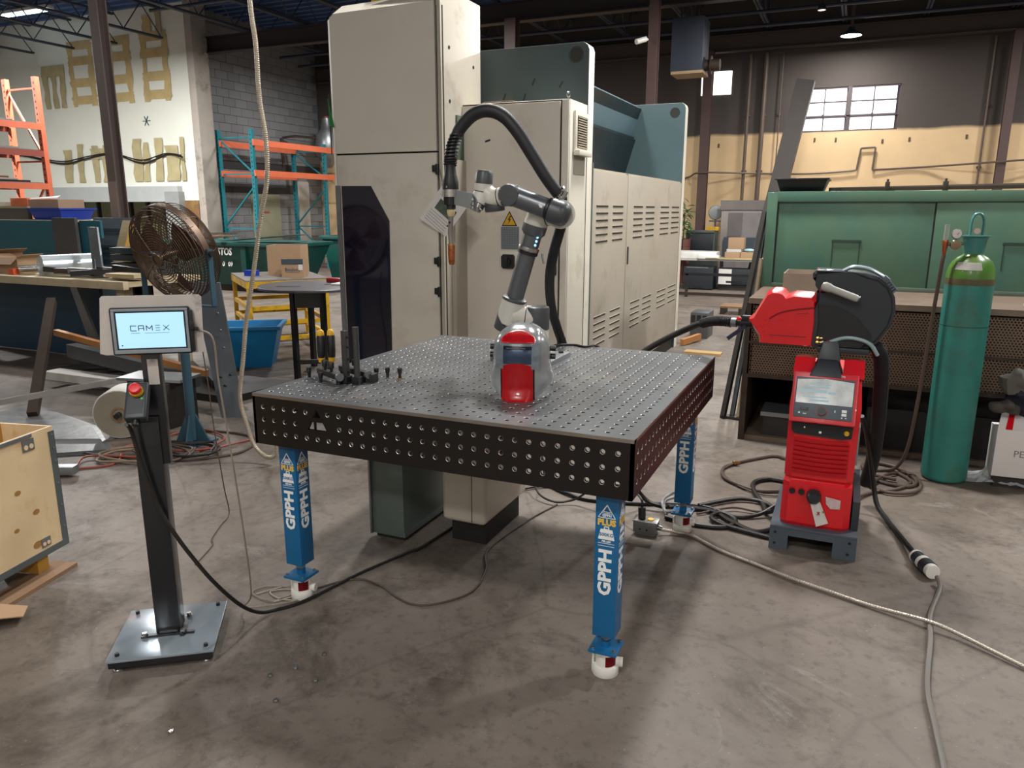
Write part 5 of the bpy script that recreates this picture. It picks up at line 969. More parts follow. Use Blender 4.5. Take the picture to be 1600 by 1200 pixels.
torch = part('torch_body', BLACK, lambda g: g.lathe([(.024, 1.765), (.024, 1.745), (.028, 1.715), (.035, 1.69), (.0365, 1.672), (.0365, 1.652), (0, 1.652)], tq, n=28))
part('torch_collar', STEEL, lambda g: (g.cyl(TX(1.620), TX(1.652), .037, n=28), [g.obox(TX(1.636)+V((.037*math.cos(a), .037*math.sin(a), 0)), (.003, .003, .028), zrot(a)) for a in [i*math.pi/9 for i in range(18)]]), torch)
part('torch_nut', BLACK, lambda g: (g.cyl(TX(1.585), TX(1.620), .030, n=24), [g.obox(TX(1.602)+V((.03*math.cos(a), .03*math.sin(a), 0)), (.004, .004, .03), zrot(a)) for a in [i*math.pi/8 for i in range(16)]], g.cyl(TX(1.568), TX(1.585), .022, n=20)), torch)
part('torch_insulator', mat('insulator_tan', 'c2ad80', .5), lambda g: g.lathe([(.015, 1.570), (.0175, 1.562), (.0175, 1.55), (.013, 1.536), (0, 1.536)], tq, n=20), torch)
part('swan_neck', mat('neck_steel', '8c8580', .35, .7), lambda g: g.tube([TX(1.545), (.402, .878, 1.50), (.400, .878, 1.46), (.404, .878, 1.405)], .0115, 14, 5), torch)
part('gas_nozzle', COPPER, lambda g: g.lathe([(.013, 1.412), (.016, 1.410), (.0165, 1.37), (.014, 1.335), (.010, 1.322), (0, 1.322)], tq, n=20), torch)
part('nozzle_ring', BRASS, lambda g: g.lathe([(.012, 1.416), (.0175, 1.416), (.0175, 1.408), (.012, 1.408)], tq, n=20), torch)
part('torch_screw', BLACK, lambda g: (g.cyl((.404, .868, 1.51), (.404, .86, 1.51), .004, n=8), g.cyl((.392, .878, 1.495), (.384, .875, 1.494), .004, n=8)), torch)
text('torch_symbol', '8', .014, (.404, .8408, 1.662), (1, 0, 0), (0, 0, 1), mat('symbol_grey', '9a9a9a', .5), torch)
# coiled strain relief
SP = [TX(1.755), (.406, .879, 1.79), (.416, .881, 1.84), (.435, .884, 1.885)]
def spring(g):
    g.tube(SP, .019, 12, 6); C_ = []
    for i in range(181):
        t = i/180*3; k = min(2, int(t)); p = V(SP[k]).lerp(V(SP[k+1]), t-k); a = i/180*2*math.pi*10; C_.append(p+V((math.cos(a)*.0255, math.sin(a)*.0255, 0)))
    g.tube(C_, .0058, 5, 1)
part('strain_relief', BLACK, spring, torch)
HP = [(.433, .884, 1.875), (.454, .888, 1.912), (.510, .894, 1.962), (.577, .90, 1.978), (.646, .91, 1.954), (.708, .92, 1.889), (.768, .935, 1.797), (.828, .955, 1.70), (.876, .98, 1.63)]
part('hose_sleeve', mat('hose_sleeve_black', '1c1b1f', .55, var=.12, vs=8), lambda g: g.tube(HP, lambda t: .029-.004*abs(t-.5), 12, 8))
part('hose_clip', STEEL, lambda g: (g.cyl((.870, .97, 1.63), (.89, .985, 1.60), .012, n=10), g.obox((.90, .985, 1.63), (.02, .015, .03), Matrix.Rotation(.5, 3, 'Y')), g.cyl((.895, .97, 1.655), (.905, .965, 1.66), .006, n=8)))
HD = [(.872, 1.03, 1.62), (.872, 1.045, 1.56), (.861, 1.06, 1.499), (.812, 1.09, 1.361), (.763, 1.18, 1.235), (.729, 1.3, 1.098), (.712, 1.43, .977), (.702, 1.54, .88), (.70, 1.60, .80)]
part('hose_sleeve', mat('hose_sleeve_black_b', '151416', .6, var=.1), lambda g: g.tube(HD, .0235, 12, 8))
g = G(); g.tube([(.78, 1.16, .895), (.72, 1.30, .888), (.71, 1.42, .886), (.78, 1.48, .886), (.86, 1.45, .886), (.90, 1.50, .886), (.92, 1.54, .84), (.93, 1.55, .70)], .006, 8, 6); solo('cable', 'black cable curving over the back edge of the welding table', 'cable', g, CBLK)
# ================================================================ HELMET
hm = thing('welding_helmet', 'silver and red welding helmet with clear visor standing on the table', 'helmet', (.955, .395, TZ), math.radians(14)); hm.scale = (1, 1, .865)
def W_(z):   # half width of the shell at height z (local)
    pts = ((0, .070), (.012, .084), (.035, .100), (.055, .116), (.08, .124), (.11, .113), (.15, .107), (.2, .106), (.24, .1), (.275, .084), (.30, .058), (.318, .02))
    for (a, b), (c, d) in zip(pts, pts[1:]):
        if z <= c: return b+(d-b)*(z-a)/(c-a)
    return pts[-1][1]
def D_(z):   # forward reach
    pts = ((0, .136), (.02, .122), (.05, .112), (.12, .118), (.2, .124), (.25, .112), (.28, .09), (.305, .05), (.318, .0))
    for (a, b), (c, d) in zip(pts, pts[1:]):
        if z <= c: return b+(d-b)*(z-a)/(c-a)
    return pts[-1][1]
def hp(z, u, off=0):
    s_, c = math.sin(u), math.cos(u); e = .72
    x = (W_(z)+off)*math.copysign(abs(s_)**e, s_); y = -(D_(z)+off)*math.copysign(abs(c)**e, c) if c >= 0 else .10*(-c)
    return V((x, y+.02, z))
ZS = [0, .006, .012, .024, .036, .05, .065, .08, .092, .105, .12, .14, .16, .18, .2, .22, .24, .258, .275, .289, .300, .309, .318]
def ux(z, x):   # angle at which the shell is x from its centre line
    return math.asin(min(1, x/W_(z))**(1/.72))
def patch_(g, z0, z1, u0, u1, off, nz=10, nu=14, th=.004, top=None, bot=None, wx=None):
    rows = []
    for i in range(nz+1):
        r = []
        for j in range(nu+1):
            q = j/nu; lo = z0+(bot(q) if bot else 0); hi = z1+(top(q) if top else 0); z = lo+(hi-lo)*i/nz; uu = u0+(u1-u0)*q if wx is None else math.copysign(ux(z, abs(wx[0]+(wx[1]-wx[0])*q)), wx[0]+(wx[1]-wx[0])*q)
            r.append(g.bm.verts.new(hp(z, uu, off)))
        rows.append(r)
    fs = [g._f([rows[i][j], rows[i][j+1], rows[i+1][j+1], rows[i+1][j]]) for i in range(nz) for j in range(nu)]
    bmesh.ops.solidify(g.bm, geom=fs, thickness=th); return g
zr = lambda z, u: (lambda m: m+z*(1-m/.318))(.05*max(0, (abs(u)-.45)/1.5)**.8)
g = G(); rows = []
for z in ZS:
    lim = math.radians(112 if z > .03 else 78+z/.03*34); rows.append([g.bm.verts.new(hp(zr(z, -lim+2*lim*j/36), -lim+2*lim*j/36)) for j in range(37)])
fs = [g._f([rows[i][j], rows[i][j+1], rows[i+1][j+1], rows[i+1][j]]) for i in range(len(ZS)-1) for j in range(36)]
bmesh.ops.solidify(g.bm, geom=fs, thickness=.004); g.out('shell', SILVER, hm, local=True, smooth=60)
R_ = math.radians
g = G(); patch_(g, .0, .150, 0, 0, .004, 18, 14, top=lambda q: .014*math.sin(math.pi*q), wx=(-.056, .056)); g.out('chin_panel', RED, hm, local=True, smooth=60)
g = G(); patch_(g, .002, .146, 0, 0, .002, 16, 2, wx=(-.062, -.055)); patch_(g, .002, .146, 0, 0, .002, 16, 2, wx=(.055, .062)); g.out('panel_edge', BLACK, hm, local=True, smooth=60)
g = G(); patch_(g, .250, .262, 0, 0, .005, 8, 16, wx=(-.060, .060), top=lambda q: .036*max(0, math.sin(math.pi*q))**.7); g.out('brow_panel', RED, hm, local=True, smooth=60)
g = G(); patch_(g, .160, .245, 0, 0, .003, 6, 10, wx=(-.055, .055)); g.out('filter_lens', LENS, hm, local=True, smooth=60)
g = G(); patch_(g, .138, .246, 0, 0, .0045, 6, 6, wx=(-.080, -.050)); patch_(g, .138, .246, 0, 0, .0045, 6, 6, wx=(.050, .080)); patch_(g, .236, .246, 0, 0, .005, 2, 8, wx=(-.05, .05)); g.out('visor_frame', mat('clear_visor_frame', 'a9b2ba', .08, .3, var=.25, vs=30, coat=.8), hm, local=True, smooth=60)
g = G(); patch_(g, .222, .235, 0, 0, .0045, 2, 8, wx=(-.05, .05)); g.out('lens_band', mat('lens_dark_band', '1e2333', .1, coat=.6), hm, local=True); g = G(); patch_(g, .226, .229, -R_(15), R_(10), .006, 1, 6); g.out('lens_print', mat('lens_print', '8a7f90', .4), hm, local=True)
for s_ in (-1, 1):
    for (z, y) in ((.205, .035), (.170, .03)): g = G(); g.cyl((s_*.100, y, z), (s_*.125, y, z), .0125, n=14); g.out('side_knob', BLACK, hm, local=True)
g = G(); g.tube([(-.085, .06, .21), (-.06, .115, .23), (0, .135, .235), (.06, .115, .23), (.085, .06, .21)], .008, 8, 5, flat=1.6); g.out('headband', BLACK, hm, local=True)
g = G(); g.obox((-.0985, -.045, .172), (.003, .008, .014)); g.out('side_mark', BLACK, hm, local=True)
# ================================================================ FIXTURE TOOLS ON THE TABLE
POSTM = mat('clamp_post_steel', '4b4a48', .4, .5, var=.15)
t = thing('clamping_post', 'upright dark clamp post with holes on the table, left of a pair', 'post', (.232, .285, TZ))
g = G(); g.box(.222, .244, .274, .296, TZ+.03, TZ+.215, .002); g.out('post', POSTM, t); g = G(); g.box(.215, .251, .262, .302, TZ, TZ+.03, .003); g.out('base', BSTEEL, t)
for z in (.05, .1, .15, .19): g = G(); g.cyl((.244, .285, TZ+z), (.252, .285, TZ+z), .005, n=8); g.out('stud', BLACK, t)
t = thing('clamping_post', 'upright dark clamp post on the table, right of a pair', 'post', (.283, .29, TZ))
g = G(); g.cyl((.283, .29, TZ+.03), (.283, .29, TZ+.232), .0125, n=16); g.out('post', POSTM, t); g = G(); g.box(.267, .30, .272, .306, TZ, TZ+.03, .003); g.out('base', BSTEEL, t)
def pin(x, y, lab, h=.045, m=BSTEEL, r=.011):
    t = thing('clamping_pin', lab, 'pin', (x, y, TZ)); g = G(); g.lathe([(.007, 0), (.007, h*.45), (r*.8, h*.5), (r, h*.9), (r*.9, h), (0, h)], (x, y, TZ), n=12); g.out('knob', m, t); g = G(); g.lathe([(.0078, -.01), (.0078, .004), (.012, .004), (.012, 0), (.0078, 0)], (x, y, TZ), n=12); g.out('collar', BRASS if m is BSTEEL and x > .34 else ZINC, t)
for a in ((.30, .40, 'clamp pin on the table just right of the two posts'), (.335, .43, 'clamp pin second to the right of the two posts'), (.385, .445, 'clamp pin with brass collar farthest right on the table'), (.035, .30, 'clamp pin farthest left on the table beside the clamp bar'), (.14, .24, 'clamp pin in front of the clamp bar on the table')): pin(*a)
def clampbar(x0, y0, x1, y1, lab, ks):
    t = thing('clamp_bar', lab, 'clamp', ((x0+x1)/2, (y0+y1)/2, TZ)); g = G(); g.beam((x0, y0, TZ+.032), (x1, y1, TZ+.032), .028, .022, bev=.002); b = g.out('bar', JUNK, t)
    for u in (0.03, .97): x, y = x0+(x1-x0)*u, y0+(y1-y0)*u; g = G(); g.cyl((x, y, TZ), (x, y, TZ+.022), .01, n=10); g.out('foot', BSTEEL, t)
    g = G(); d = V((x1-x0, y1-y0, 0)).normalized(); g.cyl(V((x1, y1, TZ+.032)), V((x1, y1, TZ+.032))+d*.012, .017, n=14); g.out('end_disc', ZINC, t)
    for u in ks: x, y = x0+(x1-x0)*u, y0+(y1-y0)*u; g = G(); g.lathe([(.006, .043), (.006, .055), (.013, .058), (.014, .078), (.012, .082), (0, .083)], (x, y, TZ), n=12); g.out('knob', BSTEEL, t)
clampbar(.07, .325, .222, .25, 'dark clamp bar with black knobs in front of the posts', (.3, .62)); clampbar(.12, .405, .30, .335, 'dark clamp bar with black knobs behind the posts', (.2, .55))
g = G(); g.box(.27, .33, .33, .37, TZ, TZ+.035, .003); solo('clamp_block', 'square dark clamp block right of the posts on the table', 'block', g, JUNK)
def driver(x, y, lab):
    t = thing('screw_clamp', lab, 'clamp', (x, y, TZ)); z = TZ
    g = G(); g.lathe([(.015, .075), (.016, .08), (.0175, .10), (.0175, .165), (.015, .17), (0, .17)], (x, y, z), n=14); g.out('grip', BLACK, t)
    g = G(); g.lathe([(.015, .168), (.0155, .175), (.013, .188), (.006, .194), (0, .195)], (x, y, z), n=14); g.out('yellow_end', YELLOW, t)
    g = G(); g.lathe([(0, .055), (.013, .055), (.0145, .06), (.0145, .077), (0, .077)], (x, y, z), n=14); g.out('yellow_ferrule', YELLOW, t)
    g = G(); g.cyl((x, y, z), (x, y, z+.055), .0055, n=8); g.out('shaft', STEEL, t)
driver(.045, .375, 'screw clamp with black and yellow handle standing left on the table'); driver(.078, .40, 'screw clamp with black and yellow handle behind its twin on the table')
g = G(); g.cyl((.095, .43, .0+.25), (.2, .5, .25), .0001); g.bm.free()
# ================================================================ RIGHT: PERFORATED BENCH AND GREEN CABINET
X0, X1, Y0 = 1.455, 4.2, 3.13
bn2 = thing('perforated_bench', 'long brown steel bench with perforated mesh front on the right', 'bench', (2.8, 3.6, 0))
g = G(); g.box(X0, X1, Y0-.02, 5.0, .965, .99, .002); g.out('benchtop', mat('bench_top_rust', '6e5d50', .55, .2, var=.15, vs=4, col2='53443a', amt=.4, s2=4), bn2)
g = G(); g.box(X0, X1, Y0-.025, Y0+.0, .955, .992); g.out('front_lip', mat('bench_lip', '7c6c5e', .5, .3, var=.15, vs=6), bn2, smooth=0)
def grille(x0, x1, za, zb):
    vs, fs = [], []; w, h, r = .0185, .016, .0062; j = 0; z = za
    while z+h <= zb+1e-6:
        n = int((x1-x0)/w)-1
        for i in range(n):
            cx, cz = x0+w*(i+.5+(.5 if j % 2 else 0)), z+h/2; b = len(vs)
            vs += [(cx-w/2, Y0, cz-h/2), (cx+w/2, Y0, cz-h/2), (cx+w/2, Y0, cz+h/2), (cx-w/2, Y0, cz+h/2)]+[(cx+r*math.cos(math.radians(30+60*k)), Y0, cz+r*math.sin(math.radians(30+60*k))) for k in range(6)]
            fs += [[b, b+1, b+9, b+8, b+7], [b+1, b+2, b+4, b+9], [b+2, b+3, b+6, b+5, b+4], [b+3, b, b+7, b+6]]
            fs[-4] = [b, b+1, b+9, b+8, b+7][::1]
        z += h; j += 1
    g = G(); me = bpy.data.meshes.new('tmp'); me.from_pydata(vs, [], fs); g.bm.from_mesh(me); bpy.data.meshes.remove(me); return g
for (za, zb) in ((.70, .955), (.475, .685)):
    g = grille(1.49, 3.6, za, zb); g.out('mesh_panel', mat('grille_brown', '76614f', .5, .4, var=.2, vs=5), bn2, smooth=0, recalc=False, kind='stuff')
g = G(); g.box(X0, X1, Y0-.012, Y0+.02, .685, .70); g.box(X0, X1, Y0-.015, Y0+.03, .45, .475); g.box(1.475, 1.49, Y0-.01, Y0+.02, .475, .955); g.out('mesh_frame', BROWN, bn2, smooth=0)
g = G(); g.box(1.47, X1, Y0+.12, Y0+.13, .46, .96); g.out('back_sheet', JUNK, bn2, smooth=0)
g = G(); g.box(X0-.01, X0+.03, Y0-.01, 4.95, 0, .96); g.out('end_panel', BROWN, bn2, smooth=0)
g = G(); g.box(X0+.03, X1, Y0+.02, 4.9, 0, .03); g.out('bottom_board', mat('bench_bottom', '6a5b4b', .6, var=.15), bn2, smooth=0); g = G(); g.box(X0+.03, X1, 4.9, 4.95, .03, .96); g.out('rear_panel', BLKG, bn2, smooth=0); g = G(); g.box(X1-.03, X1, Y0, 4.9, .03, .96); g.out('end_panel', BROWN, bn2, smooth=0); g = G(); g.box(2.25, X1-.03, Y0+.06, Y0+.09, .03, .30); g.box(2.25, X1-.03, Y0+.3, Y0+.33, .03, .46); g.out('shade_panel', BLKG, bn2, smooth=0)  # Right end panel added to block lamp light; dark inner sheets paint the shade
g = G(); g.box(1.62, 2.05, Y0+.25, Y0+.6, .03, .16, .004); g.bm.clear(); g.box(1.58, 2.1, Y0+.05, Y0+.35, .17, .20); b = g; solo('grey_tray', 'pale grey tray under the perforated bench behind the red welder', 'tray', b, ZINC)
g = G(); g.box(1.6, 2.08, Y0+.07, Y0+.33, .03, .17); solo('dark_box', 'dark box under the perforated bench carrying the pale tray', 'box', g, JUNK)
gc = thing('green_cabinet', 'long green steel cabinet with sliding doors on the perforated bench', 'cabinet', (2.9, 4.4, .99))
GX0, GX1, GY = 1.44, 4.2, 4.0
g = G(); g.box(GX0, GX1, GY+.02, 4.85, .99, 1.69, .004); g.out('carcass', CABG, gc)
g = G(); g.box(GX0, GX0+.075, GY-.01, GY+.02, .99, 1.695, .003); g.out('side_frame', CABG, gc); g = G(); g.box(GX0+.075, GX1, GY-.015, GY+.02, 1.625, 1.70, .003); g.out('top_rail', CABG, gc)
g = G(); g.box(GX0+.075, GX1, GY-.015, GY+.02, .99, 1.02, .002); g.out('bottom_rail', mat('bottom_rail_green', '566659', .5, var=.15), gc)
for (xa, xb, yy) in ((GX0+.085, 2.565, GY+.004), (2.575, GX1, GY-.004)):
    g = G(); g.box(xa, xb, yy, yy+.018, 1.02, 1.625, .002); dr = g.out('sliding_door', CABG, gc)
    nx = 1.915 if xa < 2 else 3.0
    g = G(); g.box(nx, nx+.20, yy-.012, yy, 1.335, 1.352); g.box(nx+.005, nx+.012, yy-.004, yy, 1.16, 1.335); g.box(nx+.188, nx+.195, yy-.004, yy, 1.16, 1.335); g.out('recessed_pull', mat('pull_dark_green', '263d33', .5), dr, smooth=0)
g = G(); g.box(2.566, 2.575, GY-.002, GY+.02, 1.02, 1.625); g.out('door_gap', BLKG, gc, smooth=0); g = G(); g.box(GX0+.076, GX0+.085, GY-.002, GY+.02, 1.02, 1.625); g.box(GX0+.085, GX1, GY-.0165, GY, 1.62, 1.626); g.out('door_gap', BLKG, gc, smooth=0)
t = thing('black_tray', 'black plastic tray on top of the green cabinet', 'tray', (1.67, 4.2, 1.70)); g = G(); g.hexa([(1.52, 4.05, 1.70), (1.82, 4.05, 1.70), (1.82, 4.4, 1.70), (1.52, 4.4, 1.70), (1.49, 4.0, 1.79), (1.85, 4.0, 1.79), (1.85, 4.45, 1.79), (1.49, 4.45, 1.79)], .008); g.out('tub', BLACK, t); g = G(); g.box(1.48, 1.86, 3.99, 4.46, 1.785, 1.797, .003); g.out('rim', DGREY, t)
for i, (a, b, w, h, m, lab) in enumerate((((1.95, 4.1, 1.712), (4.1, 4.15, 1.735), .06, .022, BROWN, 'brown flat bar lying in front on the green cabinet'), ((1.9, 4.35, 1.72), (4.1, 4.3, 1.755), .06, .03, COLM2, 'taupe angle bar lying behind on the green cabinet'), ((2.1, 4.55, 1.72), (4.1, 4.5, 1.77), .1, .03, WOOD, 'pale timber plank lying at the back of the green cabinet'), ((1.86, 4.2, 1.715), (2.3, 4.25, 1.715), .1, .03, JUNK, 'dark bar end on the green cabinet beside the black tray'))): g = G(); g.beam(a, b, w, h); solo('stock_bar', lab, 'bar', g, m, smooth=0)
for x, l in ((2.25, 'left small clamp on the bars over the green cabinet'), (2.62, 'right small clamp on the bars over the green cabinet')): g = G(); g.box(x-.015, x+.015, 4.06, 4.14, 1.70, 1.765, .003); g.cyl((x, 4.1, 1.765), (x, 4.1, 1.785), .008, n=8); solo('bar_clamp', l, 'clamp', g, BROWN)
t = carton('wooden_box', 'open box with pale rim on the bench behind the wire feeder', 1.80, 3.62, .99, .0, .32, .4, .15, mat('pale_box', '9a8a7a', .6, var=.1), None)
g = G(); g.obox((3.15, 3.35, 1.0), (.2, .03, .02), zrot(.3), .004); g.obox((3.22, 3.3, 1.0), (.03, .12, .02), zrot(.3), .004); solo('hand_tool', 'small pale hand tool on the bench right of the gas cylinder', 'tool', g, PLATEM)
# steel lengths leaning on the bench end
t = None
for i, (a, b, w, h, m, lab) in enumerate((((1.27, 3.62, .02), (1.425, 4.02, 1.55), .035, .035, JUNK, 'dark steel angle leaning farthest left against the green cabinet'), ((1.33, 3.68, .02), (1.427, 4.08, 1.45), .03, .03, GSTEEL, 'grey steel bar leaning second against the green cabinet'), ((1.38, 3.64, .02), (1.43, 3.96, 1.2), .02, .045, mat('bar_tan', '8a7a62', .5, .4), 'tan flat bar leaning nearest the bench end panel'))): g = G(); g.beam(a, b, w, h); solo('steel_length', lab, 'bar', g, m, smooth=0)
g = G(); g.beam((1.25, 3.66, .012), (1.45, 3.62, .012), .06, .02); solo('floor_angle', 'short dark angle on the floor beneath the leaning steel lengths', 'bar', g, JUNK, smooth=0)
# ================================================================ WELDING POWER SOURCE
pw = thing('welding_power_source', 'red welding power source with grey display panel on a blue grey plinth', 'welder', (2.01, 1.65, .12))
YF = 1.40
def wx(z): return .142+.012*max(0, (.5-abs(z-.5)))   # half width
g = G(); zs = (.122, .14, .36, .37, .62, .70, .80, .835); rows = []
prof = [(.150, YF+.01, .118), (.152, YF, .135), (.150, YF-.002, .33), (.144, YF+.012, .345), (.148, YF, .36), (.150, YF, .62), (.152, YF+.005, .70), (.142, YF+.05, .815), (.13, YF+.09, .835)]
for (hw, y, z) in prof: rows.append([g.bm.verts.new(p) for p in ((2.01-hw, y+.035, z), (2.01-hw+.03, y+.006, z), (2.01, y+.004, z), (2.01+hw-.03, y+.006, z), (2.01+hw, y+.035, z), (2.01+hw, 1.90, z), (2.01-hw, 1.90, z))])
for i in range(len(rows)-1):
    for j in range(7): g._f([rows[i][j], rows[i][(j+1) % 7], rows[i+1][(j+1) % 7], rows[i+1][j]])
g._f(rows[0][::-1]); g._f(rows[-1]); shell = g.out('shell', RED, pw, smooth=25)
PM = Matrix.Rotation(math.radians(-23), 3, 'X'); PC = V((2.003, YF+.012, .745))
def pnl(u, v, d=0): return PC + PM @ V((u, d, v))
g = G(); g.obox(PC+V((0, .0, -.005)), (.275, .03, .235), PM, .01, 2); g.out('panel_frame', mat('red_frame', 'd02a35', .3, var=.05, coat=.3), pw)
g = G(); g.obox(pnl(0, -.008, -.012), (.245, .01, .185), PM, .004); g.out('control_panel', MGREY, pw)
g = G(); g.prism([pnl(-.118, -.035, -.018), pnl(.118, -.035, -.018), pnl(.118, .072, -.018), pnl(0, .082, -.018), pnl(-.118, .072, -.018)], PM @ V((0, -.002, 0))); g.out('clear_flap', mat('flap_reflection_pale', 'e0e4e3', .12, .1, var=.25, vs=14, coat=.8), pw, smooth=0)  # Pale patchy colour stands in for reflections on the clear film
g = G()
for (u, v, w, h) in ((-.02, .055, .09, .006), (-.03, .042, .1, .006), (-.05, .022, .12, .012), (.03, .018, .03, .01), (-.04, -.005, .1, .005), (-.02, -.02, .08, .008)): g.obox(pnl(u, v, -.0205), (w, .0006, h), PM)
g.out('display_glints', mat('display_glint_paint', '9fc3cf', .3, var=0), pw, smooth=0)  # Cyan bars painted as glints on the flap
g = G(); g.cyl(pnl(-.005, -.068, -.016), pnl(-.005, -.068, -.034), .019, n=20); kb = g.out('control_knob', DGREY, pw); g = G(); g.lathe([(.019, 0), (.023, 0), (.023, .003), (.019, .003)], pnl(-.005, -.068, -.017), PM @ V((0, -1, 0)), 20); g.out('knob_ring', DRED, kb); g = G(); g.cyl(pnl(-.005, -.068, -.034), pnl(-.005, -.068, -.036), .012, n=14); g.out('knob_face', BLACK, kb)
g = G(); g.obox(pnl(-.078, -.062, -.0175), (.035, .003, .014), PM, .004); g.out('oval_label', DGREY, pw)
g = G()
for (u, v, w, h) in ((-.098, -.08, .008, .006), (-.075, -.083, .014, .004), (.05, -.062, .004, .01), (.088, -.058, .02, .012), (.088, -.074, .02, .012), (.08, -.088, .006, .005), (.096, -.088, .006, .005)): g.obox(pnl(u, v, -.0175), (w, .0008, h), PM)
g.out('panel_print', PRINT, pw, smooth=0); text('panel_lettering', 'TPS', .012, pnl(.07, .097, -.0155), (1, 0, 0), PM @ V((0, 0, 1)), PRINT, pw)
g = G(); g.prism([(1.878, YF-.006, .622), (1.878, YF-.006, .588), (1.893, YF-.007, .570), (2.09, YF-.007, .562), (2.132, YF-.006, .570), (2.135, YF-.006, .622)], (0, .014, 0)); g.out('switch_recess', BLACK, pw, smooth=0)
g = G(); g.lathe([(.0, .012), (.009, .012), (.012, .004), (.012, 0)], (2.110, YF-.007, .594), (0, -1, 0), 14); g.out('power_switch', YELLOW, pw); g = G(); g.box(1.995, 2.006, YF-.008, YF-.006, .582, .591); g.box(1.93, 1.936, YF-.008, YF-.006, .60, .608); g.out('switch_print', PRINT, pw, smooth=0)
FINR = mat('fin_red', 'c4131e', .45, var=.05)
for i in range(8):
    z = .545-i*.0215; g = G()
    col_ = []
    for k in range(9):
        u = -.118+k*.0295; s_ = -.005*math.sin(math.pi*k/8); col_.append([g.bm.verts.new((2.01+u, y, z+s_+dz)) for (y, dz) in ((YF+.012, -.0065), (YF-.007, -.0065), (YF-.012, .0085), (YF+.012, .0085))])
    for k in range(8):
        for q in range(4): g._f([col_[k][q], col_[k+1][q], col_[k+1][(q+1) % 4], col_[k][(q+1) % 4]])
    g._f(col_[0]); g._f(col_[-1]); g.out('cooling_fin', FINR, pw, smooth=30)
for x in (1.905, 1.945): g = G(); g.cyl((x, YF-.004, .292), (x, YF-.010, .292), .014, n=16); g.cyl((x, YF-.01, .292), (x, YF-.014, .292), .009, n=12); g.out('socket', BLACK, pw)
g = G(); g.lathe([(.0, .05), (.022, .05), (.03, .04), (.033, .02), (.033, 0)], (2.0, YF-.003, .282), (0, -1, 0), 10); g.out('power_plug', DGREY, pw)
g = G(); g.prism([(1.978, YF-.04, .29), (2.018, YF-.045, .295), (2.072, YF-.012, .16), (2.022, YF-.012, .135)], (0, -.002, 0)); tg = g.out('hang_tag', PAPER, pw, smooth=0)
g = G(); g.beam((2.022, YF-.030, .20), (2.032, YF-.032, .216), .004, .001, (0, 1, 0)); g.beam((2.032, YF-.030, .20), (2.022, YF-.032, .216), .004, .001, (0, 1, 0)); g.out('tag_red_cross', REDP, tg, smooth=0); g = G(); g.obox((2.048, YF-.030, .218), (.010, .001, .008)); g.out('tag_green_tick', mat('tick_green', '2e7d3c', .5), tg, smooth=0)
g = G(); g.prism([(2.05, YF-.005, .285), (2.115, YF-.005, .275), (2.115, YF-.005, .232), (2.075, YF-.005, .228), (2.055, YF-.005, .25)], (0, -.001, 0)); g.out('rating_label', mat('label_pink_grey', 'c9b0b0', .5, var=.25, vs=60), pw, smooth=0)
for s_ in (-1, 1):
    g = G(); x = 2.01+s_*.105; g.prism([(x-.045, YF+.07, .83), (x+.045, YF+.07, .83), (x+.043, YF+.13, .90), (x+s_*.0-.02+.02, YF+.13, .905), (x-.043, YF+.13, .90)], (0, .06, 0)); g.out('shoulder_cover', RED, pw, smooth=20)
g = G(); g.hexa([(1.93, YF+.03, .835), (2.07, YF+.03, .835), (2.07, YF+.2, .835), (1.93, YF+.2, .835), (1.965, YF+.08, .905), (2.045, YF+.08, .905), (2.045, YF+.2, .905), (1.965, YF+.2, .905)], .006); g.hexa([(1.955, YF+.09, .90), (2.055, YF+.09, .90), (2.055, YF+.24, .90), (1.955, YF+.24, .90), (1.975, YF+.12, .985), (2.04, YF+.12, .985), (2.04, YF+.22, .985), (1.975, YF+.22, .985)], .006); g.out('swivel_mount', DGREY, pw, smooth=25)
g = G(); g.box(2.16, 2.168, 1.5, 1.6, .42, .60); g.out('side_bracket', mat('bracket_blue_grey', '7f9aa3', .4), pw)
ph = thing('welder_plinth', 'blue grey folded steel plinth under the red power source', 'plinth', (2.01, 1.65, 0))
g = G(); g.box(1.822, 2.20, 1.37, 1.95, .105, .118, .002); g.out('top_sheet', PLINTH, ph); g = G(); g.box(1.822, 1.905, 1.37, 1.376, .0, .105); g.box(2.10, 2.20, 1.37, 1.376, .0, .105); g.box(1.905, 2.10, 1.37, 1.376, .075, .105); g.out('front_sheet', PLINTH, ph, smooth=0)
g = G(); g.box(1.822, 1.828, 1.376, 1.95, 0, .105); g.box(2.194, 2.20, 1.376, 1.95, 0, .105); g.out('side_sheet', PLINTH, ph, smooth=0)
g = G(); g.box(2.168, 2.2, 1.45, 1.95, .118, .26, .003); g.out('side_upstand', mat('upstand_dark', '2b3036', .45), ph); g = G(); g.box(1.85, 2.17, 1.9, 1.94, .0, .10); g.out('rear_sheet', BLKG, ph, smooth=0)
for (x, z) in ((1.847, .085), (1.847, .03), (2.165, .03), (2.17, .085)): g = G(); g.cyl((x, 1.3705, z), (x, 1.3685, z), .007, n=10); g.out('bolt_hole', BLACK, ph)
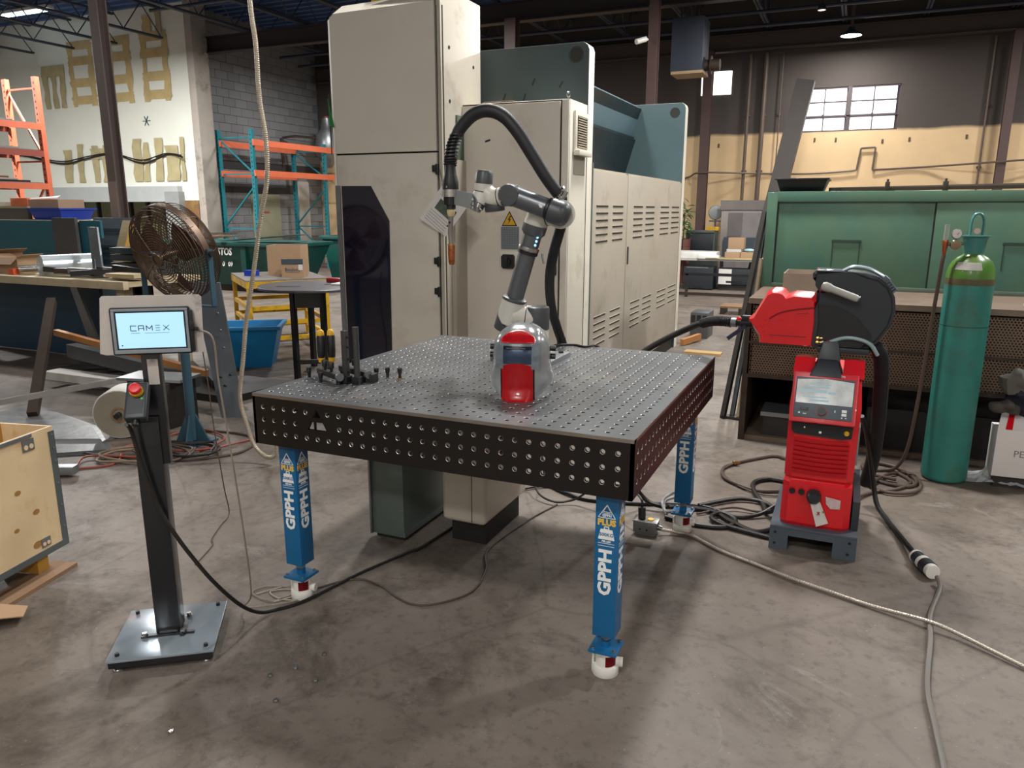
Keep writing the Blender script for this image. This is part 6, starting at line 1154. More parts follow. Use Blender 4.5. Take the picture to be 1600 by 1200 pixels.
# ================================================================ WIRE FEEDER
wf = thing('wire_feeder', 'red and black wire feeder with grey handle on top of the welder', 'wire feeder', (1.98, 1.6, .985))
FY0, FY1 = 1.50, 1.72
out_ = [(1.640, 1.055), (1.648, 1.05), (1.668, 1.02), (1.69, .99), (1.695, .953), (1.932, .953), (1.936, 1.07), (1.930, 1.165), (1.915, 1.187), (1.835, 1.190), (1.80, 1.178), (1.785, 1.196), (1.765, 1.203), (1.735, 1.203), (1.712, 1.19), (1.655, 1.075), (1.640, 1.068)]
g = G(); n = len(out_); A_ = [g.bm.verts.new((x, FY0+.03, z)) for x, z in out_]; c_ = V((1.80, 0, 1.07)); B_ = [g.bm.verts.new((c_.x+(x-c_.x)*.93, FY0, c_.z+(z-c_.z)*.93)) for x, z in out_]; C_ = [g.bm.verts.new((x, FY1, z)) for x, z in out_]
g._f(B_); g._f(C_[::-1])
for i in range(n): g._f([B_[i], B_[(i+1) % n], A_[(i+1) % n], A_[i]]); g._f([A_[i], A_[(i+1) % n], C_[(i+1) % n], C_[i]])
g.out('red_housing', RED, wf, smooth=25)
g = G(); g.tube([(1.735, FY0-.001, 1.075), (1.78, FY0-.002, 1.105), (1.84, FY0-.002, 1.122), (1.925, FY0-.001, 1.135)], .004, 6, 5); g.beam((1.74, FY0-.001, 1.0), (1.90, FY0-.001, 1.0), .004, .004); g.beam((1.85, FY0-.001, 1.105), (1.9, FY0-.001, 1.11), .003, .003); g.out('housing_groove', DRED, wf)
g = G(); g.prism([(1.915, FY0+.01, .955), (1.94, FY0+.01, .965), (1.946, FY0+.01, 1.07), (1.936, FY0+.01, 1.16), (1.92, FY0+.01, 1.10)], (0, .2, 0)); g.out('dark_trim', DGREY, wf, smooth=20)
blk = [(1.93, .955), (2.16, .955), (2.20, .985), (2.245, 1.06), (2.258, 1.13), (2.250, 1.19), (2.225, 1.24), (2.18, 1.275), (2.12, 1.292), (2.05, 1.298), (1.92, 1.30), (1.902, 1.285), (1.905, 1.262), (1.94, 1.24), (1.925, 1.20), (1.93, 1.10)]
g = G(); g.prism([(x, FY0+.045, z) for x, z in blk], (0, .175, 0)); es_ = [e for e in g.bm.edges if all(abs(v.co.y-(FY0+.045)) < 1e-4 for v in e.verts)]; bmesh.ops.bevel(g.bm, geom=es_, offset=.018, segments=3, affect='EDGES'); g.out('spool_housing', DGREY, wf, smooth=35)
g = G(); g.prism([(1.94, FY0+.03, .96), (2.13, FY0+.03, .96), (2.17, FY0+.03, 1.02), (2.10, FY0+.03, 1.10), (2.02, FY0+.03, 1.14), (1.94, FY0+.03, 1.145)], (0, .03, 0)); g.out('spool_cover', BLACK, wf, smooth=20)
g = G(); g.box(1.915, 2.03, FY0+.05, FY0+.2, 1.296, 1.304, .004); g.out('top_panel', mat('glossy_top', '7d838a', .12, var=.05, coat=.8), wf); g = G(); g.cyl((1.925, FY0+.08, 1.304), (1.925, FY0+.08, 1.308), .007, n=10); g.out('red_button', RED, wf)
g = G(); p0, p1 = V((1.965, FY0+.0, 1.232)), V((2.098, FY0-.005, 1.185)); dd = (p1-p0).normalized(); g.lathe([(0, -.02), (.014, -.018), (.021, -.006), (.021, .012), (.0165, .03), (.0165, .135), (.013, .145), (0, .147)], p0, dd, 18); g.out('handle', mat('handle_grey', 'a5a39c', .4, var=.06), wf); g = G(); g.lathe([(.0, 0), (.016, 0), (.017, .002), (.0, .003)], p0+dd*.1465, dd, 14); g.out('handle_end', ZINC, wf)
g = G(); g.cyl((1.962, FY0+.01, 1.23), (1.95, FY0+.06, 1.21), .017, n=12); g.out('handle_post', DGREY, wf)
g = G(); g.tube([(2.03, FY0+.09, 1.300), (2.07, FY0+.09, 1.318), (2.13, FY0+.09, 1.312), (2.18, FY0+.09, 1.288), (2.20, FY0+.09, 1.272)], .022, 10, 5, flat=.4, up=(0, 1, 0)); g.out('lid_hoop', mat('hoop_grey', '8fa0a6', .3, .3), wf)
g = G(); g.obox((2.206, FY0+.09, 1.268), (.03, .07, .025), Matrix.Rotation(.7, 3, 'Y'), .004)
for i in range(4): g.obox((2.222+i*.008, FY0+.09, 1.25-i*.010), (.008, .07, .02), Matrix.Rotation(.9, 3, 'Y'))
g.out('lid_latch', MGREY, wf)
for z in (.975, .995): g = G(); g.lathe([(.006, 0), (.009, .002), (.009, .014), (.005, .018), (.005, .03), (0, .03)], (1.940, FY0+.03, z), (1, 0, 0), 8); g.out('gas_fitting', BRASS, wf)
g = G(); g.cyl((1.968, FY0+.03, .977), (1.995, FY0+.03, .978), .007, n=8); g.out('hose_tail', ZINC, wf); g = G(); g.cyl((1.99, FY0+.03, .978), (2.005, FY0+.03, .979), .0095, n=10); g.out('red_hose_clip', RED, wf)
for k, (dz, dy) in enumerate(((0, 0), (.016, .03))): g = G(); g.tube([(2.0, FY0+.03+dy, .979+dz), (2.06, FY0+.025+dy, 1.003+dz), (2.12, FY0+.02+dy, 1.002+dz), (2.17, FY0+.03+dy, .98), (2.205, FY0+.05+dy, .93)], .0085, 8, 6); g.out('coolant_hose', HOSEG, wf)
g = G(); g.box(1.95, 2.17, FY0+.02, FY1, .93, .957, .006); g.out('base_tray', DGREY, wf)
hs = thing('hose_package', 'thick black hose package dropping from the feeder behind the welder', 'hose', (2.22, 1.75, .6)); g = G(); g.tube([(2.195, 1.58, .965), (2.222, 1.62, .91), (2.24, 1.72, .78), (2.255, 1.88, .58), (2.262, 2.02, .40), (2.258, 2.10, .25), (2.24, 2.15, .12)], lambda t: .034 if t > .1 else .03, 12, 6); g.out('sleeve', mat('hose_wrap', '0e0f12', .8, var=.15, vs=20), hs)
tc = thing('torch_cable', 'black torch cable running from the wire feeder behind the table', 'cable', (1.5, 1.75, .95))
g = G(); g.tube([(1.66, 1.61, 1.035), (1.60, 1.62, 1.03), (1.50, 1.66, 1.028), (1.40, 1.74, 1.005), (1.30, 1.80, .955), (1.20, 1.80, .90), (1.08, 1.78, .82), (.95, 1.72, .70), (.85, 1.66, .62)], .017, 10, 6); g.out('cable', CBLK, tc)
ringed([(1.545, 1.635, 1.029), (1.50, 1.66, 1.028), (1.44, 1.705, 1.018), (1.385, 1.752, .997)], .023, .009, 'strain_relief', BLACK, tc)
g = G(); g.cyl((1.66, 1.61, 1.035), (1.60, 1.62, 1.031), .024, n=14); g.box(1.60, 1.64, 1.59, 1.63, 1.045, 1.07, .004); g.out('connector', BLACK, tc); g = G(); g.cyl((1.575, 1.626, 1.030), (1.55, 1.632, 1.03), .0235, n=14); g.out('metal_ferrule', ZINC, tc); g = G(); g.box(1.575, 1.598, 1.59, 1.61, 1.046, 1.062, .003); g.out('red_lever', RED, tc)
g = G(); g.beam((1.62, 1.60, 1.02), (1.54, 1.585, .955), .012, .018); g.out('lever_arm', mat('lever_navy', '20233a', .45), tc, smooth=0)
# ================================================================ GAS CYLINDER
cy = thing('gas_cylinder', 'teal gas cylinder with green shoulder, cap and pressure regulator', 'gas cylinder', (2.682, 2.80, 0))
cx, cyy = 2.682, 2.80
g = G(); g.lathe([(0, .0), (.10, .0), (.117, .012), (.1225, .03), (.1225, 1.17), (.1225, 1.195)], (cx, cyy, 0), n=44); g.out('body', CYLT, cy)
g = G(); g.lathe([(.1225, 1.195), (.122, 1.215), (.116, 1.25), (.100, 1.285), (.075, 1.31), (.055, 1.322), (.05, 1.33), (0, 1.33)], (cx, cyy, 0), n=44); g.out('shoulder', CYLG, cy)
g = G(); g.lathe([(.1226, .925), (.1230, .926), (.1230, .930), (.1226, .931)], (cx, cyy, 0), n=44); g.out('ring_seam', mat('seam_dark_teal', '1d4a44', .5), cy); g = G(); g.lathe([(.1228, 1.16), (.1232, 1.165), (.1232, 1.19), (.1228, 1.195)], (cx, cyy, 0), n=44); g.out('rust_band', mat('rusty_band', '5a5236', .6, var=.35, vs=14), cy)
g = G(); N_ = 10
for i in range(N_):
    t0, t1 = math.radians(-140+i*7), math.radians(-140+(i+1)*7)
    g.face([(cx+r*math.cos(t), cyy+r*math.sin(t), z) for (r, z, t) in ((.1185, 1.245, t0), (.1185, 1.245, t1), (.1005, 1.2865, t1), (.1005, 1.2865, t0))])
bmesh.ops.solidify(g.bm, geom=g.bm.faces[:], thickness=.002); g.out('white_label', PAPER, cy, smooth=0)
CAPM = mat('cap_teal', '3b7d78', .35, var=.1, coat=.2)
g = G(); g.lathe([(.05, 1.325), (.052, 1.35), (.060, 1.41), (.064, 1.42)], (cx, cyy, 0), n=28); g.lathe([(.0, 1.42), (.064, 1.42), (.075, 1.424), (.075, 1.43), (.0, 1.432)], (cx, cyy, 0), n=28); g.out('valve_guard', CAPM, cy)
g = G(); g.tube([(cx+.030, cyy, 1.43), (cx+.031, cyy, 1.50), (cx+.020, cyy, 1.538), (cx, cyy, 1.55), (cx-.020, cyy, 1.538), (cx-.031, cyy, 1.50), (cx-.030, cyy, 1.43)], .026, 10, 4, flat=.28, up=(0, 1, 0)); hd = g.out('cap_handle', CAPM, cy)
g = G(); g.cyl((cx+.0, cyy-.03, 1.455), (cx+.0, cyy-.034, 1.455), .016, n=16); g.out('round_badge', mat('badge_pink', 'c9a8a4', .5), hd)
g = G(); g.cyl((cx-.06, cyy-.02, 1.385), (cx-.15, cyy-.05, 1.380), .010, n=10); g.lathe([(0, -.015), (.026, -.012), (.028, .0), (.026, .02), (0, .022)], (cx-.098, cyy-.045, 1.378), (0, -1, 0), 18); rg = g.out('regulator', mat('regulator_brass', '8a7a62', .3, .8, var=.15), cy)
g = G(); g.lathe([(0, 0), (.026, 0), (.028, .004), (.028, .014), (.025, .016), (0, .016)], (cx-.098, cyy-.035, 1.438), (0, -1, 0), 22); g.cyl((cx-.098, cyy-.043, 1.40), (cx-.098, cyy-.043, 1.415), .006, n=8); g.out('gauge', ZINC, rg); g = G(); g.cyl((cx-.098, cyy-.0515, 1.438), (cx-.098, cyy-.0525, 1.438), .0235, n=20); g.out('gauge_face', PAPER, rg); g = G(); g.beam((cx-.098, cyy-.053, 1.432), (cx-.088, cyy-.053, 1.446), .002, .0008, (0, 1, 0)); g.out('gauge_needle', BLACK, rg, smooth=0)
g = G(); g.lathe([(0, .06), (.016, .058), (.018, .05), (.014, .02), (.009, -.02), (.008, -.035), (0, -.035)], (cx-.150, cyy-.05, 1.345), n=14); g.out('flow_valve', COPPER, rg); g = G(); g.cyl((cx-.150, cyy-.05, 1.40), (cx-.150, cyy-.05, 1.49), .013, n=14); g.out('flow_tube', mat('flow_tube_clear', 'a8b0aa', .15, var=.05, alpha=.45), rg)
gh = thing('gas_hose', 'dark gas hose hanging from the regulator to a coil on the floor', 'hose', (2.5, 2.7, 0)); g = G(); g.tube([(cx-.150, cyy-.05, 1.32), (cx-.155, cyy-.055, 1.25), (2.515, 2.75, .95), (2.50, 2.75, .55), (2.475, 2.74, .2), (2.43, 2.76, .05), (2.36, 2.78, .012), (2.26, 2.70, .012), (2.33, 2.55, .012), (2.48, 2.52, .012), (2.53, 2.66, .012), (2.44, 2.86, .012), (2.30, 2.9, .014), (2.24, 2.78, .02), (2.30, 2.64, .02), (2.42, 2.60, .02)], .0105, 8, 8); g.out('hose', CBRN, gh)
# ================================================================ FAR RIGHT CLUTTER
t = thing('film_heap', 'crumpled clear plastic film on the floor right of the gas cylinder', 'film', (2.98, 2.85, 0)); random.seed(21)
g = G(); n = 16; vs = [[g.bm.verts.new((2.79+.42*i/n+random.uniform(-.012, .012), 2.76+.2*j/8+random.uniform(-.012, .012), .012+random.uniform(.01, .12)*math.sin(math.pi*i/n)*math.sin(math.pi*(j+.4)/9))) for j in range(9)] for i in range(n+1)]
for i in range(n):
    for j in range(8): g._f([vs[i][j], vs[i+1][j], vs[i+1][j+1], vs[i][j+1]])
g.out('film', FILM, t, smooth=0)
t = thing('white_carton', 'white carton with red striped lid on the floor at the right edge', 'box', (3.0, 2.83, 0), .05); g = G(); g.box(-.09, .17, -.08, .08, .07, .35, .002); g.out('carton', mat('white_carton', 'd6d0cc', .5, var=.03), t, local=True)
g = G(); g.prism([(-.09, -.081, .35), (.17, -.081, .35), (.17, .05, .44), (-.05, .05, .44)], (0, .003, .001)); g.out('lid_flap', mat('white_flap', 'e2dcd8', .5), t, local=True, smooth=0); g = G(); g.prism([(-.052, -.0815, .3515), (-.018, -.0815, .3515), (.015, .05, .4425), (-.012, .05, .4425)], (0, .0, .0025)); g.out('red_stripe', RED, t, local=True, smooth=0)
text('lettering', 'PERI', .055, (.055, -.0805, .21), (1, 0, 0), (0, 0, 1), mat('letter_grey', '7d7a7c', .5), t, local=True, align='CENTER'); g = G(); g.box(-.07, .15, -.06, .06, 0, .07); g.out('inner_stand', JUNK, t, local=True, smooth=0)
t = thing('work_jacket', 'dark and grey work jacket bundle at the right edge above the carton', 'clothing', (3.2, 2.86, .35)); random.seed(9)
def cloth(cx_, cy_, cz, r, sc, m, nm):
    g = G(); g.ball((cx_, cy_, cz), r, sc, 18)
    for v in g.bm.verts: d = (v.co-V((cx_, cy_, cz))); v.co += d.normalized()*(.012*math.sin(d.x*70+d.z*40)+.010*math.sin(d.y*60-d.z*55))
    return g.out(nm, m, t)
DK = mat('jacket_dark', '1e2230', .85, var=.2, vs=20, bump=.3); cloth(3.08, 2.84, .55, .11, (1.2, .8, 1.3), DK, 'jacket_body'); cloth(2.99, 2.80, .62, .085, (1.1, .7, .8), mat('jacket_grey', '5c5953', .85, var=.15, vs=15, bump=.3), 'grey_sleeve'); cloth(2.95, 2.79, .475, .06, (1.3, .8, .6), mat('jacket_taupe', '4a4540', .85, var=.15, vs=15, bump=.3), 'taupe_sleeve'); g = G(); g.beam((3.2, 2.92, 0), (3.1, 2.90, .50), .03, .03); g.out('stand', JUNK, t)
# ================================================================ CABLES ON THE FLOOR
def cable(label, pts, r, m, name='cable', sub=7): g = G(); g.tube(pts, r, 8, sub); return solo(name, label, 'cable', g, m)
fz = .008
cable('black cable looping from the tablet stand across the floor under the table', [(-.075, -.50, .875), (-.105, -.46, .839), (-.095, -.445, .729), (-.069, -.425, .575), (-.032, -.397, .463), (.008, -.367, .366), (.061, -.325, .254), (.085, -.24, .13), (.07, -.13, .035), (.09, -.05, .01), (.15, .06, .01), (.21, .335, .01), (.298, .617, .01), (.33, .72, .01), (.40, 1.4, .012), (.5, 1.62, .012), (.7, 1.75, .012)], .0072, CBLK)
cable('thin brown cable swinging in a curve under the table front', [(.04, .02, .006), (.2, .28, .006), (.335, .296, .006), (.47, .235, .006), (.56, .213, .006), (.645, .255, .006), (.73, .40, .006), (.70, .60, .006), (.62, .80, .006), (.66, 1.2, .006), (.72, 1.45, .006)], .0045, CBRN)
cable('thin wire from the tablet down to the floor beside the stand', [(.06, -.30, 1.17), (.10, -.27, 1.14), (.08, -.24, .98), (.07, -.20, .7), (.07, -.17, .35), (.03, -.12, .1), (-.03, -.10, .02), (.05, -.02, .006), (.11, .06, .006), (.04, .12, .006), (-.08, .09, .006), (-.10, .02, .006), (.02, .0, .006), (.07, .08, .006), (.15, .07, .006)], .0032, mat('thin_wire', '857a6c', .5), 'wire')
cable('slim cord dropping behind the tablet stand to a knot on the floor', [(-.87, .6, .966), (-.845, .6, .707), (-.834, .6, .508), (-.80, .6, .17), (-.79, .61, .02), (-.74, .5, .005), (-.66, .36, .005), (-.60, .30, .005), (-.52, .12, .005)], .003, CBRN, 'cord'); cable('thin pale wire loops on the floor by the left table leg', [(-.08, .02, .005), (.0, .14, .005), (.1, .17, .005), (.13, .07, .005), (.04, .03, .005), (-.04, .06, .005), (.02, .11, .005), (.08, .09, .005), (.03, .0, .005)], .0032, mat('pale_wire', '9c9488', .5), 'wire')
cable('long brown cable arcing over the floor by the fan post', [(-2.6, 1.0, fz), (-2.1, 1.05, fz), (-1.75, 1.15, fz), (-1.5, 1.42, fz), (-1.62, 1.72, fz), (-2.0, 1.75, fz), (-2.3, 1.55, fz)], .009, CBRN)
cable('reddish cord tangled on the floor beside the crate', [(-2.35, .52, fz), (-2.2, .75, fz), (-2.05, .95, fz), (-2.25, 1.2, .02), (-2.1, 1.3, .02), (-1.95, 1.1, .02), (-2.3, .95, .02), (-2.15, .7, fz), (-2.4, .45, fz)], .007, CORG, 'cord')
for i, lab in enumerate(('first tan coil of hose heaped by the foam roll', 'second tan coil of hose heaped by the foam roll', 'third dark coil of hose heaped by the foam roll')):
    random.seed(40+i); P_ = [(-2.05+i*.12+.2*math.cos(a)+random.uniform(-.05, .05), 1.08+i*.12+.14*math.sin(a)+random.uniform(-.05, .05), .012+.006*i+random.uniform(0, .02)) for a in [j*1.05 for j in range(14)]]; cable(lab, P_, .0085, (mat('tan_hose', '7d6a58', .55), CBRN, CBLK)[i], 'hose', 5)
cable('red cord curling round the blue fan post', [(-1.75, 1.35, fz), (-1.8, 1.62, .015), (-2.1, 1.72, .015), (-2.2, 1.5, .015), (-1.98, 1.28, fz), (-1.7, 1.4, .02), (-1.6, 1.75, fz), (-1.3, 2.0, fz)], .007, CORG, 'cord')
cable('black cable hanging in front of the fan to the floor', [(-1.9, 1.2, 1.0), (-1.92, 1.2, .7), (-1.86, 1.22, .35), (-1.9, 1.2, .06), (-2.05, 1.05, fz), (-2.2, .95, fz)], .006, CBLK)
cable('thick grey power cable from the welder plug out of the bottom of the picture', [(2.52, 1.28, .035), (2.525, 1.20, .02), (2.47, .95, .017), (2.455, .75, .013), (2.42, .43, .013), (2.425, .20, .013), (2.43, -.05, .013), (2.40, -.5, .013)], .0105, CGRY)
cable('thick black power cable from the welder down to the floor plug', [(2.18, 1.92, .55), (2.22, 2.0, .42), (2.27, 2.05, .18), (2.30, 2.02, .06), (2.345, 1.93, .02), (2.40, 1.72, .02), (2.44, 1.52, .035), (2.45, 1.46, .04)], .0125, CBLK)
pg = thing('power_connector', 'black cable plug with white bands on the floor right of the welder', 'plug', (2.485, 1.37, 0)); a, b = V((2.455, 1.46, .036)), V((2.515, 1.30, .036)); d = (b-a).normalized()
for (u, v, r, m, nm) in ((0, .05, .030, DGREY, 'plug_body'), (.05, .075, .033, WHITE, 'white_band'), (.075, .125, .034, DGREY, 'socket_body'), (.125, .150, .031, WHITE, 'white_collar'), (-.012, 0, .031, WHITE, 'white_band')): g = G(); g.cyl(a+d*u, a+d*v, r, n=18); g.out(nm, m, pg)
ac = thing('armoured_cable', 'pale armoured metal cable crossing the floor to the right', 'cable', (2.0, 1.05, 0))
AP = [(1.31, 1.30, .03), (1.40, 1.335, .014), (1.466, 1.332, .012), (1.62, 1.22, .012), (1.789, 1.14, .012), (1.95, 1.06, .012), (2.113, .998, .012), (2.26, .945, .012), (2.396, .90, .022), (2.48, .86, .030), (2.566, .82, .022), (2.744, .70, .012), (2.95, .55, .012), (3.2, .3, .012)]
g = G(); g.tube(AP, .0075, 8, 8); g.out('sheath', mat('armour_pale', 'aba195', .4, .5, var=.1), ac); ringed(AP, .0075, .010, 'ridges', mat('armour_ridge', 'b5ab9f', .35, .6), ac)
jb = thing('junction_box', 'small grey metal junction box with black plug on the floor', 'junction box', (1.245, 1.285, 0)); g = G(); g.box(1.19, 1.305, 1.262, 1.335, .012, .068, .003); g.out('box', ZINC, jb); g = G(); g.box(1.186, 1.309, 1.258, 1.339, .068, .073, .001); g.out('cover', STEEL, jb)
g = G(); g.cyl((1.225, 1.30, .073), (1.22, 1.31, .125), .0185, n=14); g.out('plug', BLACK, jb); g = G(); g.cyl((1.27, 1.30, .073), (1.27, 1.30, .077), .016, n=14); g.out('outlet', YPRINT, jb); g = G(); g.box(1.2, 1.3, 1.265, 1.33, 0, .012); g.out('foot', ZINC, jb); g = G(); g.cyl((1.305, 1.30, .04), (1.325, 1.302, .035), .012, n=10); g.out('fitting', STEEL, jb)
for x in (1.225, 1.26): g = G(); g.cyl((x, 1.262, .03), (x, 1.260, .03), .005, n=8); g.out('knockout', BLACK, jb)
cable('black plug lead from the junction box toward the table underside', [(1.22, 1.31, .12), (1.215, 1.32, .16), (1.16, 1.38, .17), (1.05, 1.45, .15), (.9, 1.5, .1), (.8, 1.5, .03), (.7, 1.45, .02), (.58, 1.5, .05), (.52, 1.62, .16), (.5, 1.65, .3)], .006, CBLK)
cable('black cable along the floor behind the table to the welder', [(.42, 1.9, .3), (.556, 1.72, .04), (.75, 1.6, .013), (.9, 1.578, .011), (1.13, 1.634, .011), (1.26, 1.691, .011), (1.458, 1.73, .011), (1.63, 1.666, .011), (1.74, 1.72, .02), (1.82, 1.80, .06)], .011, CBLK)
cable('black cable drooping from the table corner into the floor coils', [(1.02, 1.52, .45), (1.09, 1.55, .2), (1.16, 1.60, .06), (1.25, 1.60, .03), (1.33, 1.66, .015), (1.5, 1.68, .014), (1.62, 1.58, .014), (1.75, 1.5, .014), (1.84, 1.6, .014)], .0125, CBLK)
cable('thin black cord looping wide over the floor left of the welder', [(1.80, 2.75, .014), (1.72, 2.79, .012), (1.60, 2.66, .012), (1.50, 2.52, .012), (1.455, 2.40, .012), (1.50, 2.22, .012), (1.68, 2.10, .012), (1.84, 2.16, .012)], .0095, CBRN); cable('second thin cord nested inside the wide loop left of the welder', [(1.50, 2.51, .016), (1.46, 2.36, .01), (1.56, 2.16, .01), (1.72, 2.05, .01), (1.84, 2.08, .01)], .005, CBRN, 'cord')
for i, (pts, r, lab) in enumerate((([(1.86, 2.3, .014), (1.74, 2.32, .014), (1.66, 2.22, .014), (1.68, 2.06, .014), (1.74, 1.9, .014), (1.77, 1.78, .02), (1.81, 1.7, .06)], .0135, 'thick black loop of cable nearest the left side of the welder'), ([(1.43, 1.72, .018), (1.6, 1.9, .018), (1.72, 1.92, .018), (1.80, 1.85, .02), (1.84, 1.75, .03)], .012, 'thick black cable arching over the coils beside the plinth'), ([(1.30, 1.50, .014), (1.45, 1.47, .012), (1.6, 1.5, .012), (1.64, 1.6, .015), (1.56, 1.66, .02), (1.52, 1.58, .02), (1.60, 1.51, .018), (1.82, 1.46, .012)], .0125, 'black cable with a small round loop in front of the plinth'), ([(1.44, 1.62, .01), (1.60, 1.76, .02), (1.74, 1.78, .012), (1.85, 1.9, .012)], .006, 'slim brown cord under the black cable coils'))): cable(lab, pts, r, CBLK if r > .007 else CBRN)
cable('grey striped cable coil tucked behind the rear table leg', [(1.30, 1.52, .02), (1.26, 1.6, .06), (1.32, 1.66, .10), (1.40, 1.60, .11), (1.36, 1.52, .06), (1.29, 1.54, .03), (1.27, 1.64, .05), (1.36, 1.68, .08)], .008, mat('striped_cable', '8a8c8c', .4, var=.5, vs=40))
cable('black hose coil on the floor behind the welder near the cylinder', [(2.21, 2.2, .02), (2.3, 2.35, .012), (2.42, 2.45, .012), (2.50, 2.62, .012), (2.40, 2.78, .012), (2.27, 2.72, .012), (2.25, 2.5, .012), (2.36, 2.36, .016), (2.5, 2.42, .016), (2.55, 2.6, .012), (2.50, 2.78, .012), (2.38, 2.68, .018), (2.30, 2.5, .02)], .0095, CBRN, 'hose')
g = G(); g.lathe([(.012, 0), (.014, .008), (.010, .02), (.010, .04)], (1.50, 2.515, .022), (.9, .42, 0), 8); solo('brass_coupling', 'brass coupling on the thin cord left of the welder', 'coupling', g, BRASS)
random.seed(77)
fl = [(.41, -.33, 'loose nut in the middle of the cluster right of the tablet stand'), (.45, -.22, 'loose nut of the cluster closest to the left table leg'), (.36, -.40, 'loose nut of the cluster closest to the tablet stand'), (.52, -.36, 'loose nut of the cluster farthest right'), (.28, -.75, 'shiny nut on the floor just right of the tablet stand'), (.47, -.50, 'pale pebble on the floor before the left table leg')]
for (x, y, lab) in fl: g = G(); g.lathe([(0, .009), (.008, .009), (.0095, .006), (.0095, 0), (0, 0)], (x, y, 0), n=6); solo('nut', lab, 'nut', g, STEEL, 'loose nuts on the floor')
g = G(); g.obox((.86, -.72, .003), (.028, .009, .006), zrot(-1.2)); solo('white_scrap', 'small white scrap lying alone on the front floor', 'scrap', g, PRINT)
# ================================================================ FAR BACKGROUND RIGHT OF THE MACHINE
t = thing('storage_bench', 'long packing bench with pale top far behind the machine', 'bench', (-.4, 13.9, 0)); g = G(); g.box(-1.4, .55, 13.5, 14.3, .56, .60); g.out('top', FOAM, t, smooth=0)
for x in (-1.35, -.3, .5): g = G(); g.box(x-.03, x+.03, 13.55, 13.61, .0, .56); g.out('leg', BLACK, t, smooth=0)
g = G(); g.box(-.6, .50, 13.45, 13.9, .60, .625); solo('plywood_sheet', 'pale plywood sheet on the right of the far packing bench', 'board', g, WOOD, smooth=0)
g = G(); g.box(-1.35, -.42, 13.55, 14.1, .60, .73, .02); solo('foam_block', 'large white foam block on the far packing bench', 'foam', g, mat('foam_lit', 'f0eee8', .7)); g = G(); g.box(-.75, -.35, 13.45, 13.7, .60, .67, .015); solo('foam_block', 'small white foam block before the large one on the far bench', 'foam', g, mat('foam_lit_b', 'f0eee8', .7))  # Whiter foam copy, extra brightness put into its colour
for (x0, x1, z0, z1, yy, lab) in ((-.25, .04, .625, .74, 13.6, 'left lower carton on the far packing bench'), (.05, .30, .625, .74, 13.6, 'right lower carton on the far packing bench'), (-.20, .10, .80, 1.02, 13.62, 'upper carton stacked on a white slab on the far bench')): g = G(); g.box(x0, x1, yy, yy+.3, z0, z1, .004); t = thing('carton', lab, 'box', ((x0+x1)/2, yy, z0)); g.out('box', CARD, t); g = G(); g.box(x0, x1, yy+.12, yy+.17, z1, z1+.002); g.out('tape', CARD2, t, smooth=0)
g = G(); g.box(-.22, .06, 13.6, 13.92, .742, .798); solo('white_slab', 'white slab between the stacked cartons on the far bench', 'slab', g, FOAM); g = G(); g.ball((.2, 13.72, .775), .1, (1.1, .9, .36), 12); solo('blue_white_bag', 'blue and white bag beside the stacked cartons on the far bench', 'bag', g, mat('bag_teal', '9cc3c6', .5, var=.3, vs=10))
for (x0, x1, z0, z1, yy, lab, extra) in ((-.98, -.40, .0, .45, 13.25, 'black drawer cabinet under the left of the far packing bench', 1), (-.36, .35, .12, .42, 13.35, 'wide black box with white sheet under the far packing bench', 2)):
    t = thing('black_cabinet', lab, 'cabinet', ((x0+x1)/2, yy, z0)); g = G(); g.box(x0, x1, yy, yy+.45, z0 if z0 else .02, z1, .01); g.out('body', DGREY, t); g = G(); g.box(x0+.05, x0+.3 if extra == 2 else x1-.1, yy-.004, yy, z1-.30 if extra == 2 else z1-.02, z1-.0); g.out('white_sheet' if extra == 2 else 'label_strip', PAPER if extra == 2 else ZINC, t, smooth=0); g = G(); g.box(x0+.2, x1-.2, yy-.006, yy, z0+.03, z0+.07); g.out('handle_slot', BLACK, t, smooth=0)
    g = G(); g.box(x0+.05, x1-.05, yy+.05, yy+.4, 0, z0 if z0 else .02); g.out('feet', JUNK, t, smooth=0)
t = thing('vertical_mill', 'dark grey green machine standing behind the far foam block', 'machine', (-.85, 15, 0)); g = G(); g.box(-1.25, -.62, 14.6, 15.04, 0, 1.1, .02); g.out('body', mat('mill_green', '3c453f', .5, var=.1), t); g = G(); g.box(-1.2, -.66, 14.58, 14.62, .72, 1.06, .01); g.out('dark_hood', DGREY, t); g = G(); g.box(-1.22, -.64, 14.56, 15.02, 1.08, 1.13, .01); g.out('top_shelf', GSTEEL, t); g = G(); g.box(-.85, -.6, 14.8, 15.0, 1.12, 1.2, .01); g.out('yellow_part', YELLOW, t)
for x in (-1.1, -.7): g = G(); g.cyl((x, 14.65, .60), (x, 14.7, .60), .03, n=8); g.out('knob', BLACK, t)
t = thing('cnc_enclosure', 'pale grey machining enclosure with wide window near the back wall', 'machine', (-.1, 15.5, 0)); g = G(); g.box(-.6, 1.1, 15.1, 16.0, .0, 1.75, .02); g.out('enclosure', mat('enclosure_grey', '9c9490', .5, var=.05), t); g = G(); g.box(-.62, 1.1, 15.06, 15.1, 1.56, 1.76); g.out('top_visor', mat('enclosure_visor', '7d7572', .5), t, smooth=0); g = G(); g.box(-.44, 1.0, 15.085, 15.1, .98, 1.5); g.out('window', mat('enclosure_window', '8e8888', .2, var=.15, vs=3), t, smooth=0); g = G(); g.box(-.44, -.15, 15.07, 15.085, 1.0, 1.5); g.out('door_edge', mat('enclosure_door', '6f6866', .5), t, smooth=0); g = G(); g.box(-.5, 1.0, 15.0, 15.1, .55, .98); g.out('lower_panel', MGREY, t, smooth=0)
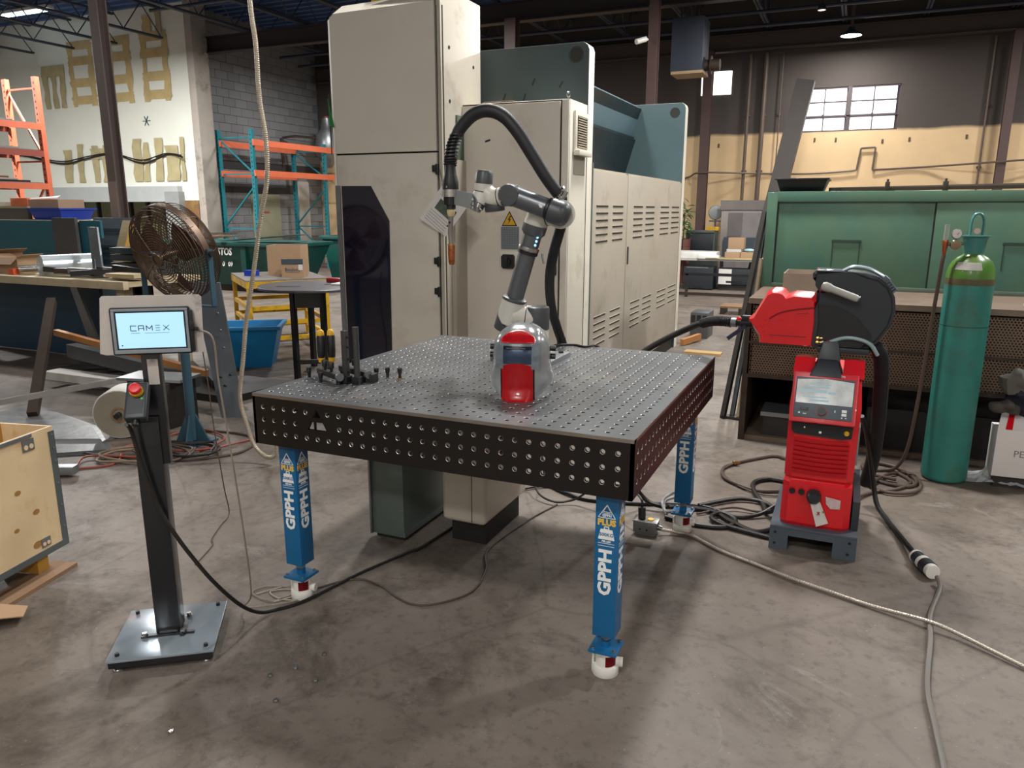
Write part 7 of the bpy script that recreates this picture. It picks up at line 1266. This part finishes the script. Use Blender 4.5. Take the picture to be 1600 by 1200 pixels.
t = thing('grey_drum_head', 'round grey blower standing on the machine before the beige wall', 'blower', (-.75, 15.4, 1.2)); g = G(); g.lathe([(0, -.06), (.15, -.06), (.16, 0), (.15, .06), (0, .07)], (-.77, 15.42, 1.5), (.2, -1, 0), 18); g.out('drum', ZINC, t); g = G(); g.cyl((-.77, 15.42, 1.12), (-.77, 15.42, 1.36), .02, n=8); g.box(-.9, -.62, 15.38, 15.46, 1.30, 1.33); g.out('stand', GSTEEL, t)
t = thing('potted_fern', 'tall leafy green plant beside the end of the cream machine', 'plant', (-1.27, 14.5, 0)); random.seed(31); g = G(); g.lathe([(0, .0), (.12, 0), (.16, .95), (.15, .95), (.0, .9)], (-1.27, 14.5, 0), n=14); g.out('pot', mat('pot_brown', '6b4238', .6), t); g = G(); g.cyl((-1.27, 14.5, .9), (-1.27, 14.5, 1.5), .015, n=6); g.out('stem', BROWN, t)
lg = G(); lg.prism([(0, 0, 0), (.02, .07, .01), (.012, .15, -.01), (0, .2, -.04), (-.012, .15, -.01), (-.02, .07, .01)], (0, 0, .002)); lf_ = lg.out('leaf', mat('fern_green', '3f6a3c', .5, var=.3, vs=8), t, local=True, smooth=0)
for i in range(70):
    l_ = dup(lf_, t); l_.location = (random.uniform(-.1, .1), random.uniform(-.1, .1), random.uniform(.95, 1.72)); l_.rotation_euler = (random.uniform(-.6, .9), random.uniform(-.4, .4), random.uniform(0, 6.28)); k = random.uniform(.7, 1.3); l_.scale = (k, k, k)
bpy.data.objects.remove(lf_)
t = thing('desk_monitor', 'lit pale screen glimpsed at the edge of the cream machine', 'monitor', (-1.25, 13.2, .0)); g = G(); g.box(-1.28, -1.02, 13.2, 13.23, .78, 1.0, .004); g.out('frame', BLACK, t); g = G(); g.box(-1.18, -1.08, 13.195, 13.2, .82, .93); g.out('screen', mat('pale_screen', 'a9d4ea', .3, var=0, emit=1), t, smooth=0); g = G(); g.box(-1.17, -1.13, 13.2, 13.23, .0, .78); g.out('stand', BLACK, t, smooth=0)
t = thing('toolbox_stack', 'dark compartment box standing on the floor past the machine end', 'box', (.38, 7.4, 0)); g = G(); g.box(.30, .52, 7.3, 7.7, 0, .32, .006); g.out('box', GSTEEL, t)
for i in range(3): g = G(); g.box(.31+i*.07, .36+i*.07, 7.295, 7.30, .2, .29); g.out('pocket', BLACK, t, smooth=0)
t = thing('guard_rail', 'low dark guard rail across the aisle past the machine', 'rail', (.4, 11.6, 0))
for (z, y, m) in ((.42, 11.9, BLACK), (.20, 10.6, BROWN)): g = G(); g.beam((-.7, y, z), (1.3, y, z), .05, .05); g.out('rail', m, t, smooth=0)
for (x, y, z) in ((-.65, 11.9, .42), (1.25, 11.9, .42), (-.65, 10.6, .2), (1.25, 10.6, .2)): g = G(); g.box(x-.025, x+.025, y-.025, y+.025, 0, z); g.out('post', JUNK, t, smooth=0)
t = thing('wood_pallet', 'brown wooden pallet blocks on the aisle floor by the bench', 'pallet', (.55, 9.9, 0))
for i in range(3): g = G(); g.box(.3, .9, 9.7+i*.15, 9.8+i*.15, .1, .13); g.out('deck_board', CARD2, t, smooth=0)
for x in (.33, .6, .84): g = G(); g.box(x-.03, x+.03, 9.7, 10.1, 0, .1); g.out('block', BROWN, t, smooth=0)
g = G(); g.box(.45, .85, 6.2, 6.35, 0, .025); solo('timber', 'pale timber slat on the floor past the right table corner', 'timber', g, mat('timber_pale', 'b8955f', .6, var=.1), smooth=0)
t = thing('orange_debris', 'orange timber piece on the floor by the machine plinth', 'timber', (.36, 6.9, 0)); g = G(); g.beam((.33, 6.7, .04), (.46, 7.1, .06), .05, .07); g.out('piece', WOODO, t, smooth=0)
t = thing('green_flag', 'small green pennant at the left edge of the tall machine', 'flag', (-1.43, 2.52, 2.1)); g = G(); g.prism([(-1.44, 2.49, 2.33), (-1.39, 2.485, 2.13), (-1.43, 2.49, 2.14)], (0, .004, 0)); g.out('pennant', mat('pennant_green', '1f7d3c', .5), t, smooth=0); g = G(); g.cyl((-1.435, 2.5, 2.36), (-1.432, 2.5, 1.95), .004, n=6); g.out('cord', BLACK, t)
# ---- one phrase for every set of like things
GROUPS = {'clamping_pin': 'clamp pins on the welding table', 'clamping_post': 'clamp posts on the welding table', 'clamp_bar': 'clamp bars on the welding table', 'screw_clamp': 'yellow ended screw clamps', 'dumpster': 'green dumpsters', 'steel_column': 'steel columns', 'wall_pipe': 'pipes up the back wall', 'sheet': 'sheets on the orange rack', 'stock_bar': 'bars on the green cabinet', 'bar_clamp': 'small clamps on the green cabinet', 'steel_length': 'steel lengths leaning by the bench', 'carton': 'cartons on the far bench', 'scrap_piece': 'scrap on the pallet', 'hose': 'hose coils on the floor', 'black_cabinet': 'black cabinets under the far bench', 'foam_block': 'foam blocks on the far bench', 'steel_plate': 'plates leaning under the workbench', 'teal_panel': 'teal panels behind the workbench'}
for o in COL.objects:
    b_ = o.name.split('.')[0]
    if o.parent is None and b_ in GROUPS and 'category' in o and 'group' not in o: o['group'] = GROUPS[b_]
